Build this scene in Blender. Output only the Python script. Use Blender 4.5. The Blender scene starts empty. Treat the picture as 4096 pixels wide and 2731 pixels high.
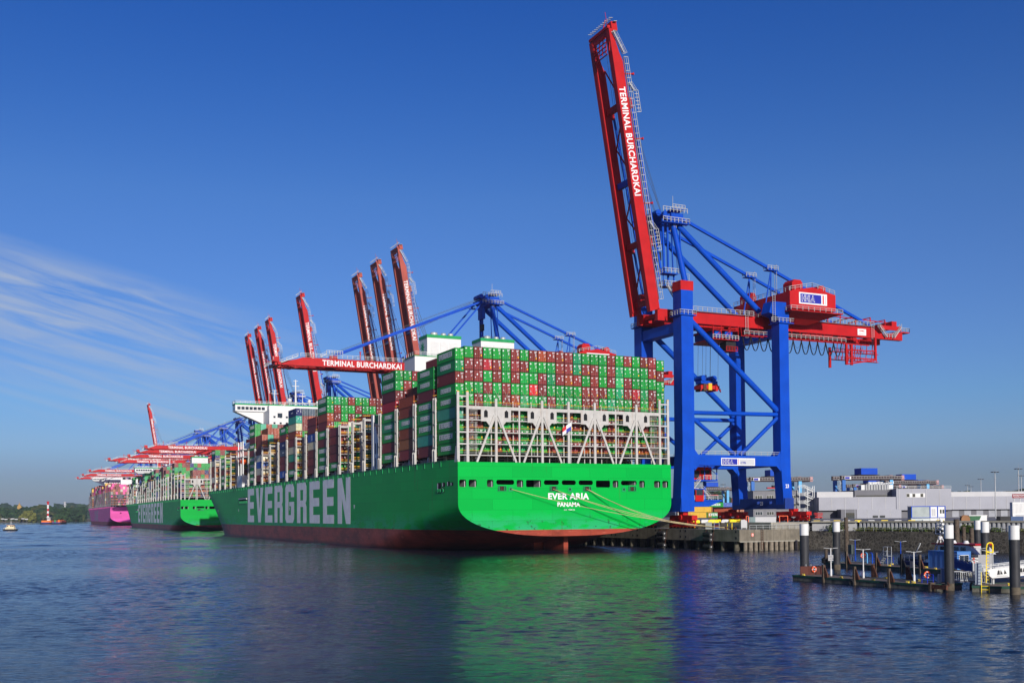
import bpy, math, random
from mathutils import Vector, Matrix
R = math.radians
D = bpy.data
S = bpy.context.scene
col = S.collection
rnd = random.Random(7)

# ---------------------------------------------------------------- camera, sky, sun, exposure
CAM = (-99.38, -245.50, 9.80)
YAW = 0.43713
cd = D.cameras.new('camera')
cam = D.objects.new('camera', cd)
col.objects.link(cam)
cd.sensor_width = 36
cd.lens = 4292.4 / 4096 * 36
cd.shift_x = 0
cd.shift_y = (1949.1 - 1365.5) / 4096
cd.clip_start = 1
cd.clip_end = 20000
cam.matrix_world = (Matrix.Translation(CAM) @ Matrix.Rotation(-YAW, 4, 'Z') @
                    Matrix.Rotation(R(90) + 0.02439, 4, 'X') @ Matrix.Rotation(-0.00785, 4, 'Z'))
S.camera = cam
S.render.resolution_x = 1024
S.render.resolution_y = 682

SUN_EL, SUN_AZ = 16.0, 6.0      # the sun stands astern of the ships, a touch to the river side
world = D.worlds.new('World')
S.world = world
world.use_nodes = True
wn = world.node_tree
wn.nodes.clear()


def N(tree, kind, **kw):
    n = tree.nodes.new(kind)
    for k, v in kw.items():
        if k == 'op': n.operation = v
        elif k.startswith('i_'):
            n.inputs[int(k[2:])].default_value = v
        else: setattr(n, k, v)
    return n


sky = N(wn, 'ShaderNodeTexSky', sky_type='NISHITA', sun_disc=False)
sky.sun_elevation = R(SUN_EL)
sky.sun_rotation = R(180 + SUN_AZ)
sky.air_density = 1.0
sky.dust_density = 0.6
sky.ozone_density = 3.5
sky.altitude = 0
hs = N(wn, 'ShaderNodeHueSaturation')
hs.inputs['Hue'].default_value = 0.508
hs.inputs['Saturation'].default_value = 1.32
hs.inputs['Value'].default_value = 1.0
wn.links.new(sky.outputs[0], hs.inputs['Color'])
# the air near the horizon is grey-blue rather than yellow on this morning
tz = N(wn, 'ShaderNodeTexCoord')
sz = N(wn, 'ShaderNodeSeparateXYZ')
wn.links.new(tz.outputs['Generated'], sz.inputs[0])
rmp = N(wn, 'ShaderNodeValToRGB')
wn.links.new(sz.outputs[2], rmp.inputs[0])
STOPS = [(0.0, (.29, .345, .62)), (.037, (.32, .36, .63)), (.066, (.41, .456, .69)), (.103, (.47, .52, .71)), (.28, (1.0, .62, .72)), (.431, (.86, .505, .717)), (1.0, (.80, .50, .70))]
el = rmp.color_ramp.elements
el[0].position, el[0].color = STOPS[0][0], (*STOPS[0][1], 1)
el[1].position, el[1].color = STOPS[-1][0], (*STOPS[-1][1], 1)
for ps, cc in STOPS[1:-1]:
    e_ = el.new(ps)
    e_.color = (*cc, 1)
tint = N(wn, 'ShaderNodeMix', data_type='RGBA', blend_type='MULTIPLY')
tint.inputs[0].default_value = 1.0
wn.links.new(hs.outputs[0], tint.inputs[6])
wn.links.new(rmp.outputs[0], tint.inputs[7])
# cirrus streaks: noise stretched along a sloping band of the sky, low over the river
tc = N(wn, 'ShaderNodeTexCoord')
vr = N(wn, 'ShaderNodeVectorRotate', rotation_type='AXIS_ANGLE')
vr.inputs['Axis'].default_value = (0, 0, 1)
vr.inputs['Angle'].default_value = YAW
wn.links.new(tc.outputs['Generated'], vr.inputs['Vector'])
sx = N(wn, 'ShaderNodeSeparateXYZ')
wn.links.new(vr.outputs[0], sx.inputs[0])


def wm(op, a, b=None, c=None, clamp=False):
    n = N(wn, 'ShaderNodeMath', op=op, use_clamp=clamp)
    for i, v in enumerate((a, b, c)):
        if v is None: continue
        if isinstance(v, (int, float)): n.inputs[i].default_value = v
        else: wn.links.new(v, n.inputs[i])
    return n.outputs[0]


U = wm('DIVIDE', sx.outputs[0], wm('MAXIMUM', sx.outputs[1], 0.05))   # azimuth-like
V = wm('DIVIDE', sx.outputs[2], wm('MAXIMUM', sx.outputs[1], 0.05))   # elevation-like
Vt = wm('ADD', V, wm('MULTIPLY', U, 0.30))                          # slope of the streaks


def band(center, width):
    d = wm('DIVIDE', wm('SUBTRACT', Vt, center), width)
    return wm('MAXIMUM', wm('SUBTRACT', 1.0, wm('MULTIPLY', d, d)), 0.0)


def wnoise(su, sv, sc, det, seed):
    cx = N(wn, 'ShaderNodeCombineXYZ')
    wn.links.new(wm('MULTIPLY', U, su), cx.inputs[0])
    wn.links.new(wm('MULTIPLY', Vt, sv), cx.inputs[1])
    cx.inputs[2].default_value = seed
    nz = N(wn, 'ShaderNodeTexNoise')
    nz.inputs['Scale'].default_value = sc
    nz.inputs['Detail'].default_value = det
    nz.inputs['Roughness'].default_value = 0.55
    nz.inputs['Distortion'].default_value = 0.9
    wn.links.new(cx.outputs[0], nz.inputs['Vector'])
    return nz.outputs[0]


fine = wnoise(4.0, 40.0, 1.8, 10, 3.1)
soft = wnoise(2.0, 9.0, 1.0, 4, 8.7)
body = wm('MULTIPLY', band(0.066, 0.060), wm('SUBTRACT', wm('MULTIPLY', fine, 3.4), 1.20, clamp=True))
thin = wm('MULTIPLY', band(0.000, 0.040), wm('SUBTRACT', wm('MULTIPLY', wnoise(2.5, 60.0, 1.2, 6, 1.4), 2.2), 1.0, clamp=True))
body = wm('MULTIPLY', body, wm('SUBTRACT', wm('MULTIPLY', soft, 2.6), 0.65, clamp=True))
left = wm('MULTIPLY', wm('SUBTRACT', -0.16, U), 6.0, clamp=True)
cl = wm('MULTIPLY', wm('ADD', wm('MULTIPLY', body, 1.25), wm('MULTIPLY', thin, 1.1)), left, clamp=True)
mx = N(wn, 'ShaderNodeMix', data_type='RGBA')
wn.links.new(cl, mx.inputs[0])
wn.links.new(tint.outputs[2], mx.inputs[6])
mx.inputs[7].default_value = (2.6, 3.15, 4.2, 1)
bg = N(wn, 'ShaderNodeBackground')
wn.links.new(mx.outputs[2], bg.inputs['Color'])
bg.inputs['Strength'].default_value = 0.15
wo = N(wn, 'ShaderNodeOutputWorld')
wn.links.new(bg.outputs[0], wo.inputs['Surface'])

sl = D.lights.new('sun', 'SUN')
sl.energy = 4.8
sl.angle = R(0.5)
sl.color = (1.0, 0.955, 0.88)
sun = D.objects.new('sun', sl)
col.objects.link(sun)
sdir = Vector((math.sin(R(SUN_AZ)) * math.cos(R(SUN_EL)), math.cos(R(SUN_AZ)) * math.cos(R(SUN_EL)), -math.sin(R(SUN_EL))))
sun.rotation_euler = sdir.to_track_quat('-Z', 'Y').to_euler()
sun.location = (-100, -300, 200)

S.view_settings.view_transform = 'Standard'
S.view_settings.look = 'None'
S.view_settings.exposure = 0.0
S.view_settings.gamma = 1.0
S.render.engine = 'CYCLES'

# ---------------------------------------------------------------- materials
MATS = {}


def base_mat(name):
    m = D.materials.new(name)
    m.use_nodes = True
    t = m.node_tree
    return m, t, t.nodes['Principled BSDF']


def lk(t, a, b): t.links.new(a, b)


def mat(name, c, rough=0.5, metal=0.0, var=0.12, scale=0.6, spec=0.28, bump=0.0, streak=0.0, stain=(0.16, 0.11, 0.07)):
    """painted or weathered surface: base colour broken by wear, optional rain streaks"""
    if name in MATS: return MATS[name]
    m, t, b = base_mat(name)
    geo = N(t, 'ShaderNodeNewGeometry')
    nz = N(t, 'ShaderNodeTexNoise')
    nz.inputs['Scale'].default_value = scale
    nz.inputs['Detail'].default_value = 6
    lk(t, geo.outputs['Position'], nz.inputs['Vector'])
    rp = N(t, 'ShaderNodeMapRange')
    rp.inputs['To Min'].default_value = 1 - var
    rp.inputs['To Max'].default_value = 1 + var
    rp.inputs['From Min'].default_value = 0.3
    rp.inputs['From Max'].default_value = 0.7
    lk(t, nz.outputs[0], rp.inputs['Value'])
    vm = N(t, 'ShaderNodeVectorMath', op='SCALE')
    vm.inputs[0].default_value = c
    lk(t, rp.outputs[0], vm.inputs['Scale'])
    out = vm.outputs[0]
    if streak:
        mp = N(t, 'ShaderNodeMapping')
        mp.inputs['Scale'].default_value = (1.1, 1.1, 0.06)
        lk(t, geo.outputs['Position'], mp.inputs['Vector'])
        n2 = N(t, 'ShaderNodeTexNoise')
        n2.inputs['Scale'].default_value = 1.0
        n2.inputs['Detail'].default_value = 5
        lk(t, mp.outputs[0], n2.inputs['Vector'])
        r2 = N(t, 'ShaderNodeMapRange')
        r2.inputs['From Min'].default_value = 0.52
        r2.inputs['From Max'].default_value = 0.75
        r2.inputs['To Max'].default_value = streak
        lk(t, n2.outputs[0], r2.inputs['Value'])
        mix = N(t, 'ShaderNodeMix', data_type='RGBA')
        lk(t, r2.outputs[0], mix.inputs[0])
        lk(t, out, mix.inputs[6])
        mix.inputs[7].default_value = (*stain, 1)
        out = mix.outputs[2]
    lk(t, out, b.inputs['Base Color'])
    b.inputs['Roughness'].default_value = rough
    b.inputs['Metallic'].default_value = metal
    b.inputs['Specular IOR Level'].default_value = spec
    if bump:
        bp = N(t, 'ShaderNodeBump')
        bp.inputs['Strength'].default_value = bump
        bp.inputs['Distance'].default_value = 0.1
        lk(t, nz.outputs[0], bp.inputs['Height'])
        lk(t, bp.outputs[0], b.inputs['Normal'])
    MATS[name] = m
    return m


BLUE = mat('crane_blue_paint', (0.001, 0.056, 0.42), 0.5, var=0.12, scale=0.25, spec=.15, streak=.18, stain=(.01, .03, .12))
DBLUE = mat('deep_blue_paint', (0.010, 0.035, 0.20), 0.45)
RED = mat('crane_red_paint', (0.42, 0.010, 0.012), 0.5, var=0.14, scale=0.25, spec=.15, streak=.2, stain=(.22, .02, .015))
FRED = mat('faded_red_paint', (0.34, 0.065, 0.045), 0.6, var=0.14, scale=0.15, streak=0.25, stain=(0.20, 0.05, 0.04))
BOGR = mat('bogie_red_paint', (0.45, 0.012, 0.010), 0.5, var=0.2, scale=1.2)
WHITE = mat('white_paint', (0.64, 0.64, 0.62), 0.5, var=0.05, streak=0.12, stain=(0.45, 0.38, 0.30))
LWHITE = mat('white_lettering_paint', (0.68, 0.68, 0.68), 0.6, var=0.03)
SWHITE = mat('deckhouse_white_paint', (0.62, 0.62, 0.61), 0.45, var=0.03, scale=0.1)
GALV = mat('galvanised_steel', (0.42, 0.43, 0.43), 0.5, metal=0.2, var=0.1)
LASH = mat('weathered_pale_grey_steel', (0.43, 0.42, 0.395), 0.6, var=0.10, scale=0.8, streak=0.30, stain=(0.34, 0.20, 0.10))
DLASH = mat('slate_grey_steel', (0.10, 0.105, 0.12), 0.6, var=0.12)
YEL = mat('yellow_paint', (0.75, 0.40, 0.02), 0.5, var=0.1)
BYEL = mat('bright_yellow_paint', (0.85, 0.62, 0.02), 0.5, var=0.1)
BLACK = mat('black_steel', (0.014, 0.014, 0.016), 0.6, var=0.2)
RUBBER = mat('black_rubber', (0.02, 0.02, 0.022), 0.8, var=0.3, scale=3)
ROPE = mat('mooring_rope_fibre', (0.45, 0.37, 0.20), 0.9, var=0.2, scale=3)
DROPE = mat('steel_wire_rope', (0.06, 0.07, 0.08), 0.7)
DKIN = mat('interior_shade_black', (0.012, 0.013, 0.015), 0.9)  # near-black colour puts the shade of interiors and openings into the paint
GLASS = mat('dark_window_glass', (0.02, 0.03, 0.04), 0.08, var=0.2, spec=0.9)
CONC = mat('stained_concrete', (0.17, 0.15, 0.115), 0.9, var=0.28, scale=0.5, bump=0.3, streak=0.75, stain=(0.10, 0.085, 0.06))
LCONC = mat('pale_concrete', (0.27, 0.255, 0.21), 0.9, var=0.2, scale=0.4, bump=0.2, streak=0.4, stain=(0.22, 0.19, 0.14))
DCONC = mat('wet_dark_concrete', (0.085, 0.075, 0.055), 0.8, var=0.4, scale=0.9, bump=0.4, streak=0.6, stain=(0.035, 0.03, 0.02))
PILE = mat('pile_sleeve_black', (0.030, 0.031, 0.035), 0.55, var=0.25, scale=0.8, streak=0.25, stain=(0.075, 0.065, 0.05))
PMUD = mat('mud_stained_pile', (0.10, 0.082, 0.058), 0.9, var=0.35, scale=1.5)
DECKW = mat('weathered_deck_planks', (0.20, 0.155, 0.115), 0.85, var=0.3, scale=2.0, bump=0.3)
TIMB = mat('old_timber', (0.085, 0.065, 0.048), 0.9, var=0.35, scale=2, bump=0.4, streak=0.4, stain=(0.03, 0.025, 0.02))
RUST = mat('rusty_steel', (0.085, 0.036, 0.022), 0.85, var=0.4, scale=2.5, bump=0.3)
BRPL = mat('brown_painted_plate', (0.085, 0.028, 0.020), 0.6, var=0.15)
ORNG = mat('orange_lifebuoy', (0.80, 0.10, 0.02), 0.5, var=0.08)
CBLUE = mat('cabin_blue_cladding', (0.035, 0.12, 0.40), 0.5, var=0.06)
SBLUE = mat('pale_blue_paint', (0.10, 0.36, 0.62), 0.5, var=0.1)
PINKG = mat('faded_pink_paint', (0.42, 0.22, 0.22), 0.6, var=0.1)
GREYB = mat('grey_cladding', (0.29, 0.295, 0.33), 0.55, var=0.05, scale=0.2)
LGREYB = mat('pale_grey_cladding', (0.43, 0.43, 0.43), 0.55, var=0.05, scale=0.2)
DGREYB = mat('dark_grey_cladding', (0.12, 0.12, 0.135), 0.6, var=0.08, scale=0.4)
SHGREY = mat('roller_shutter_grey', (0.28, 0.29, 0.32), 0.6)
EGRN = mat('green_trim_paint', (0.003, 0.26, 0.075), 0.5)
NAVY = mat('navy_sign_blue', (0.018, 0.022, 0.30), 0.5, var=0.03)
SGREY = mat('sign_grey', (0.48, 0.49, 0.50), 0.5, var=0.03)
SRED = mat('sign_red', (0.60, 0.03, 0.03), 0.5, var=0.03)
DGRN = mat('dark_green_steel', (0.02, 0.07, 0.045), 0.6)
WOOD = mat('brown_cable_drum_wood', (0.26, 0.13, 0.06), 0.8)


def stripes_mat(name, c, per, depth, axis=0, rough=0.55):
    """ribbed metal cladding"""
    m, t, b = base_mat(name)
    tc_ = N(t, 'ShaderNodeTexCoord')
    sp = N(t, 'ShaderNodeSeparateXYZ')
    lk(t, tc_.outputs['Object'], sp.inputs[0])
    mt = N(t, 'ShaderNodeMath', op='MULTIPLY')
    mt.inputs[1].default_value = 2 * math.pi / per
    lk(t, sp.outputs[axis], mt.inputs[0])
    sn = N(t, 'ShaderNodeMath', op='SINE')
    lk(t, mt.outputs[0], sn.inputs[0])
    bp = N(t, 'ShaderNodeBump')
    bp.inputs['Strength'].default_value = depth
    bp.inputs['Distance'].default_value = per * 0.3
    lk(t, sn.outputs[0], bp.inputs['Height'])
    lk(t, bp.outputs[0], b.inputs['Normal'])
    nz = N(t, 'ShaderNodeTexNoise')
    nz.inputs['Scale'].default_value = 0.3
    rp = N(t, 'ShaderNodeMapRange')
    rp.inputs['To Min'].default_value = 0.9
    rp.inputs['To Max'].default_value = 1.1
    lk(t, nz.outputs[0], rp.inputs['Value'])
    vm = N(t, 'ShaderNodeVectorMath', op='SCALE')
    vm.inputs[0].default_value = c
    lk(t, rp.outputs[0], vm.inputs['Scale'])
    lk(t, vm.outputs[0], b.inputs['Base Color'])
    b.inputs['Roughness'].default_value = rough
    return m


def container_mat(name, gain=1.0, add=0.0, attr=False, doors=False):
    m, t, b = base_mat(name)
    if attr:
        ci = N(t, 'ShaderNodeAttribute', attribute_name='Col')
        csrc = ci.outputs['Color']
    else:
        ci = N(t, 'ShaderNodeObjectInfo')
        csrc = ci.outputs['Color']
    geo = N(t, 'ShaderNodeNewGeometry')
    nz = N(t, 'ShaderNodeTexNoise')
    nz.inputs['Scale'].default_value = 1.1
    nz.inputs['Detail'].default_value = 8
    nz.inputs['Roughness'].default_value = 0.65
    lk(t, geo.outputs['Position'], nz.inputs['Vector'])
    rp = N(t, 'ShaderNodeMapRange')
    rp.inputs['From Min'].default_value = 0.3
    rp.inputs['From Max'].default_value = 0.7
    rp.inputs['To Min'].default_value = 0.84 * gain
    rp.inputs['To Max'].default_value = 1.12 * gain
    lk(t, nz.outputs[0], rp.inputs['Value'])
    vm = N(t, 'ShaderNodeVectorMath', op='SCALE')
    lk(t, csrc, vm.inputs[0])
    lk(t, rp.outputs[0], vm.inputs['Scale'])
    out = vm.outputs[0]
    if add:
        va = N(t, 'ShaderNodeVectorMath', op='ADD')
        lk(t, out, va.inputs[0])
        va.inputs[1].default_value = (add, add, add)
        out = va.outputs[0]
    # small rust patches
    n3 = N(t, 'ShaderNodeTexNoise')
    n3.inputs['Scale'].default_value = 0.9
    n3.inputs['Detail'].default_value = 10
    lk(t, geo.outputs['Position'], n3.inputs['Vector'])
    r3 = N(t, 'ShaderNodeMapRange')
    r3.inputs['From Min'].default_value = 0.66
    r3.inputs['From Max'].default_value = 0.72
    r3.inputs['To Max'].default_value = 0.7
    lk(t, n3.outputs[0], r3.inputs['Value'])
    mixr = N(t, 'ShaderNodeMix', data_type='RGBA')
    lk(t, r3.outputs[0], mixr.inputs[0])
    lk(t, out, mixr.inputs[6])
    mixr.inputs[7].default_value = (0.10, 0.035, 0.02, 1)
    out = mixr.outputs[2]
    # corrugation
    sp = N(t, 'ShaderNodeSeparateXYZ')
    lk(t, geo.outputs['Position'], sp.inputs[0])
    mt = N(t, 'ShaderNodeMath', op='MULTIPLY')
    mt.inputs[1].default_value = 2 * math.pi / 0.28
    lk(t, sp.outputs[1], mt.inputs[0])
    sn = N(t, 'ShaderNodeMath', op='SINE')
    lk(t, mt.outputs[0], sn.inputs[0])
    bp = N(t, 'ShaderNodeBump')
    bp.inputs['Strength'].default_value = 0.5
    bp.inputs['Distance'].default_value = 0.04
    lk(t, sn.outputs[0], bp.inputs['Height'])
    lk(t, bp.outputs[0], b.inputs['Normal'])
    if doors:       # lock rods painted on the door ends of the far-off stacks
        nsep = N(t, 'ShaderNodeSeparateXYZ')
        lk(t, geo.outputs['True Normal'], nsep.inputs[0])
        f1 = N(t, 'ShaderNodeMath', op='LESS_THAN')
        f1.inputs[1].default_value = -0.5
        lk(t, nsep.outputs[1], f1.inputs[0])
        m2 = N(t, 'ShaderNodeMath', op='MULTIPLY')
        m2.inputs[1].default_value = 2 * math.pi / 0.6375
        lk(t, sp.outputs[0], m2.inputs[0])
        s2 = N(t, 'ShaderNodeMath', op='SINE')
        lk(t, m2.outputs[0], s2.inputs[0])
        g2 = N(t, 'ShaderNodeMath', op='GREATER_THAN')
        g2.inputs[1].default_value = 0.80
        lk(t, s2.outputs[0], g2.inputs[0])
        # rows of small markings
        n4 = N(t, 'ShaderNodeTexNoise')
        n4.inputs['Scale'].default_value = 2.3
        n4.inputs['Detail'].default_value = 2
        lk(t, geo.outputs['Position'], n4.inputs['Vector'])
        g4 = N(t, 'ShaderNodeMath', op='GREATER_THAN')
        g4.inputs[1].default_value = 0.64
        lk(t, n4.outputs[0], g4.inputs[0])
        mxm = N(t, 'ShaderNodeMath', op='MAXIMUM')
        lk(t, g2.outputs[0], mxm.inputs[0])
        lk(t, g4.outputs[0], mxm.inputs[1])
        pm = N(t, 'ShaderNodeMath', op='MULTIPLY')
        lk(t, mxm.outputs[0], pm.inputs[0])
        lk(t, f1.outputs[0], pm.inputs[1])
        p3 = N(t, 'ShaderNodeMath', op='MULTIPLY')
        p3.inputs[1].default_value = 0.35
        lk(t, pm.outputs[0], p3.inputs[0])
        mx3 = N(t, 'ShaderNodeMix', data_type='RGBA')
        lk(t, p3.outputs[0], mx3.inputs[0])
        lk(t, out, mx3.inputs[6])
        mx3.inputs[7].default_value = (0.7, 0.7, 0.66, 1)
        out = mx3.outputs[2]
    lk(t, out, b.inputs['Base Color'])
    b.inputs['Roughness'].default_value = 0.6
    b.inputs['Specular IOR Level'].default_value = 0.2
    return m


CPAINT = container_mat('container_paint')
CBAR = container_mat('container_lock_rod_highlight', 1.0, 0.085)  # lightened colour paints in the highlights on the door rods
CDARK = container_mat('container_frame_paint', 0.55)
CSTACK = container_mat('stacked_container_paint', attr=True, doors=True)


def hull_mat(name, green, red, zl):
    m, t, b = base_mat(name)
    geo = N(t, 'ShaderNodeNewGeometry')
    sp = N(t, 'ShaderNodeSeparateXYZ')
    lk(t, geo.outputs['Position'], sp.inputs[0])
    gt = N(t, 'ShaderNodeMath', op='GREATER_THAN')
    gt.inputs[1].default_value = zl
    lk(t, sp.outputs[2], gt.inputs[0])

    def nzr(sc, lo, hi, to, mapping=None, det=8):
        src = geo.outputs['Position']
        if mapping:
            mp = N(t, 'ShaderNodeMapping')
            mp.inputs['Scale'].default_value = mapping
            lk(t, src, mp.inputs['Vector'])
            src = mp.outputs[0]
        nz = N(t, 'ShaderNodeTexNoise')
        nz.inputs['Scale'].default_value = sc
        nz.inputs['Detail'].default_value = det
        nz.inputs['Roughness'].default_value = 0.62
        lk(t, src, nz.inputs['Vector'])
        r = N(t, 'ShaderNodeMapRange')
        r.inputs['From Min'].default_value = lo
        r.inputs['From Max'].default_value = hi
        r.inputs['To Max'].default_value = to
        lk(t, nz.outputs[0], r.inputs['Value'])
        return r.outputs[0]

    def mixc(f, a, bcol):
        x = N(t, 'ShaderNodeMix', data_type='RGBA')
        lk(t, f, x.inputs[0])
        if isinstance(a, tuple): x.inputs[6].default_value = (*a, 1)
        else: lk(t, a, x.inputs[6])
        if isinstance(bcol, tuple): x.inputs[7].default_value = (*bcol, 1)
        else: lk(t, bcol, x.inputs[7])
        return x.outputs[2]
    # upper paint: faint plate patchwork, chalky patches near the boot top, rust tears
    up = mixc(nzr(0.05, 0.35, 0.7, 0.35, (1, 1, 2)), green, tuple(c * 0.8 for c in green))
    low = N(t, 'ShaderNodeMapRange')
    low.inputs['From Min'].default_value = zl + 5.0
    low.inputs['From Max'].default_value = zl
    lk(t, sp.outputs[2], low.inputs['Value'])
    lm = N(t, 'ShaderNodeMath', op='MULTIPLY')
    lk(t, low.outputs[0], lm.inputs[0])
    lk(t, nzr(0.22, 0.46, 0.54, 0.8, (0.5, 0.5, 1.4)), lm.inputs[1])
    up = mixc(lm.outputs[0], up, (green[0] + 0.03, green[1] * 0.95, green[2] + 0.12))
    lm2 = N(t, 'ShaderNodeMath', op='MULTIPLY')
    lk(t, low.outputs[0], lm2.inputs[0])
    lk(t, nzr(0.8, 0.60, 0.66, 0.9), lm2.inputs[1])
    up = mixc(lm2.outputs[0], up, (0.02, 0.035, 0.02))
    up = mixc(nzr(1.0, 0.62, 0.74, 0.6, (0.7, 0.7, 0.05)), up, (0.08, 0.10, 0.03))
    dn = mixc(nzr(0.12, 0.42, 0.62, 0.75, (1, 1, 1.8)), red, (red[0] * 0.35, red[1] * 0.5, red[2] * 0.5))
    dn = mixc(nzr(0.9, 0.58, 0.70, 0.5, (0.4, 0.4, 2.0)), dn, (red[0] * 1.6, red[1] * 2.4 + 0.03, red[2] * 2.4 + 0.03))
    weed = N(t, 'ShaderNodeMapRange')
    weed.inputs['From Min'].default_value = 1.2
    weed.inputs['From Max'].default_value = 0.1
    weed.inputs['To Max'].default_value = 0.8
    lk(t, sp.outputs[2], weed.inputs['Value'])
    dn = mixc(weed.outputs[0], dn, (0.03, 0.015, 0.012))
    # plating: seams between the shell plates and slight tone steps
    cxy = N(t, 'ShaderNodeMath', op='ADD')
    lk(t, sp.outputs[0], cxy.inputs[0])
    lk(t, sp.outputs[1], cxy.inputs[1])
    cmb = N(t, 'ShaderNodeCombineXYZ')
    lk(t, cxy.outputs[0], cmb.inputs[0])
    lk(t, sp.outputs[2], cmb.inputs[1])
    br = N(t, 'ShaderNodeTexBrick')
    br.inputs['Scale'].default_value = 1.0
    br.inputs['Brick Width'].default_value = 11.0
    br.inputs['Row Height'].default_value = 2.7
    br.inputs['Mortar Size'].default_value = 0.05
    br.inputs['Color1'].default_value = (1, 1, 1, 1)
    br.inputs['Color2'].default_value = (.86, .86, .86, 1)
    br.inputs['Mortar'].default_value = (.70, .70, .70, 1)
    lk(t, cmb.outputs[0], br.inputs['Vector'])
    pm_ = N(t, 'ShaderNodeMix', data_type='RGBA', blend_type='MULTIPLY')
    pm_.inputs[0].default_value = 1.0
    lk(t, mixc(gt.outputs[0], dn, up), pm_.inputs[6])
    lk(t, br.outputs['Color'], pm_.inputs[7])
    lk(t, pm_.outputs[2], b.inputs['Base Color'])
    b.inputs['Roughness'].default_value = 0.42
    b.inputs['Specular IOR Level'].default_value = 0.08
    mp = N(t, 'ShaderNodeMapping')
    mp.inputs['Scale'].default_value = (0.35, 0.12, 0.35)
    lk(t, geo.outputs['Position'], mp.inputs['Vector'])
    bn = N(t, 'ShaderNodeTexNoise')
    bn.inputs['Scale'].default_value = 1.0
    bn.inputs['Detail'].default_value = 2
    lk(t, mp.outputs[0], bn.inputs['Vector'])
    bp = N(t, 'ShaderNodeBump')
    bp.inputs['Strength'].default_value = 0.14
    bp.inputs['Distance'].default_value = 0.25
    lk(t, bn.outputs[0], bp.inputs['Height'])
    lk(t, bp.outputs[0], b.inputs['Normal'])
    return m


GHULL = hull_mat('green_hull_paint', (0.0, 0.40, 0.052), (0.33, 0.060, 0.036), 5.7)
PHULL = hull_mat('magenta_hull_paint', (0.66, 0.085, 0.34), (0.34, 0.030, 0.045), 4.4)


def water_mat():
    m, t, b = base_mat('river_water')
    geo = N(t, 'ShaderNodeNewGeometry')

    def wave(scale, det, rot, sx_, sy_, ro=0.6):
        mp = N(t, 'ShaderNodeMapping', vector_type='TEXTURE')
        mp.inputs['Rotation'].default_value = (0, 0, -rot)
        mp.inputs['Scale'].default_value = (sx_, sy_, 1)
        lk(t, geo.outputs['Position'], mp.inputs['Vector'])
        nz = N(t, 'ShaderNodeTexNoise')
        nz.inputs['Scale'].default_value = scale
        nz.inputs['Detail'].default_value = det
        nz.inputs['Roughness'].default_value = ro
        lk(t, mp.outputs[0], nz.inputs['Vector'])
        return nz.outputs[0]
    a = wave(2.2, 5, YAW + 0.10, 1.9, 0.8, 0.6)
    c = wave(0.34, 4, YAW - 0.12, 2.6, 1.0)
    g = wave(0.020, 3, YAW, 2.4, 0.6)        # gusts: where the ripples are stronger
    gr = N(t, 'ShaderNodeMapRange')
    gr.inputs['From Min'].default_value = 0.38
    gr.inputs['From Max'].default_value = 0.62
    gr.inputs['To Min'].default_value = 0.6
    gr.inputs['To Max'].default_value = 1.15
    lk(t, g, gr.inputs['Value'])
    b1 = N(t, 'ShaderNodeBump')
    b1.inputs['Distance'].default_value = 0.5
    b1.inputs['Strength'].default_value = 0.3
    lk(t, c, b1.inputs['Height'])
    b2 = N(t, 'ShaderNodeBump')
    b2.inputs['Distance'].default_value = 0.12
    sm = N(t, 'ShaderNodeMath', op='MULTIPLY')
    sm.inputs[1].default_value = 0.85
    lk(t, gr.outputs[0], sm.inputs[0])
    lk(t, sm.outputs[0], b2.inputs['Strength'])
    lk(t, a, b2.inputs['Height'])
    lk(t, b1.outputs[0], b2.inputs['Normal'])
    lk(t, b2.outputs[0], b.inputs['Normal'])
    b.inputs['Base Color'].default_value = (0.006, 0.012, 0.024, 1)
    b.inputs['Roughness'].default_value = 0.05
    b.inputs['IOR'].default_value = 1.333
    return m


WATER = water_mat()

# ---------------------------------------------------------------- mesh builder
def W(X, Y, z=0.0):
    """a point X metres right and Y metres ahead of the river bank the picture was taken from"""
    c, s = math.cos(YAW), math.sin(YAW)
    return Vector((CAM[0] + X * c + Y * s, CAM[1] - X * s + Y * c, z))


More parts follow.
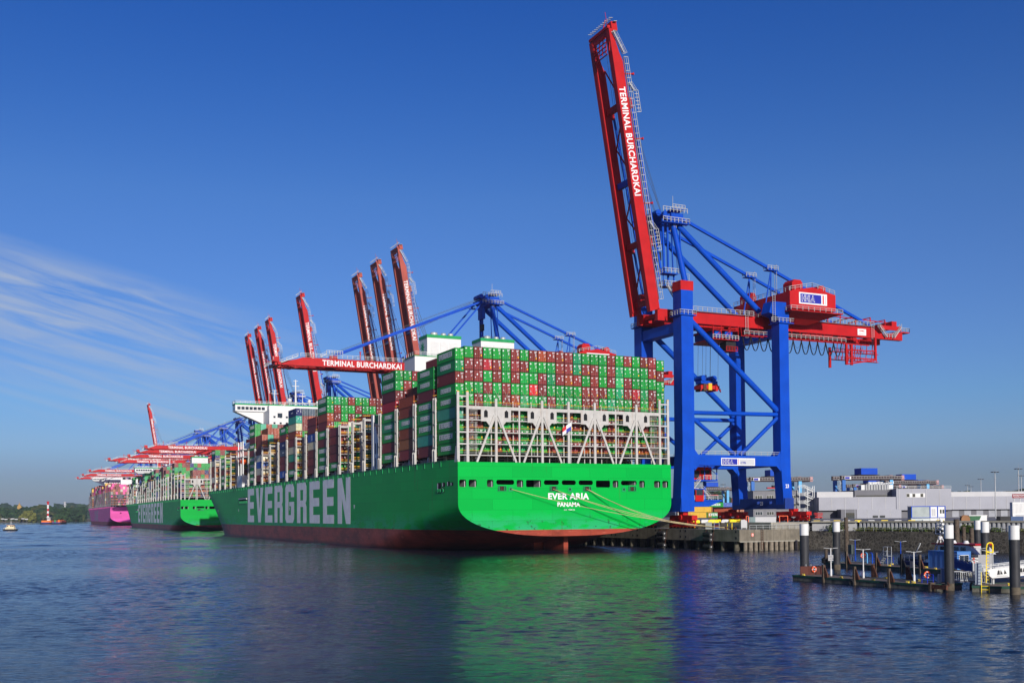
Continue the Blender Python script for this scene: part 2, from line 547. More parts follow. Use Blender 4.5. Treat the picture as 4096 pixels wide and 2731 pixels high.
class MB:
    def __init__(self, origin=(0, 0, 0)):
        self.v, self.f, self.m, self.s = [], [], [], []
        self.o = Vector(origin)

    def add(self, vs, fs, m=0, smooth=False):
        n = len(self.v)
        self.v += [tuple(Vector(p) - self.o) for p in vs]
        for f in fs:
            self.f.append([n + i for i in f])
            self.m.append(m)
            self.s.append(smooth)
        return self

    def box(self, x0, x1, y0, y1, z0, z1, m=0):
        vs = [(x, y, z) for x in (x0, x1) for y in (y0, y1) for z in (z0, z1)]
        return self.add(vs, [(0, 1, 3, 2), (4, 6, 7, 5), (0, 4, 5, 1), (2, 3, 7, 6), (0, 2, 6, 4), (1, 5, 7, 3)], m)

    def bar(self, p, q, w, h=None, m=0, up=(0, 0, 1), w2=None, h2=None):
        p, q = Vector(p), Vector(q)
        h = h or w
        w2 = w2 or w
        h2 = h2 or h
        d = (q - p).normalized()
        u = Vector(up)
        if abs(d.dot(u)) > 0.98: u = Vector((0, 1, 0)) if abs(d.y) < 0.9 else Vector((1, 0, 0))
        a = d.cross(u).normalized()
        b = a.cross(d).normalized()
        vs = []
        for c, ww, hh in ((p, w, h), (q, w2, h2)):
            for sa, sb in ((-1, -1), (1, -1), (1, 1), (-1, 1)):
                vs.append(c + a * ww / 2 * sa + b * hh / 2 * sb)
        return self.add(vs, [(3, 2, 1, 0), (4, 5, 6, 7), (0, 1, 5, 4), (1, 2, 6, 5), (2, 3, 7, 6), (3, 0, 4, 7)], m)

    def tube(self, p, q, r, n=10, r2=None, m=0, caps=True):
        p, q = Vector(p), Vector(q)
        r2 = r if r2 is None else r2
        d = (q - p).normalized()
        u = Vector((0, 0, 1)) if abs(d.z) < 0.9 else Vector((1, 0, 0))
        a = d.cross(u).normalized()
        b = a.cross(d)
        vs = []
        for c, rr in ((p, r), (q, r2)):
            for i in range(n):
                t = 2 * math.pi * i / n
                vs.append(c + (a * math.cos(t) + b * math.sin(t)) * rr)
        self.add(vs, [(i, i + n, (i + 1) % n + n, (i + 1) % n) for i in range(n)], m, True)
        if caps: self.add(vs, [tuple(range(n)), tuple(range(2 * n - 1, n - 1, -1))], m)
        return self

    def path(self, pts, r, n=5, m=0):
        for a, b in zip(pts, pts[1:]): self.tube(a, b, r, n, m=m, caps=False)
        return self

    def prism(self, pts, ext, m=0):
        pts = [Vector(p) for p in pts]
        e = Vector(ext)
        n = len(pts)
        vs = pts + [p + e for p in pts]
        fs = [tuple(range(n))[::-1], tuple(range(n, 2 * n))]
        fs += [(i, (i + 1) % n, (i + 1) % n + n, i + n) for i in range(n)]
        return self.add(vs, fs, m)

    def rail(self, p, q, h=1.1, step=2.0, r=0.045, m=0, mid=True):
        p, q = Vector(p), Vector(q)
        n = max(1, int(round((q - p).length / step)))
        z = Vector((0, 0, h))
        self.bar(p + z, q + z, r * 2, m=m)
        if mid: self.bar(p + z * 0.5, q + z * 0.5, r * 1.5, m=m)
        for i in range(n + 1):
            a = p.lerp(q, i / n)
            self.bar(a, a + z, r * 2, m=m)
        return self

    def ladder(self, p, q, w=0.6, axis=(1, 0, 0), m=0, cage=True):
        p, q, a = Vector(p), Vector(q), Vector(axis)
        for s_ in (-1, 1): self.bar(p + a * w / 2 * s_, q + a * w / 2 * s_, 0.09, m=m)
        n = int((q - p).length / 0.6)
        for i in range(n + 1):
            c = p.lerp(q, i / max(1, n))
            self.bar(c - a * w / 2, c + a * w / 2, 0.06, m=m)
        return self

    def stair(self, p, q, w=0.9, axis=(0, 1, 0), m=0):
        p, q, a = Vector(p), Vector(q), Vector(axis)
        for s_ in (-1, 1):
            self.bar(p + a * w / 2 * s_, q + a * w / 2 * s_, 0.10, 0.25, m=m)
            self.rail(p + a * w / 2 * s_, q + a * w / 2 * s_, 1.0, 2.0, 0.04, m)
        n = int(abs((q - p).length) / 0.45)
        for i in range(1, n):
            c = p.lerp(q, i / n)
            self.bar(c - a * w / 2, c + a * w / 2, 0.22, 0.05, m=m)
        return self

    def build(self, name, mats, parent=None, loc=None):
        me = D.meshes.new(name)
        me.from_pydata(self.v, [], self.f)
        mats = mats if isinstance(mats, (list, tuple)) else [mats]
        for x in mats: me.materials.append(x)
        if len(mats) > 1: me.polygons.foreach_set('material_index', self.m)
        me.polygons.foreach_set('use_smooth', self.s)
        me.update()
        return link(name, me, parent, loc if loc is not None else (tuple(self.o) if parent is None else None))


def link(name, me, parent=None, loc=None):
    o = D.objects.new(name, me)
    col.objects.link(o)
    if parent: o.parent = parent
    if loc is not None: o.location = loc
    return o


def tag(o, label=None, cat=None, group=None, kind=None):
    if label: o['label'] = label
    if cat: o['category'] = cat
    if group: o['group'] = group
    if kind: o['kind'] = kind
    return o


def empty(name, loc, label, cat, group=None, rz=0.0):
    o = link(name, None, None, loc)
    o.rotation_euler.z = rz
    o.empty_display_size = 1
    return tag(o, label, cat, group)


def copy_tree(o, parent=None):
    c = o.copy()
    col.objects.link(c)
    c.parent = parent
    for ch in CH.get(o.name, None) or list(o.children): copy_tree(ch, c)
    return c


CH = {}

# lettering ----------------------------------------------------------------
GL = {
 'E': [[(0, 0), (.36, 0), (.36, 1), (0, 1)], [(.36, 0), (1, 0), (1, .2), (.36, .2)], [(.36, .4), (.95, .4), (.95, .6), (.36, .6)], [(.36, .8), (1, .8), (1, 1), (.36, 1)]],
 'V': [[(0, 1), (.36, 1), (.5, .3), (.5, 0), (.34, 0)], [(1, 1), (.66, 0), (.5, 0), (.5, .3), (.64, 1)]],
 'R': [[(0, 0), (.36, 0), (.36, 1), (0, 1)], [(.36, .82), (1, .82), (1, .9), (.9, 1), (.36, 1)], [(.66, .56), (1, .56), (1, .82), (.66, .82)],
       [(.36, .40), (.66, .40), (.66, .56), (.36, .56)], [(.66, 0), (1, 0), (1, .40), (.92, .48), (1, .56), (.66, .56)]],
 'G': [[(0, .2), (.36, .2), (.36, .8), (0, .8)], [(0, .2), (0, .1), (.14, 0), (.86, 0), (1, .1), (1, .2)], [(0, .8), (1, .8), (1, .9), (.86, 1), (.14, 1), (0, .9)],
       [(.66, .66), (1, .66), (1, .8), (.66, .8)], [(.66, .2), (1, .2), (1, .54), (.66, .54)], [(.46, .43), (.66, .43), (.66, .54), (.46, .54)]],
 'A': [[(0, 0), (.30, 0), (.50, .72), (.50, 1), (.33, 1)], [(1, 0), (.67, 1), (.5, 1), (.5, .72), (.70, 0)], [(.355, .2), (.645, .2), (.59, .40), (.41, .40)]],
 'I': [[(.28, 0), (.72, 0), (.72, 1), (.28, 1)]],
 'P': [[(0, 0), (.36, 0), (.36, 1), (0, 1)], [(.36, .82), (1, .82), (1, .9), (.9, 1), (.36, 1)], [(.66, .56), (1, .56), (1, .82), (.66, .82)], [(.36, .36), (.9, .36), (1, .45), (1, .56), (.36, .56)]],
 'M': [[(0, 0), (.27, 0), (.27, 1), (0, 1)], [(.73, 0), (1, 0), (1, 1), (.73, 1)], [(.27, 1), (.27, .58), (.5, .12), (.5, .60)], [(.73, 1), (.5, .60), (.5, .12), (.73, .58)]],
 ' ': [],
 'N': [[(0, 0), (.34, 0), (.34, 1), (0, 1)], [(.66, 0), (1, 0), (1, 1), (.66, 1)], [(.34, 1), (.34, .56), (.66, 0), (.66, .44)]],
}


def block_word(mb, word, org, ax, up, wid, hgt, gap=0.28, ext=(0, 0, 0), cells=None, m=0):
    """block letters of the shipping line: org lower left, ax reading direction, up upwards"""
    org, ax, up = Vector(org), Vector(ax), Vector(up)
    n = len(word)
    if cells is None:
        cw = wid / (n + gap * (n - 1))
        cells = [(i * cw * (1 + gap), i * cw * (1 + gap) + cw) for i in range(n)]
    for ch, (a, b) in zip(word, cells):
        for pg in GL[ch]:
            mb.prism([org + ax * (a + (b - a) * x) + up * (hgt * y) for x, y in pg], ext, m)


_tcache = {}


def text_polys(s, off=0.02):
    k = (s, off)
    if k in _tcache: return _tcache[k]
    cu = D.curves.new('t', 'FONT')
    cu.body = s
    cu.offset = off
    cu.space_character = 1.07 if len(s) > 8 else 1.0
    cu.resolution_u = 3
    o = D.objects.new('t', cu)
    col.objects.link(o)
    dg = bpy.context.evaluated_depsgraph_get()
    dg.update()
    me = D.meshes.new_from_object(o.evaluated_get(dg))
    vs = [v.co.copy() for v in me.vertices]
    fs = [tuple(p.vertices) for p in me.polygons]
    D.objects.remove(o)
    D.curves.remove(cu)
    D.meshes.remove(me)
    x0 = min(v.x for v in vs)
    x1 = max(v.x for v in vs)
    y0 = min(v.y for v in vs)
    y1 = max(v.y for v in vs)
    vs = [((v.x - x0) / (x1 - x0), (v.y - y0) / (y1 - y0)) for v in vs]
    _tcache[k] = (vs, fs)
    return _tcache[k]


def text(mb, s, org, ax, up, wid, hgt, off=0.02, m=0, shear=0.0):
    vs, fs = text_polys(s, off)
    org, ax, up = Vector(org), Vector(ax), Vector(up)
    mb.add([org + ax * (x * wid + y * shear * hgt) + up * (y * hgt) for x, y in vs], fs, m)


def sign_hhla(mb, org, ax, up, nrm, wid, hgt, kind):
    """terminal company sign: white board, navy field with outlined letters"""
    o, a, u, n = Vector(org), Vector(ax), Vector(up), Vector(nrm)

    def rect(x0, x1, y0, y1, d, m): mb.prism([o + a * x0 + u * y0, o + a * x1 + u * y0, o + a * x1 + u * y1, o + a * x0 + u * y1], n * d, m)
    rect(0, wid, 0, hgt, 0.10, 0)
    if kind == 'house':
        rect(wid * .045, wid * .79, hgt * .12, hgt * .88, 0.13, 1)
        rect(wid * .84, wid * .885, hgt * .12, hgt * .88, 0.13, 2)
        rect(wid * .93, wid * .96, hgt * .12, hgt * .88, 0.13, 3)
        tx, tw = wid * .09, wid * .47
    else:
        rect(wid * .025, wid * .47, hgt * .12, hgt * .88, 0.13, 1)
        rect(wid * .50, wid * .512, hgt * .12, hgt * .88, 0.13, 2)
        rect(wid * .54, wid * .975, hgt * .12, hgt * .88, 0.13, 3)
        text(mb, 'CTB', o + a * wid * .565 + u * hgt * .24 + n * 0.16, a, u, wid * .155, hgt * .28, 0.03, 1)
        tx, tw = wid * .05, wid * .30
    text(mb, 'HHLA', o + a * tx + u * hgt * .22 + n * 0.16, a, u, tw, hgt * .56, 0.055, 0)
    text(mb, 'HHLA', o + a * (tx + tw * .025) + u * hgt * .265 + n * 0.19, a, u, tw * .95, hgt * .47, 0.006, 1)


def curve_plate(name, outline, holes, depth, matl, parent, y):
    """flat plate in the x-z plane at y with real openings cut through it"""
    cu = D.curves.new(name, 'CURVE')
    cu.dimensions = '2D'
    cu.fill_mode = 'BOTH'
    cu.extrude = depth / 2
    for loop in [outline] + holes:
        sp = cu.splines.new('POLY')
        sp.points.add(len(loop) - 1)
        for p, (x, z) in zip(sp.points, loop): p.co = (x, z, 0, 1)
        sp.use_cyclic_u = True
    o = D.objects.new('t', cu)
    col.objects.link(o)
    dg = bpy.context.evaluated_depsgraph_get()
    dg.update()
    me = D.meshes.new_from_object(o.evaluated_get(dg))
    D.objects.remove(o)
    D.curves.remove(cu)
    me.name = name
    for v in me.vertices: v.co = Vector((v.co.x, y - v.co.z, v.co.y))
    me.flip_normals()
    me.materials.clear()
    me.materials.append(matl)
    return link(name, me, parent)


def rrect(x0, x1, z0, z1, r, n=4):
    pts = []
    for cx, cz, a0 in ((x1 - r, z1 - r, 0), (x0 + r, z1 - r, 90), (x0 + r, z0 + r, 180), (x1 - r, z0 + r, 270)):
        for i in range(n + 1):
            a = R(a0 + 90 * i / n)
            pts.append((cx + r * math.cos(a), cz + r * math.sin(a)))
    return pts

# ---------------------------------------------------------------- water, land
def sheet(name, pts, z, m):
    mb = MB()
    mb.add([(p[0], p[1], z) for p in pts], [tuple(range(len(pts)))])
    return tag(mb.build(name, m), kind='structure')


def build_water():
    """one sheet to the horizon; its nearer kilometre carries real wind ripples"""
    import numpy as np
    rs = np.random.RandomState(4)
    c, s_ = math.cos(YAW), math.sin(YAW)
    V_, F_, n0 = [], [], 0

    def patch(x0, x1, y0, y1, dx, dy, lam, slope, nw, fade):
        nonlocal n0
        xs = np.linspace(x0, x1, int((x1 - x0) / dx) + 1)
        ys = np.linspace(y0, y1, int((y1 - y0) / dy) + 1)
        X, Y = np.meshgrid(xs, ys)
        h = np.zeros_like(X, dtype=np.float32)
        for k in range(nw):
            l = lam[0] * (lam[1] / lam[0]) ** ((k + .5) / nw)
            a = rs.normal(0.12, 0.42)
            kx, ky = math.sin(a) * 2 * math.pi / l, math.cos(a) * 2 * math.pi / l
            amp = slope * math.sqrt(2.0 / nw) * l / (2 * math.pi)
            ph = rs.uniform(0, 6.28)
            h += amp * np.sin(kx * X + ky * Y + ph + .7 * np.sin(.021 * X + .013 * Y + k))
        gust = 0.78 + 0.30 * np.sin(.017 * X + .051 * Y + 2 * np.sin(.013 * Y + .01 * X)) + .18 * np.sin(.09 * Y - .021 * X + 1.3 * np.sin(.03 * X))
        e = np.minimum(np.minimum((X - x0), (x1 - X)), np.minimum((Y - y0), (y1 - Y))) / fade
        h = h * np.clip(gust, .25, 1.3) * np.clip(e, 0, 1)
        wx = CAM[0] + X * c + Y * s_
        wy = CAM[1] - X * s_ + Y * c
        V_.append(np.stack([wx, wy, h], -1).reshape(-1, 3))
        ny, nx = X.shape
        i = np.arange(ny - 1)[:, None] * nx + np.arange(nx - 1)[None, :]
        F_.append((np.stack([i, i + 1, i + nx + 1, i + nx], -1).reshape(-1, 4) + n0))
        n0 += nx * ny
    patch(-165, 145, 50, 330, .34, .20, (.62, 2.8), .096, 48, 12)
    patch(-760, 150, 330, 1500, 2.2, 1.5, (5.0, 14.0), .115, 36, 25)
    # flat water round the rippled patches
    quads = [(-9000, 9000, -400, 50), (-9000, -165, 50, 330), (145, 9000, 50, 330), (-9000, -760, 330, 1500), (150, 9000, 330, 1500), (-9000, 9000, 1500, 15000)]
    for a, b, d, e in quads:
        P = [W_(a, d), W_(b, d), W_(b, e), W_(a, e)]
        V_.append(np.array(P))
        F_.append(np.array([[n0, n0 + 1, n0 + 2, n0 + 3]]))
        n0 += 4
    V, F = np.concatenate(V_).astype(np.float32), np.concatenate(F_).astype(np.int32)
    me = D.meshes.new('water')
    me.vertices.add(len(V))
    me.vertices.foreach_set('co', V.ravel())
    me.loops.add(F.size)
    me.loops.foreach_set('vertex_index', F.ravel())
    me.polygons.add(len(F))
    me.polygons.foreach_set('loop_start', np.arange(0, F.size, 4, dtype=np.int32))
    me.polygons.foreach_set('use_smooth', np.ones(len(F), dtype=bool))
    me.update(calc_edges=True)
    me.materials.append(WATER)
    tag(link('water', me), kind='structure')


def W_(X, Y):
    p = W(X, Y)
    return (p.x, p.y, 0.0)


build_water()

# ---------------------------------------------------------------- container ships
T_ = 2.92          # height of one tier
P_ = 2.552         # pitch of the rows across the ship
ZB = 24.74


def interp(x, xs, ys):
    if x <= xs[0]: return ys[0]
    for i in range(1, len(xs)):
        if x <= xs[i]:
            k = (x - xs[i - 1]) / (xs[i] - xs[i - 1])
            return ys[i - 1] + k * (ys[i] - ys[i - 1])
    return ys[-1]


def half_breadth(s, z):
    zb = interp(s, [-3, 10, 25, 40, 60, 85], [4.0, 3.0, 0.5, -3, -8, -12])
    zc = interp(s, [-3, 20, 40, 70, 100], [12.6, 9.6, 5.5, 0, -8])
    B = 30.8
    if z < zc:
        u = min(1.0, (zc - z) / (zc - zb))
        B *= max(0.0, 1 - u ** 2.35) ** (1 / 2.35)
    s0 = interp(z, [0, 24], [285, 362])
    s1 = interp(z, [-5, 0, 8, 24], [391, 388, 390, 398.5])
    if s > s0:
        x = min(1.0, (s - s0) / (s1 - s0))
        B *= max(0.0, 1 - x ** 2.2) ** (1 / 1.6)
    return max(B, 0.02), zb


def hull_mesh(m, root):
    mb = MB()
    SS = [-3, -1, 2, 6, 12, 20, 30, 42, 56, 72, 90, 120, 180, 240, 285, 300, 312, 324, 336, 346, 355, 363, 370, 376, 381, 385, 388, 390.5, 393, 395.5, 397.5, 398.5]
    K = 22
    grid = []
    for s in SS:
        zb = max(half_breadth(s, 10)[1], -6)
        top = 23.2 if s < 380 else 23.2 + (s - 380) * 0.03
        row = []
        for k in range(K + 1):
            q = k / K
            z = zb + (top - zb) * (q ** 1.5)
            row.append((half_breadth(s, z)[0], z))
        grid.append(row)
    C0 = 30.15
    for sgn in (-1, 1):
        vs = [(C0 + sgn * b, s, z) for s, row in zip(SS, grid) for b, z in row]
        fs = []
        for i in range(len(SS) - 1):
            for k in range(K):
                a = i * (K + 1) + k
                q = (a, a + 1, a + K + 2, a + K + 1)
                fs.append(q if sgn < 0 else q[::-1])
        mb.add(vs, fs, 0, True)
    # bottom strip closing the counter under the stern
    vs, fs = [], []
    for i, s in enumerate(SS):
        b, z = grid[i][0]
        vs += [(C0 - b, s, z), (C0 + b, s, z)]
    fs = [(2 * i, 2 * i + 1, 2 * i + 3, 2 * i + 2) for i in range(len(SS) - 1)]
    mb.add(vs, fs)
    return mb.build('hull', m, root)


def bridge_mesh(levels_z, full=True, top=36.4, tower=39.8, dark=False):
    """lashing bridge across the ship between two bays, built at s = 0"""
    mb = MB()
    zs = [z for z in levels_z if z <= top + .01]
    y0, y1 = -0.75, 0.75
    for i in range(13):
        t = -0.25 + i * 5.07
        tw = tower if i in (0, 1, 11, 12) else top + 0.4
        if i in (1, 11): t += (-2.2 if i == 1 else 2.2)
        for y in (y0, y1):
            mb.box(t - .2, t + .2, y - .12, y + .12, 22.6, tw)
    for z in zs:
        mb.box(-0.5, 60.9, y0 - .1, y1 + .1, z - .16, z)
    for z in [z for z in levels_z if z > top + .01]:
        for a, b in ((-.5, 5.3), (55, 60.9)): mb.box(a, b, y0 - .1, y1 + .1, z - .16, z)
    # arched top pieces at the towers
    for a, b in ((-.25, 2.65), (57.7, 60.6)):
        for y in (y0, y1):
            mb.box(a + .2, b - .2, y - .1, y + .1, tower - 1.0, tower - .4)
    # foot brackets on the outer side
    for t in (-.7, 60.8):
        for y in (-1.0, .45):
            mb.prism([(t, y, 22.9), (t, y + .55, 22.9), (t, y + .40, 26.5), (t, y + .15, 26.5)], (.5, 0, 0))
    for z in zs:
        for y in (y0 - .05, y1 + .05):
            mb.bar((-.4, y, z + 1.05), (60.7, y, z + 1.05), .09, m=1)
            mb.bar((-.4, y, z + .55), (60.7, y, z + .55), .06, m=1)
    for z in [z for z in levels_z if z > top + .01] + [tower - .35]:
        for a, b in ((-.4, 2.6), (57.8, 60.7)):
            mb.bar((a, y0, z + 1.05), (b, y0, z + 1.05), .08, m=1)
            mb.bar((a, y1, z + 1.05), (b, y1, z + 1.05), .08, m=1)
    return mb


LEV = [24.4, 27.2, 30.1, 33.1, 36.4]
COLS = {'G': (0.004, 0.25, 0.035), 'g': (0.008, 0.25, 0.085), 'h': (0.03, 0.34, 0.11), 'R': (0.185, 0.026, 0.024), 'O': (0.28, 0.052, 0.020),
        'C': (0.420, 0.020, 0.030), 'W': (0.60, 0.56, 0.44), 'B': (0.010, 0.075, 0.36), 'N': (0.014, 0.020, 0.12),
        'K': (0.05, 0.08, 0.12), 'T': (0.05, 0.33, 0.20), 'k': (0.03, 0.03, 0.035), 'P': (0.66, 0.05, 0.26), 'Y': (0.60, 0.36, 0.04),
        'X': (0.30, 0.10, 0.03)}
WORDS = {'G': 'bright green', 'g': 'green', 'h': 'pale green', 'R': 'dark red', 'O': 'brown-red', 'C': 'crimson', 'W': 'cream', 'B': 'blue',
         'N': 'navy', 'K': 'slate blue', 'T': 'turquoise', 'k': 'black', 'P': 'pink', 'Y': 'yellow', 'X': 'orange-brown'}


# one container of each kind is modelled, the rest are copies -------------------------
def cont_body():
    mb = MB()
    w, l, h = 2.438, 12.192, 2.87
    i = .04
    mb.box(i, w - i, i, l - i, .12, h - .03, 0)
    for x in (0, w - .14):
        for y in (0, l - .14): mb.box(x, x + .14, y, y + .14, 0, h, 1)
        mb.box(x + .005, x + .135, .14, l - .14, 0, .16, 1)
        mb.box(x + .005, x + .135, .14, l - .14, h - .11, h - .003, 1)
    for y in (0, l - .14):
        mb.box(.14, w - .14, y + .005, y + .135, 0, .14, 1)
        mb.box(.14, w - .14, y + .005, y + .135, h - .12, h - .003, 1)
    return mb


def cont_door(style):
    r = random.Random(style)
    mb = MB()
    w, h = 2.438, 2.87
    for a in (.15, w / 2 + .015):
        b = a + w / 2 - .165
        mb.box(a, b, -.02, .03, .16, h - .13, 0)
        for k in (.28, .74):
            x = a + (b - a) * k
            mb.box(x - .025, x + .025, -.075, -.03, .08, h - .06, 1)
            for z in (.2, h - .25, 1.1): mb.box(x - .07, x + .07, -.09, -.076, z, z + .09, 1)
        for z in (.85, 1.5, 2.15): mb.box(a + .02, b - .02, -.035, -.021, z, z + .05, 2)
    # printed marks: owner's number, weight panel, stickers
    xr = w / 2 + .30
    if style != 5:
        for k in range(3 if style != 3 else 2):
            z = 2.45 - k * .17
            mb.box(xr, xr + .70 - .12 * k, -.094, -.091, z, z + .09, 3)
        for k in range(5):
            z = 1.85 - k * .16
            if r.random() < .8: mb.box(xr + .22, xr + .62 - r.random() * .15, -.094, -.091, z, z + .08, 3)
        if style in (0, 4): mb.add([(.42 + .2 * math.cos(a / 12 * 6.283), -.094, 2.25 + .2 * math.sin(a / 12 * 6.283)) for a in range(12)], [tuple(range(12))[::-1]], 3)
        if style in (1, 2): mb.box(.28, .68, -.094, -.091, 2.2, 2.45, 3)
        mb.box(.30, .50, -.094, -.091, .9, 1.15, 3)
        if style in (1, 4): mb.box(1.85, 2.15, -.094, -.091, .55, .95, 4)
        if style in (0, 2): mb.box(2.0, 2.14, -.094, -.091, .5, .66, 4)
        if style == 3: mb.box(.75, 1.05, -.094, -.091, 1.6, 2.0, 3)
    return mb


def cont_mark(kind):
    mb = MB()
    if kind == 'big': block_word(mb, 'EVERGREEN', (-.003, 10.9, .95), (0, -1, 0), (0, 0, 1), 9.0, 1.35, .16, (-.01, 0, 0))
    elif kind == 'mid': block_word(mb, 'EVERGREEN', (-.003, 9.7, 1.0), (0, -1, 0), (0, 0, 1), 6.9, 1.15, .16, (-.01, 0, 0))
    elif kind == 'small':
        for k in range(5): mb.box(-.012, -.003, 11.55, 11.75, 2.2 - k * .26, 2.36 - k * .26)
    elif kind == 'disc':
        c = (6.1, 1.45)
        for a in range(8):
            t0, t1 = a / 8 * 6.283, (a + .7) / 8 * 6.283
            mb.prism([(-.003, c[0] + math.cos(t) * q, c[1] + math.sin(t) * q) for t, q in ((t0, .75), (t1, .75), (t1, 1.0), (t0, 1.0))], (-.01, 0, 0))
        for k in range(3): mb.box(-.013, -.003, c[0] - .45, c[0] + .45, c[1] - .45 + k * .36, c[1] - .28 + k * .36)
    elif kind == 'tab':
        mb.box(-.012, -.003, 10.9, 11.5, 2.0, 2.4)
    elif kind == 'wave':
        for k in range(3):
            mb.prism([(-.003, 7.6 - k * 1.1, 1.2), (-.003, 6.8 - k * 1.1, 1.2), (-.003, 6.6 - k * 1.1, 1.7), (-.003, 7.4 - k * 1.1, 1.7)], (-.01, 0, 0))
    return mb


BODY_ME = cont_body().build('body', [CPAINT, CDARK]).data
DOOR_ME = [cont_door(k).build('door', [CPAINT, CBAR, CDARK, LWHITE, YEL]).data for k in range(6)]
MARK_ME = {k: cont_mark(k).build('lettering', SRED if k == 'tab' else LWHITE).data for k in ('big', 'mid', 'small', 'disc', 'tab', 'wave')}
for o in list(col.objects):
    if o.data is BODY_ME or o.data in DOOR_ME or o.data in MARK_ME.values(): D.objects.remove(o)

stack = MB()
far_marks = []
stack_cols = []
NCONT = [0]


def stuff_box(x, y, z, c, l=12.192, jitter=True):
    k = rnd.uniform(.8, 1.2) if jitter else 1
    stack.box(x, x + 2.438, y, y + l, z, z + 2.87)
    stack_cols.extend([(c[0] * k, c[1] * k, c[2] * k, 1)] * 6)


def container(code, x, y, z, label, mark=None):
    NCONT[0] += 1
    c = COLS[code]
    k = rnd.uniform(.82, 1.2)
    o = link('shipping_container', BODY_ME, None, (x, y, z))
    cc = (min(1, c[0] * k * rnd.uniform(.85, 1.15)), min(1, c[1] * k), min(1, c[2] * k * rnd.uniform(.8, 1.2)), 1)
    o.color = cc
    tag(o, label, 'container', 'shipping containers stacked on the nearest ship')
    st = {'G': rnd.choice((0, 0, 4, 2)), 'g': rnd.choice((0, 4)), 'h': 4}.get(code, rnd.choice((1, 2, 3)))
    if code == 'C': st = 1
    d = link('door', DOOR_ME[st], o, (0, 0, 0))
    d.color = cc
    if mark:
        mo = link('lettering', MARK_ME[mark], o, (0, 0, 0))
    return o


ORD = ['first', 'second', 'third', 'fourth', 'fifth', 'sixth', 'seventh', 'eighth', 'ninth', 'tenth', 'eleventh', 'twelfth', 'thirteenth',
       'fourteenth', 'fifteenth', 'sixteenth', 'seventeenth', 'eighteenth', 'nineteenth', 'twentieth', 'twenty-first', 'twenty-second',
       'twenty-third', 'rightmost']

AFT = ['gGRGGGRGROORRRgGGGRGRGRRG',      # spare
       'GGRGGGRGRORRRgGGGRGRGRRG'[:24],
       'gRRCRGRRGGGRRgRRGRgGGGRR',
       'RRRGRGRGGRgRORGRGRhRGGGG',
       'GGGRGRGGCRGGGGRRRGgRCgRG',
       'GGRGGROhGGRGgGRRGgGGRGOG',
       None, None, None, None]
AFT = AFT[1:6]
MIX = 'GGGGGgRRRRROG'


def mark_for(code):
    if code == 'G': return rnd.choice(('big', 'big', 'mid'))
    if code in 'gh': return 'mid'
    if code in 'ROX': return 'small'
    if code == 'B': return 'disc'
    if code == 'W': return 'tab'
    if code in 'NK': return 'wave'
    if code == 'C': return 'tab'
    return None


# bay: s of the aft end, port column top to bottom ('' = empty), tiers further in, codes of the next columns' upper rows
BAYS = [
 (15.0, 'GGRGgGTR', [9] * 3 + [8] * 20, 'second stack from the stern'),
 (30.3, 'OOhOXR', [7, 7] + [7] * 21, 'third stack from the stern'),
 (45.4, 'GGRCGgGRG', [9] * 23, 'fourth stack from the stern'),
 (88.5, '', [0, 6, 6] + [6] * 20, ''),
 (103.3, 'RRRRG', [5] * 6 + [6] * 17, 'low stack before the tall amidships one'),
 (118.5, 'GGORGRGGG', [9] * 23, 'tall stack amidships'),
 (133.3, 'RRBWRRR', [7] * 23, 'stack just forward of the tall amidships one'),
 (148.5, '', [0, 7, 7] + [7] * 20, ''),
 (163.4, 'NTWORWTRG', [9] * 23, 'stack topped by a navy container'),
 (178.6, 'GRNKRRB', [7, 8, 8] + [8] * 20, 'stack just forward of the navy topped one'),
 (193.8, '', [0, 8, 8] + [7] * 20, ''),
 (209.0, '', [0, 0, 8] + [8] * 20, ''),
 (224.6, 'OORWBWR', [8] * 23, ''),
 (239.5, 'GGRGRGGGG', [9] * 23, ''),
 (298.3, '', [6, 6, 6] + [6] * 20, ''),
 (313.3, 'GgRGG', [6, 6] + [6] * 21, ''),
 (328.0, '', [0, 5, 6] + [6] * 20, ''),
 (342.5, 'GNWOOWR', [7] * 18 + [0] * 5, ''),
]


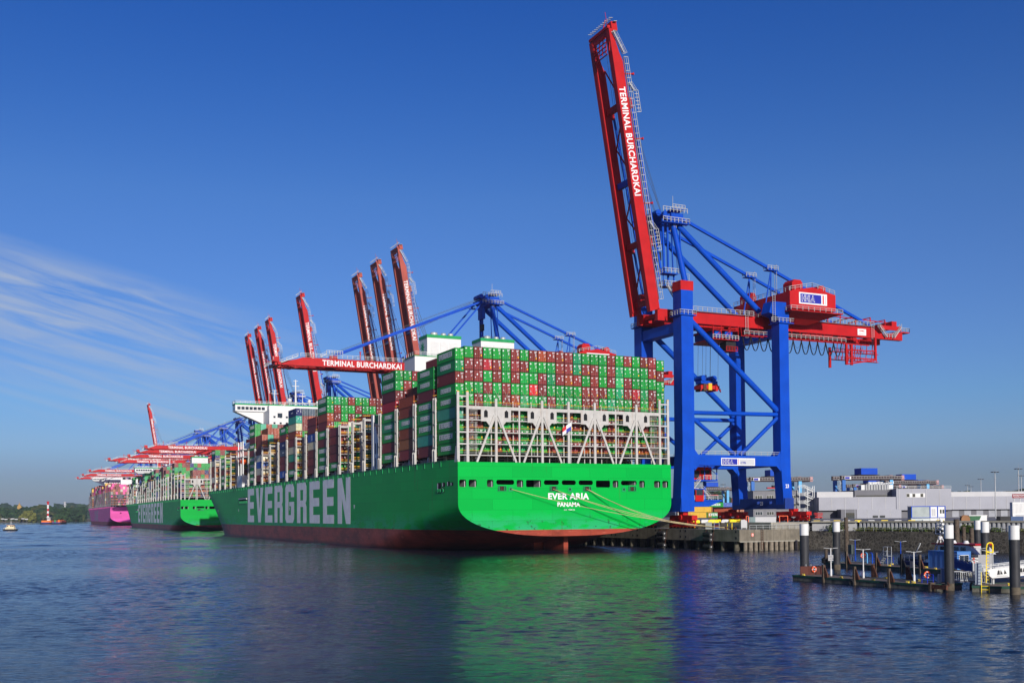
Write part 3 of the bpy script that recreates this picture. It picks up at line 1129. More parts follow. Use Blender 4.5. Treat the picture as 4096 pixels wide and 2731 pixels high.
def fill_ship(first, x0, y0, dz, palette):
    if first:
        for c in range(24):
            outer = c in (0, 23)
            zb = ZB + (0 if outer else .57)
            xx = c * P_
            for r in range(9):            # r counted from the top
                code = AFT[r][c] if r < 5 else rnd.choice(MIX)
                if c == 0 and r >= 3: code = 'GGTGGG'[r - 3]
                z = zb + (8 - r) * T_
                lab = '%s container end-on at the stern, %s column from left, %s row down' % (WORDS[code], ORD[c], ORD[r])
                container(code, xx, 0, z, lab, mark_for(code) if c == 0 else None)
    for s0, port, inner, word in BAYS:
        zb = ZB + dz + .1
        named = first and s0 < 180
        if port:
            n = len(port)
            for r, code in enumerate(port):
                if not first: code = rnd.choice(palette)
                z = zb + (n - 1 - r) * T_
                if named:
                    lab = '%s container, %s from the top, %s' % (WORDS[code], ORD[r], word)
                    container(code, x0, y0 + s0, z, lab, mark_for(code))
                else: stuff_box(x0, y0 + s0, z, COLS[code])
                if not named and code in 'Gg' and first:
                    far_marks.append((x0, y0 + s0, z))
        for c in range(1, 24):
            n = inner[min(c - 1, len(inner) - 1)]
            if not first: n = max(0, n - rnd.choice((0, 0, 0, 1)))
            for k in range(n):
                code = rnd.choice(palette)
                z = zb + k * T_
                x = x0 + c * P_
                top = k >= n - 3
                if first and s0 == 45.4 and c in (1, 2, 3) and top:
                    code = {(1, 8): 'G', (1, 7): 'R', (1, 6): 'R', (2, 8): 'R', (2, 7): 'G', (2, 6): 'R'}.get((c, k), code)
                    container(code, x, y0 + s0, z, '%s container end-on beside the fourth stack, %s column in, %s row down' % (WORDS[code], ORD[c - 1], ORD[8 - k]))
                elif first and s0 == 118.5 and c < 9 and top:
                    code = {8: 'xgGRGGRRW', 7: 'xRGGRGGRW', 6: 'xRGRGRGOG'}[k][c]
                    container(code, x, y0 + s0, z, '%s container end-on, tall amidships stack, %s column in, %s row down' % (WORDS[code], ORD[c - 1], ORD[8 - k]))
                else:
                    if first and s0 in (209.0, 224.6) and c < 4: code = rnd.choice('WOTRGO')
                    if first and s0 == 163.4 and k == 8: code = rnd.choice('kkKkR')
                    stuff_box(x, y0 + s0, z, COLS[code])




def ship(kind, x0, y0, dz, hull_m, label, lash_m, name, low=0.0):
    root = empty('container_ship', (x0, y0, dz), label, 'ship')
    hull_mesh(hull_m, root)
    C0 = 30.15
    # transom with its row of mooring ports cut through
    prof = []
    zs = [22.6, 18, 13.6, 12.6, 12, 11.2, 10.4, 9.6, 8.7, 7.9, 7.2, 6.6, 6.1, 5.6, 5.2, 4.8, 4.5, 4.2, 4.05]
    lft = [(C0 - half_breadth(-3, z)[0], z) for z in zs]
    rgt = [(C0 + half_breadth(-3, z)[0], z) for z in zs][::-1]
    big = [(9.6, 14.5), (17.8, 22.0), (22.8, 27.1), (27.9, 32.0), (32.8, 37.0), (37.9, 42.1), (45.4, 50.2)]
    small = [(-0.3, 1.5), (2.2, 4.3), (7.1, 8.8), (15.2, 17.0), (42.9, 44.6), (51.0, 52.7), (55.6, 57.5), (58.2, 60.0)]
    holes = []
    if kind == 'green':
        for a, b in big:
            tall = a in (17.8, 37.9)
            holes.append(rrect(a, b, 16.45 if tall else 17.05, 18.25, .35 if tall else .55))
        for a, b in small: holes.append(rrect(a, b, 16.45, 18.25, .4))
    else:
        for a, b in ((9.5, 11), (20, 24), (29, 30.5), (37, 41), (50, 51.5)): holes.append(rrect(a, b, 15.4, 16.6, .35))
    curve_plate('transom', lft + rgt, holes, .16, hull_m, root, -3.0)
    mb = MB()
    mb.box(-.3, 60.6, -2.7, 5.5, 15.9, 16.1, 0)
    mb.box(-.3, 60.6, 5.5, 5.7, 16.1, 22.0, 0)
    mb.box(-.3, 60.6, -2.7, 5.5, 19.6, 19.8, 0)
    for a, b in big + small:
        if a > 5 and (b - a) > 3 and a not in (17.8, 45.4): continue
        mb.box(b - .12, b + .05, -2.3, .8, 16.1, 19.6, 1)
    mb.build('mooring_deck', [DKIN, LGREYB], root)
    # roller fairleads
    if kind == 'green':
        for a, b in ((9.9, 12.4), (24.3, 26.7), (34.0, 36.5), (47.5, 50.0)):
            f = MB()
            z0, z1 = 15.4, 16.8
            f.box(a, b, -3.34, -3.09, z0, z0 + .15).box(a + .15, b - .15, -3.34, -3.09, z1 - .15, z1)
            f.bar((a + .07, -3.2, z0 + .15), (a + .2, -3.2, z1 - .15), .15, .2).bar((b - .07, -3.2, z0 + .15), (b - .2, -3.2, z1 - .15), .15, .2)
            f.box(a + .2, b - .2, -3.12, -3.085, z0 + .15, z1 - .15, 1)
            for k in range(4): f.tube((a + .5 + k * .48, -3.2, z0 + .2), (a + .5 + k * .48, -3.2, z1 - .2), .14, 8, m=2 if k in (1, 2) else 0)
            f.build('fairlead', [EGRN, DKIN, RUST], root)
        for c in (13.5, 30.2, 46.2):
            f = MB()
            f.prism([(c + .6 * math.cos(a), -3.09, 16.0 + .6 * math.sin(a)) for a in [R(k * 15) for k in range(13)]] + [(c - .6, -3.09, 15.3), (c + .6, -3.09, 15.3)], (0, -.15, 0))
            f.tube((c, -3.25, 15.95), (c, -3.30, 15.95), .26, 12, m=1)
            f.build('panama_lead', [EGRN, DKIN], root)
    # leads in the side near the stern, black plates painting the shade of ports
    if kind == 'green':
        for a, b, z0, z1, gg in ((8.0, 10.8, 15.2, 17.8, 1), (5.3, 7.4, 16.7, 17.8, 0), (5.8, 7.4, 15.2, 16.5, 1), (2.1, 4.0, 16.8, 18.0, 0), (-.2, 1.6, 16.8, 17.7, 0)):
            f = MB()
            yy = rrect(a, b, z0, z1, .35)
            f.prism([(-.66, y, z) for y, z in yy][::-1], (-.03, 0, 0), 0)
            if gg:
                for k in range(3): f.tube((-.78, a + .5 + k * (b - a - 1) / 2, z0 + .2), (-.78, a + .5 + k * (b - a - 1) / 2, z0 + 1.0), .12, 8, m=1)
            f.prism([(-.695, y, z) for y, z in rrect(b - .55, b - .08, z0 + .1, z1 - .1, .15)][::-1], (-.01, 0, 0), 2)
            f.build('painted_side_port', [DKIN, EGRN, SWHITE], root)
        f = MB()
        f.box(-.72, -.66, 253.5, 272.5, 16.3, 18.4, 0)
        f.tube((-.9, 254, 17.7), (-.9, 272, 17.7), .35, 8, m=1)
        for k in range(14): f.box(-.95, -.72, 254.2 + k * 1.35, 254.7 + k * 1.35, 15.6, 16.7, 2)
        f.build('accommodation_ladder', [DKIN, GALV, EGRN], root)
    # deck and its edge
    mb = MB()
    pts = [(C0 - half_breadth(s, 22.2)[0] + .2, s) for s in (-2.8, 100, 300, 350, 365, 375, 385, 393, 397)]
    pts += [(2 * C0 - x, y) for x, y in pts[::-1]]
    mb.prism([(x, y, 22.1) for x, y in pts], (0, 0, .12))
    mb.build('deck', DGRN if kind == 'green' else DLASH, root)
    mb = MB()
    for k in range(64):       # stiffening brackets and drain marks along the sheer strake
        s = 8 + k * 5.9
        if s < 362: mb.box(-.80, -.62, s, s + .12, 21.8, 23.25)
    mb.box(-.78, -.65, 4, 360, 23.2, 23.3)
    mb.build('sheer_strake', EGRN if kind == 'green' else hull_m, root)
    mb = MB()
    for s0 in [14.0, 28.8] + [43.9 + 14.85 * k for k in range(22)]:
        if s0 < 356:
            mb.box(.3, .9, s0 + 5.8, s0 + 6.6, 22.3, 25.0)
    for k in range(24): mb.box(.8, 59.5, 14.6 + k * 14.85, 27.4 + k * 14.85, 22.3, 24.3, 1) if k * 14.85 < 325 else None
    mb.build('hatch_coamings', [lash_m, DLASH], root)
    # name, port of registry, ship number
    mb = MB()
    if kind == 'green':
        nm, pt = name
        text(mb, nm, (24.0, -3.10, 13.35), (1, 0, 0), (0, 0, 1), 11.8, 1.65, .036)
        text(mb, pt, (26.6, -3.10, 11.5), (1, 0, 0), (0, 0, 1), 6.6, 1.15, .034)
        text(mb, 'IMO  9909132', (28.5, -3.10, 10.55), (1, 0, 0), (0, 0, 1), 3.1, .34, .02)
        mb.build('name', LWHITE, root)
        mb = MB()
        cells = [(252.7, 238.9), (234.9, 219.6), (215.9, 201.8), (197.6, 183.2), (178.4, 163.9), (159.2, 144.9), (140.3, 126.2), (121.7, 107.7), (103.1, 88.3)]
        block_word(mb, 'EVERGREEN', (-.655, 0, 6.95), (0, -1, 0), (0, 0, 1), 0, 15.1, cells=[(-a, -b) for a, b in cells], ext=(-.012, 0, 0))
        mb.build('lettering', mat('hull_lettering_paint', (.92, .90, .84), .5, var=.08, scale=.3, streak=.2, stain=(.3, .3, .28)), root)
        mb = MB()
        for s in (83.5, 170.5, 210, 274, 330):
            mb = MB()
            mb.prism([(-.66, s, 13.0), (-.66, s + 1.2, 13.0), (-.66, s + .9, 11.8), (-.66, s + .5, 11.8)], (-.01, 0, 0))
            mb.build('tug_mark', LWHITE, root)
    else:
        text(mb, name[0], (24.5, -3.10, 12.6), (1, 0, 0), (0, 0, 1), 11.0, 1.5, .03)
        mb.build('name', LWHITE, root)
        mb = MB()
        text(mb, 'ONE', (-.66, 240, 6.5), (0, -1, 0), (0, 0, 1), 62, 13.5, .03)
        mb.build('lettering', mat('grey_lettering_paint', (.33, .30, .36), .6), root)
    # rudder and skeg
    mb = MB()
    mb.prism([(31.6, 3.2, -3), (31.6, 3.2, 4.6), (31.6, 9, 4.7), (31.6, 15, 2.0), (31.6, 13, -3)], (1.3, 0, 0))
    mb.build('rudder', hull_m, root)
    mb = MB()
    mb.prism([(29.2, 16, -4), (29.2, 16, 2.4), (29.2, 40, 1.0), (29.2, 60, -4)], (3.0, 0, 0))
    mb.build('skeg', hull_m, root)
    # stern lashing bridge with its big A-shaped trusses
    mb = MB()
    ya, yb = -2.7, -1.1
    for t in (-.3, 2.2, 57.9, 60.5):
        mb.box(t - .32, t + .32, ya, ya + .5, 22.55, 39.8)
        mb.prism([(t - .36, ya - .04, 22.6), (t - .36, yb + .3, 22.6), (t - .36, yb - .6, 26.5), (t - .36, ya - .04, 26.5)], (.72, 0, 0))
    for t in (9.9, 22.7, 30.3, 38.0, 50.6):
        mb.box(t - .31, t + .31, ya - .05, ya + .45, 22.55, 38.4)
        mb.box(t - .85, t - .6, yb - .2, yb, 22.55, 36.4)
    for t in (16.3, 44.3):
        mb.box(t - .2, t + .2, ya + .06, ya + .36, 22.55, 36.9)
    for z in LEV: mb.box(-.3, 60.5, ya + .07, yb + .2, z - .22, z)
    mb.box(2.5, 57.6, ya + .02, ya + .42, 35.6, 36.42)
    for z in (27.2, 30.1, 33.1, 36.4, 38.9):
        for a, b in ((-.3, 2.2), (57.9, 60.5)): mb.box(a, b, ya + .05, ya + .35, z - .35, z)
    for k in range(12):       # cell posts behind the walkways
        t = 5.05 + k * 2 * P_
        mb.box(t - .10, t + .10, yb - .1, yb + .1, 22.6, 37.6 if 1 < t < 57 else 36)
    for tc_ in (9.9, 22.7, 38.0, 50.6):
        s1 = 1
        for sg in (-1, 1):
            mb.prism([(tc_ + sg * .36, ya + .01, 36.0), (tc_ + sg * 4.1, ya + .01, 36.0), (tc_ + sg * 4.1, ya + .01, 32.7), (tc_ + sg * 2.7, ya + .01, 32.7), (tc_ + sg * 1.3, ya + .01, 31.0), (tc_ + sg * .36, ya + .01, 33.2)][::sg], (0, .28, 0))
            mb.bar((tc_ + sg * .55, ya - .12, 34.2), (tc_ + sg * 5.35, ya - .12, 22.6), .52, .3, up=(0, 1, 0))
            mb.prism([(tc_ + sg * 2.3, ya - .02, 33.7), (tc_ + sg * 3.3, ya - .02, 33.7), (tc_ + sg * 3.3, ya - .02, 35.2), (tc_ + sg * 2.8, ya - .02, 35.6), (tc_ + sg * 2.3, ya - .02, 35.2)][::sg], (0, .02, 0), 2)  # black arch painted on for the shade of a gusset opening
    for z in LEV:
        for h, r_ in ((1.05, .10), (.55, .07)):
            mb.bar((-.2, ya + .1, z + h), (60.4, ya + .1, z + h), r_ * .6, m=1 if h > 1 else 0)
        for k in range(24): mb.box(k * 2.55 - .025, k * 2.55 + .025, ya + .05, ya + .10, z, z + 1.05)
    for a in (2.9, 55.2):     # inclined ladders at each wing
        for i in range(4):
            for q in range(7): mb.box(a, a + 2.2, ya + .5, ya + .9, LEV[i] + .35 * q + .2, LEV[i] + .35 * q + .26)
    for t in (-.3, 60.5, 2.2, 57.9): mb.box(t - .3, t + .3, ya - .02, ya + .5, 39.8, 40.0, 1)
    mb.build('stern_lashing_bridge', [lash_m, YEL, DKIN], root)
    # lashing rods crossed on the lower tiers of the aft wall
    mb = MB()
    for c in range(1, 23):
        x = c * P_
        for (z0, z1) in ((37.4, 41.5),):
            mb.bar((x + .2, -.35, z0), (x + 2.2, -.12, z1), .05)
            mb.bar((x + 2.2, -.35, z0), (x + .2, -.12, z1), .05)
    mb.build('lashing_rods', mat('lashing_rod_steel', (.35, .33, .26), .5), root)
    # lashing bridges between the bays, one shape copied forward
    me = None
    for s in [13.6, 28.75, 43.9, 58.9, 74.5, 87.2, 101.9, 117.1, 131.9, 147.1, 162.1, 177.2, 192.3, 207.5, 223.1, 238.2, 253.2, 296.8, 311.9, 326.9, 341.2, 356.3]:
        if me is None:
            b = bridge_mesh(LEV)
            o = b.build('lashing_bridge', [lash_m, YEL], root)
            me = o.data
        else: o = link('lashing_bridge', me, root)
        o.location = (0, s, 0)
    # breakwater at the bow
    mb = MB()
    mb.prism([(1.5, 359.5, 22.2), (1.5, 360.3, 22.2), (2.4, 360.3, 29.5), (2.4, 359.5, 29.5)], (56, 0, 0))
    for k in range(12): mb.prism([(3 + k * 5, 359.4, 22.2), (3 + k * 5, 357.6, 22.2), (3 + k * 5, 359.4, 28)], (.25, 0, 0))
    mb.build('breakwater', lash_m, root)
    # funnel island
    if kind == 'green':
        mb = MB()
        mb.box(11.8, 49, 61.5, 71, 22.3, 58.0, 0)
        mb.box(11.6, 49.2, 61.3, 71.2, 58.0, 58.25, 1)
        mb.rail((11.8, 61.4, 58.25), (49, 61.4, 58.25)).rail((11.8, 61.4, 58.25), (11.8, 71, 58.25))
        mb.build('engine_casing', [SWHITE, EGRN], root)
        for x0_, x1_ in ((16.4, 27.6), (34.4, 45.9)):
            f = MB()
            f.prism([(x0_, 63, 58.25), (x1_, 63, 58.25), (x1_, 70, 58.25), (x0_ - 0, 70, 58.25)], (0, 0, 5.9), 0)
            f.box(x0_ - .12, x1_ + .12, 62.88, 70.12, 64.15, 65.1, 1)
            for k in range(3):
                a = x0_ + 1.2 + k * 3.1
                f.box(a, a + 2.6, 62.93, 62.99, 59.0, 63.0, 2)
                for q in range(9): f.box(a, a + 2.6, 62.87, 62.92, 59.1 + q * .44, 59.3 + q * .44, 0)
            f.prism([(x0_ - .02, 67 + math.cos(R(90 + 45 * k + 22.5 * j)) * (1.9 if j == 0 else .75), 61.5 + math.sin(R(90 + 45 * k + 22.5 * j)) * (1.9 if j == 0 else .75)) for k in range(8) for j in range(2)], (-.03, 0, 0), 1)
            fo = f.build('funnel', [SWHITE, EGRN, mat('louvre_grey', (.6, .6, .6), .6)], root)
            g = MB()
            for px, py, r_ in ((x0_ + 3, 65, 1.1), (x0_ + 6.3, 65.4, .8), (x0_ + 8.6, 65.2, .8), (x0_ + 4.6, 68, .55)):
                g.tube((px, py, 65.1), (px, py, 66.0), r_, 14).tube((px, py, 66.0), (px, py, 66.1), r_ * .8, 12, m=1)
            g.build('exhaust_pipe', [GALV, BLACK], fo)
        g = MB()      # white wing structure with painted dark ovals for shaded openings at the ship's side
        g.box(0.1, .5, 66.5, 68.2, 22.4, 40, 0)
        pr = [(.2, 60.8, 22.4), (.2, 66.5, 22.4), (.2, 66.5, 35.2), (.2, 65.3, 36.5), (.2, 62.2, 32), (.2, 61.2, 30)]
        g.prism(pr, (.35, 0, 0), 0)
        for y_ in (62.3, 64.6):
            for z_ in (23.6, 28.0): g.prism([(.19, y, z) for y, z in rrect(y_ - .55, y_ + .55, z_, z_ + 3.4, .5)][::-1], (-.02, 0, 0), 1)
        g.build('casing_wing', [SWHITE, DLASH], root)
    else:
        mb = MB()
        mb.box(16, 44, 61.5, 71, 22.3, 55, 0)
        for px in (20, 26, 32, 38): mb.tube((px, 66, 55), (px, 66, 58), 1.4, 12, m=1)
        mb.build('engine_casing', [SWHITE, BLACK], root)
    # accommodation block with navigation bridge
    mb = MB()
    mb.box(13.5, 46.8, 272, 289, 22.3, 60.9, 0)
    for dk in range(9):
        for k in range(10): mb.box(15.5 + k * 3, 16.5 + k * 3, 271.94, 272, 33 + dk * 3.0, 33.9 + dk * 3.0, 1)
    mb.box(17.5, 19.8, 271.9, 272.02, 57.2, 59.3, 1)
    mb.build('accommodation_block', [SWHITE, GLASS], root)
    mb = MB()
    mb.box(-.3, 60.6, 284.5, 291.5, 60.9, 64.1, 0)
    mb.box(15, 45.3, 279.0, 284.5, 60.9, 63.6, 0)
    for a, b in ((0.5, 14.3), (46.0, 59.8)):
        n = 7
        for k in range(n):
            x = a + (b - a) * k / n
            mb.box(x + .15, x + (b - a) / n - .25, 284.40, 284.5, 61.75, 63.15, 1)
    for k in range(3): mb.box(-.34, -.3, 285.2 + k * 2.1, 286.9 + k * 2.1, 61.75, 63.15, 1)
    mb.box(-.45, 60.75, 284.25, 291.8, 64.1, 64.75, 2)
    mb.prism([(-.3, 285.5, 60.9), (13.5, 285.5, 60.9), (13.5, 285.5, 55.0)], (0, 5, 0), 0)
    mb.prism([(60.6, 285.5, 60.9), (46.8, 285.5, 55.0), (46.8, 285.5, 60.9)], (0, 5, 0), 0)
    mb.build('navigation_bridge', [SWHITE, GLASS, EGRN if kind == 'green' else SWHITE], root)
    mb = MB()
    for a, b in (((-.4, 284.4), (60.7, 284.4)), ((-.4, 291.6), (60.7, 291.6)), ((-.4, 284.4), (-.4, 291.6))):
        mb.rail((*a, 64.75), (*b, 64.75), 1.3, 2.4, .06)
    mb.stair((24, 284, 64.7), (18.5, 284, 61), .9, (0, 1, 0))
    mb.build('bridge_railing', WHITE, root)
    mb = MB()
    for x, h, w in ((19.5, 7.5, .8), (30, 13, 1.2), (33.5, 6.5, .5)):
        mb.tube((x, 287, 64.75), (x, 287, 64.75 + h), w * .45, 8, w * .25)
        mb.box(x - 1.8, x + 1.8, 286.9, 287.1, 64.75 + h * .75, 64.95 + h * .75)
        mb.box(x - 1.2, x + 1.2, 286.9, 287.1, 64.75 + h * .95, 64.95 + h * .95)
    mb.tube((16.4, 286, 64.75), (16.4, 286, 79), .07, 5)
    for x, r_ in ((27, 1.1), (37, .9), (41, .6)):
        mb.tube((x, 287, 64.75), (x, 287, 66.5), .3, 8)
        for k in range(6): mb.tube((x, 287, 66.3 + r_ * (1 - math.cos(R(30 * k)))), (x, 287, 66.3 + r_ * (1 - math.cos(R(30 * k + 30)))), r_ * math.sin(R(30 * k)) + .01, 12, r_ * math.sin(R(30 * k + 30)) + .01, caps=False)
    mb.box(25, 44, 286, 288, 66.0, 66.15)
    mb.build('mast', SWHITE, root)
    # free-fall of gear abreast of the deckhouse: davit platforms and the lifeboat
    if kind == 'green':
        mb = MB()
        mb.box(-.3, 3.5, 268, 280, 22.3, 29.0, 0)
        for z in (37.5, 41.0): mb.box(-.3, 12, 266, 282, z, z + .3, 0)
        for y_ in (267, 272, 278): mb.box(-.2, .3, y_, y_ + .4, 29, 45, 0)
        mb.prism([(2, 266.5, 41.3), (12, 266.5, 41.3), (12, 266.5, 46), (4, 266.5, 45)], (0, 14, 0), 0)
        mb.build('davit_deck', SWHITE, root)
        lb = MB()
        n = 10
        for a, b in zip(range(n), range(1, n + 1)):
            f1, f2 = a / n, b / n
            r1, r2 = [1.65 * math.sqrt(max(0, 1 - (2 * f - 1) ** 4)) + .02 for f in (f1, f2)]
            lb.tube((1.3, 269 + 9.5 * f1, 35.6), (1.3, 269 + 9.5 * f2, 35.6), r1, 14, r2, caps=False)
        lb.box(.4, 2.2, 275.2, 277.4, 36.6, 38.0, 0)
        lb.build('lifeboat', mat('lifeboat_orange', (.75, .10, .015), .45), root)
    if kind == 'green' and y0 < 10:
        mb = MB()
        mb.tube((30.6, -3.0, 22.6), (30.6, -3.6, 33.2), .09, 8)
        fo = mb.build('flagstaff', WHITE, root)
        f = MB()
        q = [(30.5 - 2.6 * u_, -3.55 + .25 * math.sin(u_ * 5), 33.0 - v_ * 1.9 - u_ * 1.6) for v_ in (0, .5, 1) for u_ in (0, .5, 1)]
        f.add(q, [(0, 3, 4, 1)], 0)
        f.add(q, [(1, 4, 5, 2)], 1)
        f.add(q, [(3, 6, 7, 4)], 2)
        f.add(q, [(4, 7, 8, 5)], 0)
        f.build('ensign', [LWHITE, SRED, NAVY], fo)
    if low:
        for ch in root.children:
            k = ch.name.split('.')[0]
            if k in ('accommodation_block', 'navigation_bridge', 'bridge_railing', 'mast'): ch.location.z -= low
            elif k in ('engine_casing', 'funnel'): ch.location.z -= low + 1.5
    return root


ship('green', 0, 0, 0, GHULL, 'nearest green container ship, stern on, with great white letters along its side', LASH, ('EVER ARIA', 'PANAMA'))
fill_ship(True, 0, 0, 0, 'GGGGgRRRRROGRTWO')
GHULL2 = hull_mat('far_green_hull_paint', (0.0, 0.38, 0.045), (0.27, 0.055, 0.040), 3.9)
ship('green', 2.0, 486, -1.9, GHULL2, 'farther green container ship whose stern shows behind the bow of the nearest one', LASH, ('EVER ACT', 'SINGAPORE'), 9.0)
ship('pink', 0.5, 1014, -2.0, PHULL, 'magenta pink container ship, the farthest of the three moored in line', DLASH, ('ONE MODERN',))


def far_load(x0, y0, dz, palette, hi, low_port):
    r = random.Random(int(y0))
    for k in range(23):
        s0 = 0 + k * 15.0 if k < 17 else 0 + k * 15.0 + 0
        if 59 < s0 < 72 or 255 < s0 < 296 or s0 > 345: continue
        n0 = r.choice(hi)
        pal = r.choice(palette)
        for c in range(24):
            n = n0 - (r.random() < .15) - (low_port if c < 1 and r.random() < .4 else 0)
            if k == 0 and x0 > 1: n = min(n, 6 - (c < 3) * 2)
            for j in range(max(n, 0)):
                if 1 < c < 22 and j < n - 4 and k > 0: continue
                cd_ = r.choice(pal)
                stuff_box(x0 + c * P_, y0 + s0, ZB + dz + .1 + j * T_, COLS[cd_])
                if c == 0 and cd_ in 'Gg' and y0 < 600: far_marks.append((x0, y0 + s0, ZB + dz + .1 + j * T_))


far_load(2.0, 486, -1.9, ['GGGRRWBT', 'GGgRROGN', 'RRGWTBOR', 'GGGGgRR'], [6, 7, 7, 8, 8], 2)
far_load(0.5, 1014, -2.0, ['PPPPRRWK', 'PPROPXWR', 'PPPPPRNO', 'PRRYXWRO'], [7, 8, 8, 9], 0)

# ---------------------------------------------------------------- quay cranes
Z0, Z1 = 5.35, 6.95         # apron at the waterside rail, raised yard at the landside rail
VN, VF = -12.4, 8.2         # aft and forward side frames relative to the crane's root (root stands at s = 13)


def crane(raised, loc, label, red=RED):
    """ship-to-shore gantry crane; local x runs landward from the ship (world t), y along the quay"""
    root = empty('quay_crane', loc, label, 'crane', 'container cranes along the quay')
    OX = 69.5

    def B(): return MB((OX, 0, Z0))

    def put(mb, name, mats, parent=root):
        return mb.build(name, mats, parent)
    for vn, near in ((VN, 1), (VF, 0)):
        v0, v1 = vn, vn + 4.0
        # waterside leg: tapered foot, straight shaft, red cap
        m = B()
        m.prism([(66.3, v0, 10.0), (70.8, v0, 10.0), (71.0, v0, 21.5), (71.6, v0, 23.0), (71.6, v0, 26.2), (71.3, v0, 27.2), (71.25, v0, 71.0), (67.35, v0, 71.0), (67.3, v0, 27.0)][::-1], (0, 4.0, 0))
        lg = put(m, 'leg', BLUE)
        m = B()
        m.box(67.2, 71.4, v0 - .06, v1 + .06, 71.0, 73.6)
        put(m, 'leg_cap', RED, lg)
        # landside leg: shaft with the wide head that carries the girders
        m = B()
        m.prism([(102.0, v0 + .2, 10.5), (105.2, v0 + .2, 10.5), (104.5, v0 + .2, 21.0), (104.4, v0 + .2, 64.4), (101.1, v0 + .2, 64.4), (101.1, v0 + .2, 26.5), (100.6, v0 + .2, 23.0), (101.2, v0 + .2, 21.5)], (0, 3.5, 0))
        put(m, 'leg', BLUE)
        m = B()
        yy = v0 + .05
        m.prism([(100.9, yy, 64.4), (104.6, yy, 64.4), (104.5, yy, 70.2), (98.5, yy, 70.2), (97.5, yy, 66.9), (100.4, yy, 66.0)], (0, 3.8, 0))
        put(m, 'leg_head', BLUE)
        # portal beam
        m = B()
        m.box(71.0, 101.4, v0 + .25, v0 + 3.5, 22.8, 25.7)
        for a, sg in ((71.4, 1), (101.0, -1)):
            m.prism([(a, v0 + .26, 25.6), (a + sg * 1.3, v0 + .26, 25.6), (a, v0 + .26, 27.2)][::sg], (0, 3.2, 0))
            m.prism([(a, v0 + .26, 22.9), (a, v0 + .26, 21.3), (a + sg * 1.6, v0 + .26, 22.9)][::sg], (0, 3.2, 0))
        pb = put(m, 'portal_beam', BLUE)
        m = B()
        m.rail((71.5, v0 + .4, 25.7), (101, v0 + .4, 25.7), 1.1, 2.2, .05)
        put(m, 'railing', GALV, pb)
        vc = v0 + 1.9
        for p, q, r_ in (((71.2, 63.3), (101.2, 39.0), .85), ((71.2, 37.4), (101.2, 37.8), .6), ((71.2, 36.4), (86.2, 25.9), .6), ((101.2, 36.8), (88.0, 25.9), .6)):
            m = B()
            m.tube((p[0], vc, p[1]), (q[0], vc, q[1]), r_, 16)
            put(m, 'brace', BLUE)
        m = B()
        m.box(66.6, 72.0, v0 - .5, v1 + .5, 64.0, 64.25)
        for a, b in (((66.6, v0 - .5), (72, v0 - .5)), ((66.6, v1 + .5), (72, v1 + .5)), ((66.6, v0 - .5), (66.6, v1 + .5)), ((72, v0 - .5), (72, v1 + .5))):
            m.rail((*a, 64.25), (*b, 64.25), 1.2, 1.4, .06, 1)
        put(m, 'platform', [BLUE, GALV])
        m = B()
        m.box(100.6, 106.0, v0 - .4, v1 + .4, 64.1, 64.35)
        for a, b in (((98, v0 - .4), (106, v0 - .4)), ((106, v0 - .4), (106, v1 + .4))):
            m.rail((*a, 64.35), (*b, 64.35), 1.2, 1.4, .06, 1)
        m.ladder((98.9, v0 - .3, 64.3), (98.9, v0 - .3, 72.5), .9, m=1)
        put(m, 'platform', [BLUE, GALV])
    # sill beams along the rails, tie beams aloft
    m = B()
    m.box(66.45, 70.7, VN - .35, VF + 4.35, 10.0, 13.8)
    put(m, 'sill_beam', BLUE)
    m = B()
    m.box(101.9, 105.1, VN - .3, VF + 4.0, 10.6, 13.7)
    for k in (5.5, 11.2): m.prism([(101.9, VN + k, 12.2), (101.9, VN + k + .9, 12.2), (101.0, VN + k + .9, 12.0), (101.0, VN + k, 12.0)], (0, 0, .7))
    text(m, '23', (101.88, VN + 11.0, 11.7), (0, -1, 0), (0, 0, 1), 1.3, 1.1, .02, 1)
    put(m, 'sill_beam', [DBLUE, LWHITE])
    for q_ in ((67.6, 70.9, VN + 4.0, VF, 59.8, 62.6), (101.3, 104.2, VN + 3.7, VF + .2, 60.5, 63.0),
               (68.0, 70.8, VN + 4.0, VF, 22.9, 25.4), (101.4, 104.0, VN + 3.7, VF + .2, 22.9, 25.4)):
        m = B()
        m.box(*q_)
        put(m, 'tie_beam', BLUE)
    m = B()
    text(m, '23', (102.6, VN + .19, 16.6), (1, 0, 0), (0, 0, 1), 1.2, 1.1, .03)
    put(m, 'number', LWHITE)
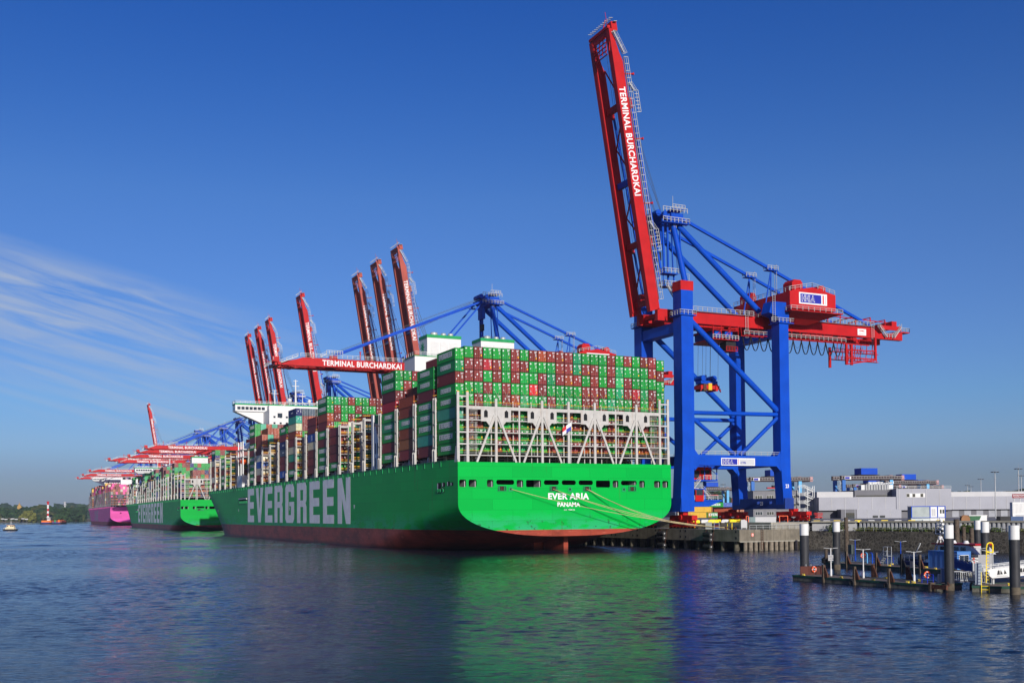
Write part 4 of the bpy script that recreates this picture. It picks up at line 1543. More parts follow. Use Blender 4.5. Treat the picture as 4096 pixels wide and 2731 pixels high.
    # travelling gear
    for rail_t, zr, zt in ((68.6, Z0, 10.0), (103.5, Z1, 10.6)):
        for vc in (VN + 2.0 - (4 if zr > 6 else 0), VF + 2.0 + (4 if zr > 6 else 0)):
            m = B()
            L = 6.6 if zr > 6 else 5.4
            h = zt - zr
            m.prism([(rail_t - .9, vc - 1.3, zr + h * .80), (rail_t - .9, vc - L, zr + h * .78), (rail_t - .9, vc - L, zr + h * .50), (rail_t - .9, vc - L * .55, zr + h * .38), (rail_t - .9, vc + L * .55, zr + h * .38), (rail_t - .9, vc + L, zr + h * .50), (rail_t - .9, vc + L, zr + h * .78), (rail_t - .9, vc + 1.3, zr + h * .80)], (1.8, 0, 0))
            m.prism([(rail_t - .8, vc - 1.2, zt), (rail_t - .8, vc - 1.0, zr + h * .8), (rail_t - .8, vc + 1.0, zr + h * .8), (rail_t - .8, vc + 1.2, zt)], (1.6, 0, 0))
            m.tube((rail_t - 1.2, vc, zr + h * .66), (rail_t + 1.2, vc, zr + h * .66), .75, 12)
            for sg in (-1, 1):
                cc = vc + sg * L * .55
                m.prism([(rail_t - .7, cc - 3.0, zr + h * .22), (rail_t - .7, cc - .8, zr + h * .48), (rail_t - .7, cc + .8, zr + h * .48), (rail_t - .7, cc + 3.0, zr + h * .22), (rail_t - .7, cc + 3.0, zr + h * .10), (rail_t - .7, cc - 3.0, zr + h * .10)][::-1], (1.4, 0, 0))
                m.tube((rail_t - 1.0, cc, zr + h * .40), (rail_t + 1.0, cc, zr + h * .40), .5, 10)
                m.bar((rail_t - .3, cc + sg * 3.2, zr + .5), (rail_t - .3, cc + sg * 3.2, zr + h * .55), .35)
            bg_ = put(m, 'bogie', BOGR)
            for k in range(8):
                w_ = B()
                yv = vc - L - 1.6 + (2 * L + 3.2) * (k + .5) / 8
                w_.tube((rail_t - .45, yv, zr + .42), (rail_t + .45, yv, zr + .42), .40, 12, m=0)
                w_.tube((rail_t - .62, yv, zr + .42), (rail_t - .45, yv, zr + .42), .2, 8, m=1)
                put(w_, 'wheel', [BLACK, YEL], bg_)
    # trolley girders and tail frame
    GY = (-5.0, 4.6)
    for gy in GY:
        m = B()
        m.prism([(64.5, gy, 63.6), (64.5, gy, 66.9), (143, gy, 66.9), (145.0, gy, 66.4), (147, gy, 64.9), (155.5, gy, 64.9), (155.5, gy, 63.6)][::-1] if False else
                [(64.5, gy, 66.9), (143, gy, 66.9), (146.0, gy, 64.8), (155.5, gy, 66.0), (155.5, gy, 63.4), (64.5, gy, 63.6)][::-1], (0, 1.5, 0))
        m.box(64.5, 143, gy + (1.5 if gy < 0 else -.5), gy + (2.0 if gy < 0 else 0), 63.62, 64.0)
        put(m, 'girder', red)
    for x in (66, 80, 94, 108, 122, 136, 148, 154):
        m = B()
        m.box(x, x + 1.1, GY[0] + 2.0, GY[1] - .5, 64.9, 66.2)
        put(m, 'cross_beam', red)
    m = B()
    for gy, o in ((GY[0], -.9), (GY[1] + 1.5, .0)):
        m.box(72.5, 97, gy + o, gy + o + .9, 66.92, 67.0)
        m.rail((72.5, gy + (o or .9), 67.0), (97, gy + (o or .9), 67.0), 1.2, 1.6, .06)
        m.box(121, 143, gy + o, gy + o + .9, 66.92, 67.0)
        m.rail((121, gy + (o or .9), 67.0), (143, gy + (o or .9), 67.0), 1.2, 1.4, .06)
    m.ladder((94.7, GY[0] - .6, 60.5), (94.7, GY[0] - .6, 68.2), .9)
    m.ladder((142.8, GY[0] - .6, 58), (142.8, GY[0] - .6, 67.5), .9)
    m.stair((145.2, GY[0] - .7, 67.2), (148.2, GY[0] - .7, 63.9), .9, (0, 1, 0))
    m.stair((154.2, GY[0] - .7, 67.4), (151.2, GY[0] - .7, 63.9), .9, (0, 1, 0))
    m.rail((148, GY[0] - .9, 63.8), (151.6, GY[0] - .9, 63.8), 1.2, 1.2, .06)
    put(m, 'walkway', GALV)
    # walkway under the girder where the cable loops run
    m = B()
    m.box(93, 131, GY[0] - 1.6, GY[0] - .6, 61.0, 61.15)
    m.rail((93, GY[0] - 1.6, 61.15), (131, GY[0] - 1.6, 61.15), 1.2, 1.7, .06, 1)
    for k in range(13): m.bar((93 + k * 3.1, GY[0] - .3, 61.1), (93 + k * 3.1, GY[0] + .1, 63.6), .14)
    m.bar((93, GY[0] + .3, 61.1), (142, GY[0] + .3, 61.1), .3)
    m.bar((93, GY[0] - 1.0, 62.3), (142, GY[0] - .9, 62.3), .18)
    put(m, 'cable_walkway', [red, GALV])
    m = B()
    for k in range(12):
        a = 93.4 + k * 3.1
        if a > 131: break
        for off in (0, .22):
            pts = [(a + 3.1 * j / 10, GY[0] - .2 + off, 61.0 - 4.1 * (1 - abs(2 * j / 10 - 1) ** 2.2)) for j in range(11)]
            m.path(pts, .09, 5)
        pts = [(a + 3.1 * j / 8, GY[0] - .1, 61.0 - 2.4 * (1 - abs(2 * j / 8 - 1) ** 2.0)) for j in range(9)]
        m.path(pts, .035, 4)
    put(m, 'cable_loops', BLACK)
    # service cage for the trailing cables at the tail
    m = B()
    ca, cb = GY[0] - 1.8, GY[0] + 5.5
    for x, y in ((130.9, ca), (133.1, ca + .2), (142.5, ca), (130.9, cb)): m.bar((x, y, 63.3 if x > 140 else 60.6), (x, y, 54.3 if x < 140 else 56.2), .8 if x < 140 else .7, .5)
    for z_, x1_ in ((59.4, 150), (56.9, 150)):
        m.bar((131, cb, z_), (x1_, cb, z_), .4, .3).bar((131, ca, z_ - .6), (142.5, ca, z_ - .3), .4, .3)
        m.rail((133, cb, z_), (x1_, cb, z_), 1.1, 1.3, .07, 0)
        m.box(133, x1_, cb - .9, cb, z_ - .15, z_)
    m.bar((130.9, ca, 54.5), (142.5, ca, 56.3), .45, .4)
    for k in range(7): m.bar((133.4 + k * 2.4, cb, 56.9), (134.2 + k * 2.4, cb, 63.4), .16)
    for k in range(6): m.bar((132.0 + k * 0.9, ca + .6, 55 + k * .3), (133.5 + k * .9, ca + .6, 60), .12)
    put(m, 'cable_cage', [red])
    m = B()      # red frames above the tail
    for x, z_ in ((126, 70.0), (131, 70.3), (137, 69.9), (143, 69.9), (149, 69.6)):
        m.bar((x, GY[0] + .7, 67), (x, GY[0] + .7, z_), .28).bar((x, GY[1] + .7, 67), (x, GY[1] + .7, z_), .28)
        m.bar((x, GY[0] + .7, z_), (x, GY[1] + .7, z_), .24).bar((x - 4, GY[1] + .7, 68.4), (x, GY[0] + .7, z_), .2)
    m.bar((126, GY[0] + .7, 69.4), (150, GY[0] + .7, 68.8), .22).bar((126, GY[1] + .7, 69.4), (150, GY[1] + .7, 68.8), .22)
    m.box(146, 154.5, GY[0] - .6, GY[0] - .2, 66.3, 67.6).box(155.0, 158.6, GY[0], GY[1] + 1, 65.9, 66.2)
    m.rail((155, GY[0], 66.2), (158.6, GY[0], 66.2), 1.2, 1.2, .06, 1).rail((158.6, GY[0], 66.2), (158.6, GY[1] + 1, 66.2), 1.2, 1.2, .06, 1)
    m.box(151, 153, GY[0] - .2, GY[1], 67, 69.2)
    put(m, 'tail_frame', [red, GALV])
    m = B()
    m.box(137.1, 140.5, GY[0] - .1, GY[0] - .02, 64.0, 66.0, 0)
    text(m, 'ZPMC', (137.7, GY[0] - .12, 65.1), (1, 0, 0), (0, 0, 1), 2.2, .5, .03, 1)
    m.box(137.6, 140.0, GY[0] - .13, GY[0] - .11, 64.35, 64.42, 1)
    put(m, 'maker_plate', [LWHITE, SRED])
    # machinery house
    HY0, HY1 = -14.0, 12.5
    m = B()
    m.prism([(103.6, HY0, 68.4), (120.5, HY0, 68.4), (120.5, HY0, 73.3), (112.0, HY0, 75.0), (103.6, HY0, 73.3)][::-1], (0, HY1 - HY0, 0))
    m.prism([(104.5, HY0 + .5, 67.5), (121.8, HY0 + .5, 67.5), (115, HY0 + 6, 65.0), (107, HY0 + 6, 65.0)], (0, .4, 0))
    m.box(103.0, 122.3, HY0 - 1.2, HY1 + .6, 67.5, 67.75)
    m.box(104.5, 119.5, HY0 + 2.0, HY1 - 2, 66.95, 67.5)
    ho = put(m, 'machinery_house', [red])
    for x0_, x1_, y0_, h in ((105.0, 109.5, HY0 + 1, 3.6), (116, 119.3, HY0 + 2.5, 3.0), (104.2, 108, HY1 - 6, 3.4)):
        m = B()
        m.prism([(x0_ + .4, y0_, 73.4), (x1_ - .4, y0_, 73.4), (x1_ - .3, y0_, 73.4 + h * .75), (x1_ - 1.1, y0_, 73.4 + h), (x0_ + 1.1, y0_, 73.4 + h), (x0_ + .3, y0_, 73.4 + h * .75)][::-1], (0, 4, 0))
        put(m, 'roof_hood', red, ho)
    m = B()
    for a, b in (((103.6, HY0 + .2, 73.4), (112, HY0 + .2, 75.1)), ((112, HY0 + .2, 75.1), (120.4, HY0 + .2, 73.4)), ((103.7, HY0, 73.4), (103.7, HY1, 73.4)), ((103.1, HY0 - 1.1, 67.75), (122.2, HY0 - 1.1, 67.75)), ((103.1, HY0 - 1, 67.75), (103.1, HY1, 67.75)), ((122.2, HY0 - 1, 67.75), (122.2, HY1, 67.75))):
        m.rail(a, b, 1.2, 2.1, .06)
    put(m, 'railing', GALV, ho)
    m = B()
    sign_hhla(m, (106.9, HY0, 69.85), (1, 0, 0), (0, 0, 1), (0, -1, 0), 10.3, 3.35, 'house')
    put(m, 'sign', [LWHITE, NAVY, SRED, SGREY], ho)
    m = B()
    sign_hhla(m, (80.2, VN + .25, 22.85), (1, 0, 0), (0, 0, 1), (0, -1, 0), 11.6, 2.1, 'portal')
    put(m, 'sign', [LWHITE, NAVY, SRED, SGREY])
    # A-frame, stays
    for sg, gy in ((-1, -4.6), (1, 5.6)):
        m = B()
        m.tube((71.6, sg * 9.0, 71.8), (70.1, gy, 91.5), .82, 16)
        put(m, 'frame_leg', BLUE)
        m = B()
        m.tube((71.9, gy, 91.0), (100.0, gy, 68.6), .85, 16)
        put(m, 'back_brace', BLUE)
        m = B()
        m.bar((73.0, gy, 93.2), (142.2, gy, 67.4), .7, .8)
        put(m, 'back_stay', BLUE)
        m = B()
        m.tube((104.5, gy, 81.5), (101.5, gy - .8, 69.5), .2, 8).tube((104.5, gy, 81.5), (104.6, gy + .5, 70.5), .2, 8)
        m.box(102.6, 106.4, gy - 1, gy + 1, 81.0, 81.2)
        for a, b in (((102.6, gy - 1), (106.4, gy - 1)), ((102.6, gy + 1), (106.4, gy + 1))): m.rail((*a, 81.2), (*b, 81.2), 1.2, 1.2, .06, 1)
        m.ladder((106.2, gy, 71), (106.2, gy, 83), .9, (0, 1, 0), m=1)
        put(m, 'stay_post', [BLUE, GALV])
    m = B()
    m.box(68.6, 72.6, -6.2, 6.2, 91.2, 94.0)
    m.prism([(66.2, -5.4, 93.4), (69, -5.4, 94.0), (69, -5.4, 91.6)][::-1], (0, 10.8, 0))
    m.box(65.4, 74.2, -7.0, -5.2, 91.0, 91.2).box(65.4, 74.2, 5.2, 7.0, 91.0, 91.2)
    for x in (66.5, 69.0, 71.2): m.tube((x, -3, 94.6), (x, 3, 94.6), .9, 14)
    m.box(67.2, 68.4, -2.2, 2.2, 86.0, 90.5, 0).box(67.6, 68.4, -1.2, 1.2, 81.5, 84.0, 2).bar((68, 0, 84), (68, 0, 86), .2)
    for x in (70.0, 72.8): m.bar((x, -4.6, 78), (x - .4, -4.6, 91), .3)
    for y in (-7.0, 7.0): m.rail((65.4, y, 91.2), (74.2, y, 91.2), 1.3, 1.2, .07, 1)
    m.rail((65.4, -7, 94.0), (73.5, -7, 94.0), 1.3, 1.2, .07, 1).rail((74.2, -7, 91.2), (74.2, 7, 91.2), 1.3, 1.4, .07, 1)
    m.bar((70.6, -4, 94), (70.6, -4, 99.5), .09, m=1).bar((73.2, -2, 94), (73.2, -2, 97.5), .09, m=1)
    m.box(69.2, 73.4, -6, -2, 95.2, 95.35).rail((69.2, -6, 95.35), (73.4, -6, 95.35), 1.2, 1, .07, 1)
    put(m, 'apex_beam', [BLUE, GALV, BLACK])
    m = B()
    m.box(65.6, 70.4, -6.8, -4.0, 76.6, 76.8).box(65.9, 70.6, -6.8, -4.0, 73.0, 73.2)
    for z_ in (76.8, 73.2): m.rail((65.7, -6.8, z_), (70.4, -6.8, z_), 1.3, 1.1, .07, 1).rail((65.7, -6.8, z_), (65.7, -4, z_), 1.3, 1.1, .07, 1)
    m.bar((70.0, -5, 66.9), (70.0, -5, 77), .35).bar((66.4, -5, 77.5), (66.6, -5, 73.2), .2)
    m.stair((70.5, -7.4, 66.9), (66.2, -7.4, 73.0), .8, (0, 1, 0), 1)
    m.ladder((72.4, -8.4, 64.3), (72.4, -8.4, 76.5), .9, (1, 0, 0), 1)
    m.ladder((71.0, -6.0, 77), (70.2, -5.6, 91), .7, (1, 0, 0), 1)
    put(m, 'service_tower', [BLUE, GALV])
    # boom, modelled lying level and swung up about its hinge
    ang = 80.8 if raised else 0.0
    H = Vector((65.0, 0, 66.4))
    rot = Matrix.Rotation(R(ang), 4, 'Y')

    def BT(mb):
        nv = []
        for v in mb.v:
            p = Vector(v) + mb.o - H
            p = rot @ p + H
            nv.append(tuple(p - mb.o))
        mb.v = nv
        return mb
    L = 78.4
    bf = 0.35
    boomroot = None
    for gy in GY:
        m = B()
        x0_ = 65.0
        m.prism([(x0_ - .4, gy, 66.7), (x0_, gy, 63.5), (x0_ - L, gy, 63.5), (x0_ - L, gy, 64.4), (x0_ - L + 6.5, gy, 65.7), (x0_ - L + 9, gy, 66.5), (x0_ - 28, gy, 66.5)], (0, 1.5, 0))
        m.box(x0_ - L + 1, x0_ - 1, gy + (1.5 if gy < 0 else -.45), gy + (1.95 if gy < 0 else 0), 63.52, 63.85)
        for xs in (19.5, 58): m.box(x0_ - xs - 1.5, x0_ - xs + 1.5, gy + .3, gy + 1.2, 66.52, 67.7)
        bo = put(BT(m), 'boom', red)
        if gy < 0:
            boomroot = bo
            m = B()
            text(m, 'TERMINAL BURCHARDKAI', (65.0 - 62.3, gy - .03, 63.95), (1, 0, 0), (0, 0, 1), 30.2, 2.05, .026)
            put(BT(m), 'lettering', LWHITE, bo)
    for xs in (3, 19.5, 37, 58):
        m = B()
        m.box(65 - xs - .8, 65 - xs + .8, GY[0] + 2.05, GY[1] - .55, 64.6, 66.0)
        put(BT(m), 'cross_beam', red if xs != 37 else BLUE)
    m = B()
    m.box(65 - L - .2, 65 - L + 1.3, GY[0] + 1.52, GY[1] - .02, 63.6, 64.5).box(65 - L - 1.0, 65 - L - .25, GY[0] + .4, GY[1] + 1.3, 63.4, 64.3)
    for k in range(5):
        m.bar((65 - L + 2 + k * 1.1, GY[0] + 2, 63.2), (65 - L + 2 + k * 1.1, GY[1] - .5, 63.2), .25)
        m.bar((65 - L - .2, GY[0] + .6 + k * 1.9, 64.4), (65 - L + 6, GY[0] + .6 + k * 1.9, 63.0), .22)
    for a, b, sg in ((19.5, 28, 0), (37, 28, 0), (58, 47.5, 0), (37, 47.5, 0), (8, 19.5, 1), (70, 58, 1)):
        m.bar((65 - a, (GY[1] - .5) if sg else (GY[0] + 2), 66.1), (65 - b, (GY[0] + 2) if sg else (GY[1] - .5), 66.1), .3)
    m.box(65 - L - 2.0, 65 - L + .5, GY[0] + .2, GY[0] + 2.6, 64.6, 66.4)
    put(BT(m), 'boom_tip_frame', red)
    m = B()
    m.rail((65 - L - 2.6, GY[0] - .7, 63.55), (65 - L - 2.6, GY[1] + 1.4, 63.55), 1.2, 1.2, .05)
    yy = GY[0] - .55
    m.rail((65 - L + 8, yy, 66.7), (65 - 3, yy, 66.7), 1.25, 1.9, .06)
    m.box(65 - L + 8, 65 - 3, yy, yy + .5, 66.65, 66.7)
    for xs in (19.5, 58):
        m.rail((65 - xs - 3, yy - .4, 68.1), (65 - xs + 3, yy - .4, 68.1), 1.3, 1, .07)
        m.stair((65 - xs - 5.2, yy - .2, 66.8), (65 - xs - 3, yy - .2, 68.1), .7, (0, 1, 0))
    m.stair((65 - L + 1, yy, 64.2), (65 - L + 7, yy, 66.7), .8, (0, 1, 0))
    m.box(65 - L - 1.8, 65 - L - 1.7, GY[0] - .7, GY[0] + .5, 65.0, 66.1)
    put(BT(m), 'boom_walkway', GALV)
    m = B()
    for xs in (30, 48, 66):
        m.box(65 - xs - .15, 65 - xs + .15, GY[0] + .2, GY[0] + .6, 66.7, 69.6)
        m.box(65 - xs - .3, 65 - xs + .3, GY[0] + .1, GY[0] + .7, 69.4, 69.7)
    m.bar((65 - L - .5, 0, 64.4), (65 - L - 4.5, .3, 66.2), .2).bar((65 - L - .5, -3, 64.4), (65 - L - 5.2, -3, 64.4), .1)
    put(BT(m), 'floodlight_bracket', red)
    # fore stays
    for gy in (-4.25, 5.35):
        m = B()
        p1 = rot @ (Vector((65 - 19.5, gy, 67.9)) - H) + H
        p2 = rot @ (Vector((65 - 58, gy, 67.9)) - H) + H
        a = Vector((66.9, gy, 92.5))
        if raised:
            # folded eyebars: down from the apex and back up along the boom
            k1 = Vector((67.3, gy, 77.0))
            m.bar(a, k1, .55, .45).bar(k1 + Vector((-.9, 0, 0)), p2 + Vector((-.2, 0, -.6)), .55, .45)
            m.bar(a + Vector((1.6, 0, 0)), Vector((68.6, gy, 73.6)), .5, .4).bar(Vector((68.4, gy, 73.2)), Vector((66.4, gy, 73.0)), .5, .4)
            m.bar(Vector((66.2, gy, 73.0)), p1 + Vector((-.3, 0, 0)), .5, .4)
        else:
            m.bar(a, p2, .55, .75).bar(a, p1, .45, .55)
        put(m, 'fore_stay', BLUE)
    m = B()
    e = rot @ (Vector((65 - 60, 0, 68.2)) - H) + H
    for k in range(6):
        y = -2.2 + k * .85
        m.bar((68.0 + (k % 3) * .5, y, 94.8), tuple(e + Vector((.4 * (k % 3), y, -6 * (k % 2)))), .07)
    put(m, 'hoist_ropes', DROPE)
    if raised:
        m = B()      # ropes running between the boom members
        for k in range(5):
            m.bar((63 - 0, -2.0 + k, 66), (52.6, -2.0 + k, 142), .06)
        put(m, 'boom_ropes', DROPE)
    # trolley, ropes, spreader
    tx = 87.0 if raised else 40.0
    m = B()
    for z_ in (59.3, 62.0): m.box(tx - 4.5, tx + 4.5, GY[0] - .9, GY[1] + 1.6, z_, z_ + .18)
    for x in (tx - 4.4, tx - 1.5, tx + 1.5, tx + 4.4):
        for y in (GY[0] - .8, GY[1] + 1.5): m.bar((x, y, 59.4), (x, y, 63.6), .16)
    for x in (tx - 4.4, tx - 1.4): m.bar((x, GY[0] - .8, 59.4), (x + 2.9, GY[0] - .8, 62), .12)
    m.box(tx - 3.2, tx - 1.2, GY[0], GY[1] + .4, 60.0, 62.0, 1).box(tx + .2, tx + 2.8, GY[0] - .2, GY[1] - 1, 60.2, 61.8, 1)
    m.rail((tx - 4.5, GY[0] - .9, 59.5), (tx + 4.5, GY[0] - .9, 59.5), 1.2, 1.2, .07, 2)
    m.box(tx + .8, tx + 4.2, GY[0] + .1, GY[0] + 3.2, 56.6, 59.0, 3).box(tx + .6, tx + 4.6, GY[0] - .2, GY[0] + 3.6, 56.3, 56.5)
    m.rail((tx + .6, GY[0] - .2, 56.5), (tx + 4.6, GY[0] - .2, 56.5), 1.1, 1.1, .06, 0)
    put(m, 'trolley', [red, BLUE, GALV, BLACK])
    if raised:
        m = B()
        zs_ = 49.0
        for x in (84.0, 85.6, 88.3): m.bar((x, 0, zs_ - .5), (x + .3, 0, 60), .06).bar((x, 4, zs_ - .5), (x + .3, 4, 60), .06)
        put(m, 'hoist_ropes', DROPE)
        m = B()
        m.box(82.8, 88.6, 0.6, 3.4, 47.3, 48.2, 0)
        for x in (83.6, 87.4): m.tube((x, .4, 48.9), (x, 3.6, 48.9), .85, 14, m=0)
        m.bar((85.4, 2, 48), (85.4, 2, 50), .4, m=0)
        m.box(82.4, 89.0, .2, 3.8, 45.7, 46.8, 1).box(83.2, 84.2, -.1, 4.1, 45.2, 47.2, 2).box(87.4, 88.2, -.1, 4.1, 45.2, 47.2, 1)
        m.box(85, 86.2, 0, 4, 45.4, 47.4, 3)
        for x in (82.4, 88.7): m.prism([(x, 0, 45.9), (x + .5, 0, 45.9), (x + (.7 if x > 85 else -.2), 0, 44.9)], (0, .5, 0), 1)
        put(m, 'spreader', [BLUE, BOGR, RUST, YEL])
    # electrical house and operator's cabin hanging in the waterside portal
    m = B()
    m.box(74.5, 82.5, -4.4, 2.0, 19.0, 22.7, 0)
    m.box(75.8, 78.2, -4.5, -4.4, 19.6, 21.6, 1).box(78.8, 81.8, -4.5, -4.4, 20.6, 21.8, 1)
    m.box(74.0, 83.4, -6.0, 2.4, 18.6, 19.0, 2).rail((78.5, -6, 19), (83.4, -6, 19), 1.2, 1.1, .06, 3)
    for x in (79, 83.2): m.bar((x, -5.9, 19), (x, -5.9, 23.6), .22, m=2)
    m.bar((79, -5.9, 23.6), (83.2, -5.9, 20.5), .16, m=2)
    m.tube((82.4, -1, 13.3), (82.4, -1, 18.6), .45, 10, m=2)
    put(m, 'electrical_house', [RED, BLACK, BLUE, GALV])
    m = B()
    m.box(72.0, 84.5, -6.5, 2.0, 12.9, 13.3, 0)
    m.prism([(72.0, -6.3, 12.9), (84.3, -6.3, 12.9), (80, -6.3, 11.4), (73, -6.3, 11.4)], (0, 8, 0), 0)
    m.rail((72, -6.5, 13.3), (84.5, -6.5, 13.3), 1.2, 1.6, .07, 1).rail((84.5, -6.5, 13.3), (84.5, 2, 13.3), 1.2, 1.6, .07, 1)
    m.stair((77.5, -5.8, 19.0), (73.6, -5.8, 15.0), .8, (0, 1, 0), 1).stair((78.0, -5.4, 16.8), (81.5, -5.4, 13.3), .8, (0, 1, 0), 1)
    put(m, 'cabin_platform', [BLUE, GALV])
    m = B()
    m.box(75.2, 77.9, -6.9, -3.5, 12.9, 14.6, 0).box(75.3, 77.8, -6.8, -3.5, 14.6, 16.2, 1)
    for x in (75.2, 77.7): m.box(x, x + .2, -6.92, -6.7, 14.6, 16.3, 0)
    m.box(74.9, 78.2, -7.0, -3.4, 16.2, 16.45, 2)
    put(m, 'operator_cabin', [RED, GLASS, BLUE])
    return root


_ground = Vector((69.5, 0, Z0))
main_crane = crane(True, (69.5, 13.0, Z0), 'nearest quay crane towering beside the stern with its red boom raised')
low_crane = crane(False, (69.5, 139.2, Z0), 'crane with its level red boom reaching over the nearest ship')
fad_crane = crane(True, (69.5, 198.5, Z0), 'tallest faded red raised boom of the group of three', FRED)
bpy.context.view_layer.update()


def gather(o):
    CH[o.name] = list(o.children)
    for c in o.children: gather(c)


for o in (main_crane, low_crane, fad_crane): gather(o)


def dup(src, s, label, sc=1.0):
    c = copy_tree(src)
    c.location = (69.5, s, Z0)
    c.scale = (sc, sc, sc)
    c['label'] = label
    return c


fad_crane.scale = (.8675,) * 3
dup(fad_crane, 228, 'faded red raised boom in the middle of the group of three', .8675)
dup(fad_crane, 257.8, 'faded red raised boom, leftmost of the close group of three', .8675)
dup(main_crane, 365.2, 'single raised red boom standing between the two groups of three', .9425)
dup(main_crane, 449, 'raised red boom nearest to the white navigation bridge, right of its group of three', .9425)
dup(main_crane, 483, 'raised red boom in the middle of the far group of three', .9425)
dup(main_crane, 516.3, 'raised red boom, leftmost of the far group of three', .9425)
dup(main_crane, 1109, 'lone distant raised red boom above the second green ship')
for s, lb in ((591.6, 'topmost level red boom above the second green ship'), (645.5, 'second level red boom from the top above the second green ship'),
              (717.9, 'third level red boom from the top above the second green ship'), (812.3, 'lowest level red boom above the second green ship'),
              (851.7, 'level red boom half hidden behind the lowest one over the second ship'), (1127.4, 'uppermost level red boom over the pink ship'),
              (1264, 'middle level red boom over the pink ship'), (1383.4, 'lowest and farthest level red boom over the pink ship')):
    dup(low_crane, s, lb, 1.0 if s > 840 else .9375)

# ---------------------------------------------------------------- quay and yard
RIG = [(77, 279), (87, 273), (97, 261.5), (116, 243), (137, 221), (200, 150)]      # line of the flood wall to the right (view frame)
pl = [(67.5, -24.4), (67.5, 3200), (3500, 3200)]
w_ = [W(x + 1.5, y + 2.5) for x, y in RIG]
sheet('yard_ground', [(77.8, -23.8), (77.8, 3200), (4500, 3200), (4500, -1200)] + [(p.x, p.y) for p in w_[::-1]], 6.9, mat('yard_paving', (0.22, 0.21, 0.20), .9, scale=.05))
sheet('quay_apron', [(67.0, -24.9), (67.0, 3200), (77.9, 3200), (77.9, -24.9)], 5.3, mat('apron_concrete', (0.30, 0.28, 0.25), .9, scale=.2))

q = empty('quay_wall', (66.7, -25, 0), 'stained concrete quay wall carried on piles below the nearest crane', 'quay')
Q = (66.7, -25, 0)
for k in range(70):
    s = -25 + k * 12.4
    if s > 700 and k % 2: continue
    m = MB(Q)
    m.box(66.7, 68.2, s + .04 if k else s, s + 12.36, 2.3, 5.32)
    m.box(66.62, 66.7, s + .1, s + 12.3, 2.3, 2.55)
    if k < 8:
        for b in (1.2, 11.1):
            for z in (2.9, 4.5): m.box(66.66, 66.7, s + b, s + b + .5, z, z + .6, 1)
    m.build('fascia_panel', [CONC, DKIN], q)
m = MB(Q)
for k in range(9):
    a = 68.2 + k * 2.3
    m.box(a, a + 2.26, -25.0, -24.2, 2.2 if k < 8 else 2.2, 5.28)
m.box(66.8, 88.9, -25.06, -25.0, 2.15, 2.42, 1)
m.build('end_wall', [CONC, LCONC], q)
m = MB(Q)
for k in range(120):
    s = -22.5 + k * 5.6
    m.tube((67.6, s, -1), (67.6, s, 2.3), .62, 12)
    if k < 40: m.tube((70.2, s + 2.8, -1), (70.2, s + 2.8, 2.3), .62, 10)
m.build('bearing_piles', DCONC, q)
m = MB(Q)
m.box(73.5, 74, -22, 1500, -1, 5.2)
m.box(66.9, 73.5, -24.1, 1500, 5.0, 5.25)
m.build('shade_coloured_back_wall', DKIN, q)  # near-black colour stands in for the shade under the apron
m = MB(Q)
for k in range(13): m.tube((68.8 + k * 1.62, -24.55, -1), (68.8 + k * 1.62, -24.55, 2.18), .62 if k % 2 else .50, 14)
m.build('sheet_piling', mat('tide_stained_piles', (.19, .16, .12), .85, var=.35, scale=1.4, streak=.6, stain=(.05, .045, .035)), q)
m = MB(Q)
m.ladder((73.6, -25.2, 0.3), (73.6, -25.2, 5.3), .6, m=0)
m.build('ladder', RUST, q)
m = MB(Q)
m.rail((70, -24.8, 5.3), (89, -24.8, 5.3), 1.15, 2.2, .04)
m.build('railing', GALV, q)
m = MB(Q)
m.box(70.3, 71.0, -25.12, -25.06, 3.6, 4.4, 1).box(70.38, 70.92, -25.15, -25.12, 3.68, 4.32, 0)
m.bar((70.42, -25.16, 3.72), (70.88, -25.16, 4.28), .09, .02, 1, up=(0, 1, 0)).bar((70.88, -25.17, 3.72), (70.42, -25.17, 4.28), .09, .02, 1, up=(0, 1, 0))
m.build('warning_board', [LWHITE, ORNG], q)
m = MB(Q)      # rising wall between apron and yard
for k in range(40):
    s = -24 + k * 8.2
    m.box(77.4, 78.2, s + .03, s + 8.17, 5.31, 7.08)
m.box(78.25, 89.5, -24.0, -23.3, 5.29, 7.08)
m.build('upper_wall', LCONC, q)
# fenders with their chains
for k, s in enumerate((9.5, -12.5)):
    f = empty('rubber_fender', (66.6, s, 2), 'stack of black rubber rollers chained to the quay wall ' + ('under the crane leg' if k == 0 else 'nearest the quay corner'), 'fender', 'rubber fenders hung on the quay')
    for z in (4.0, 2.7, 0.8):
        m = MB((66.6, s, 2))
        m.tube((65.9, s - 1.5, z), (65.9, s + 1.5, z), .62, 16).tube((65.9, s - 1.55, z), (65.9, s + 1.55, z), .2, 8, m=1)
        m.build('roller', [RUBBER, GALV], f)
    m = MB((66.6, s, 2))
    for y in (-1.7, 1.7):
        for j in range(9): m.tube((65.9 + .09 * j, s + y, 1.0 + j * .5), (65.95 + .09 * j, s + y, 1.35 + j * .5), .09, 6)
    m.build('chain', RUST, f)
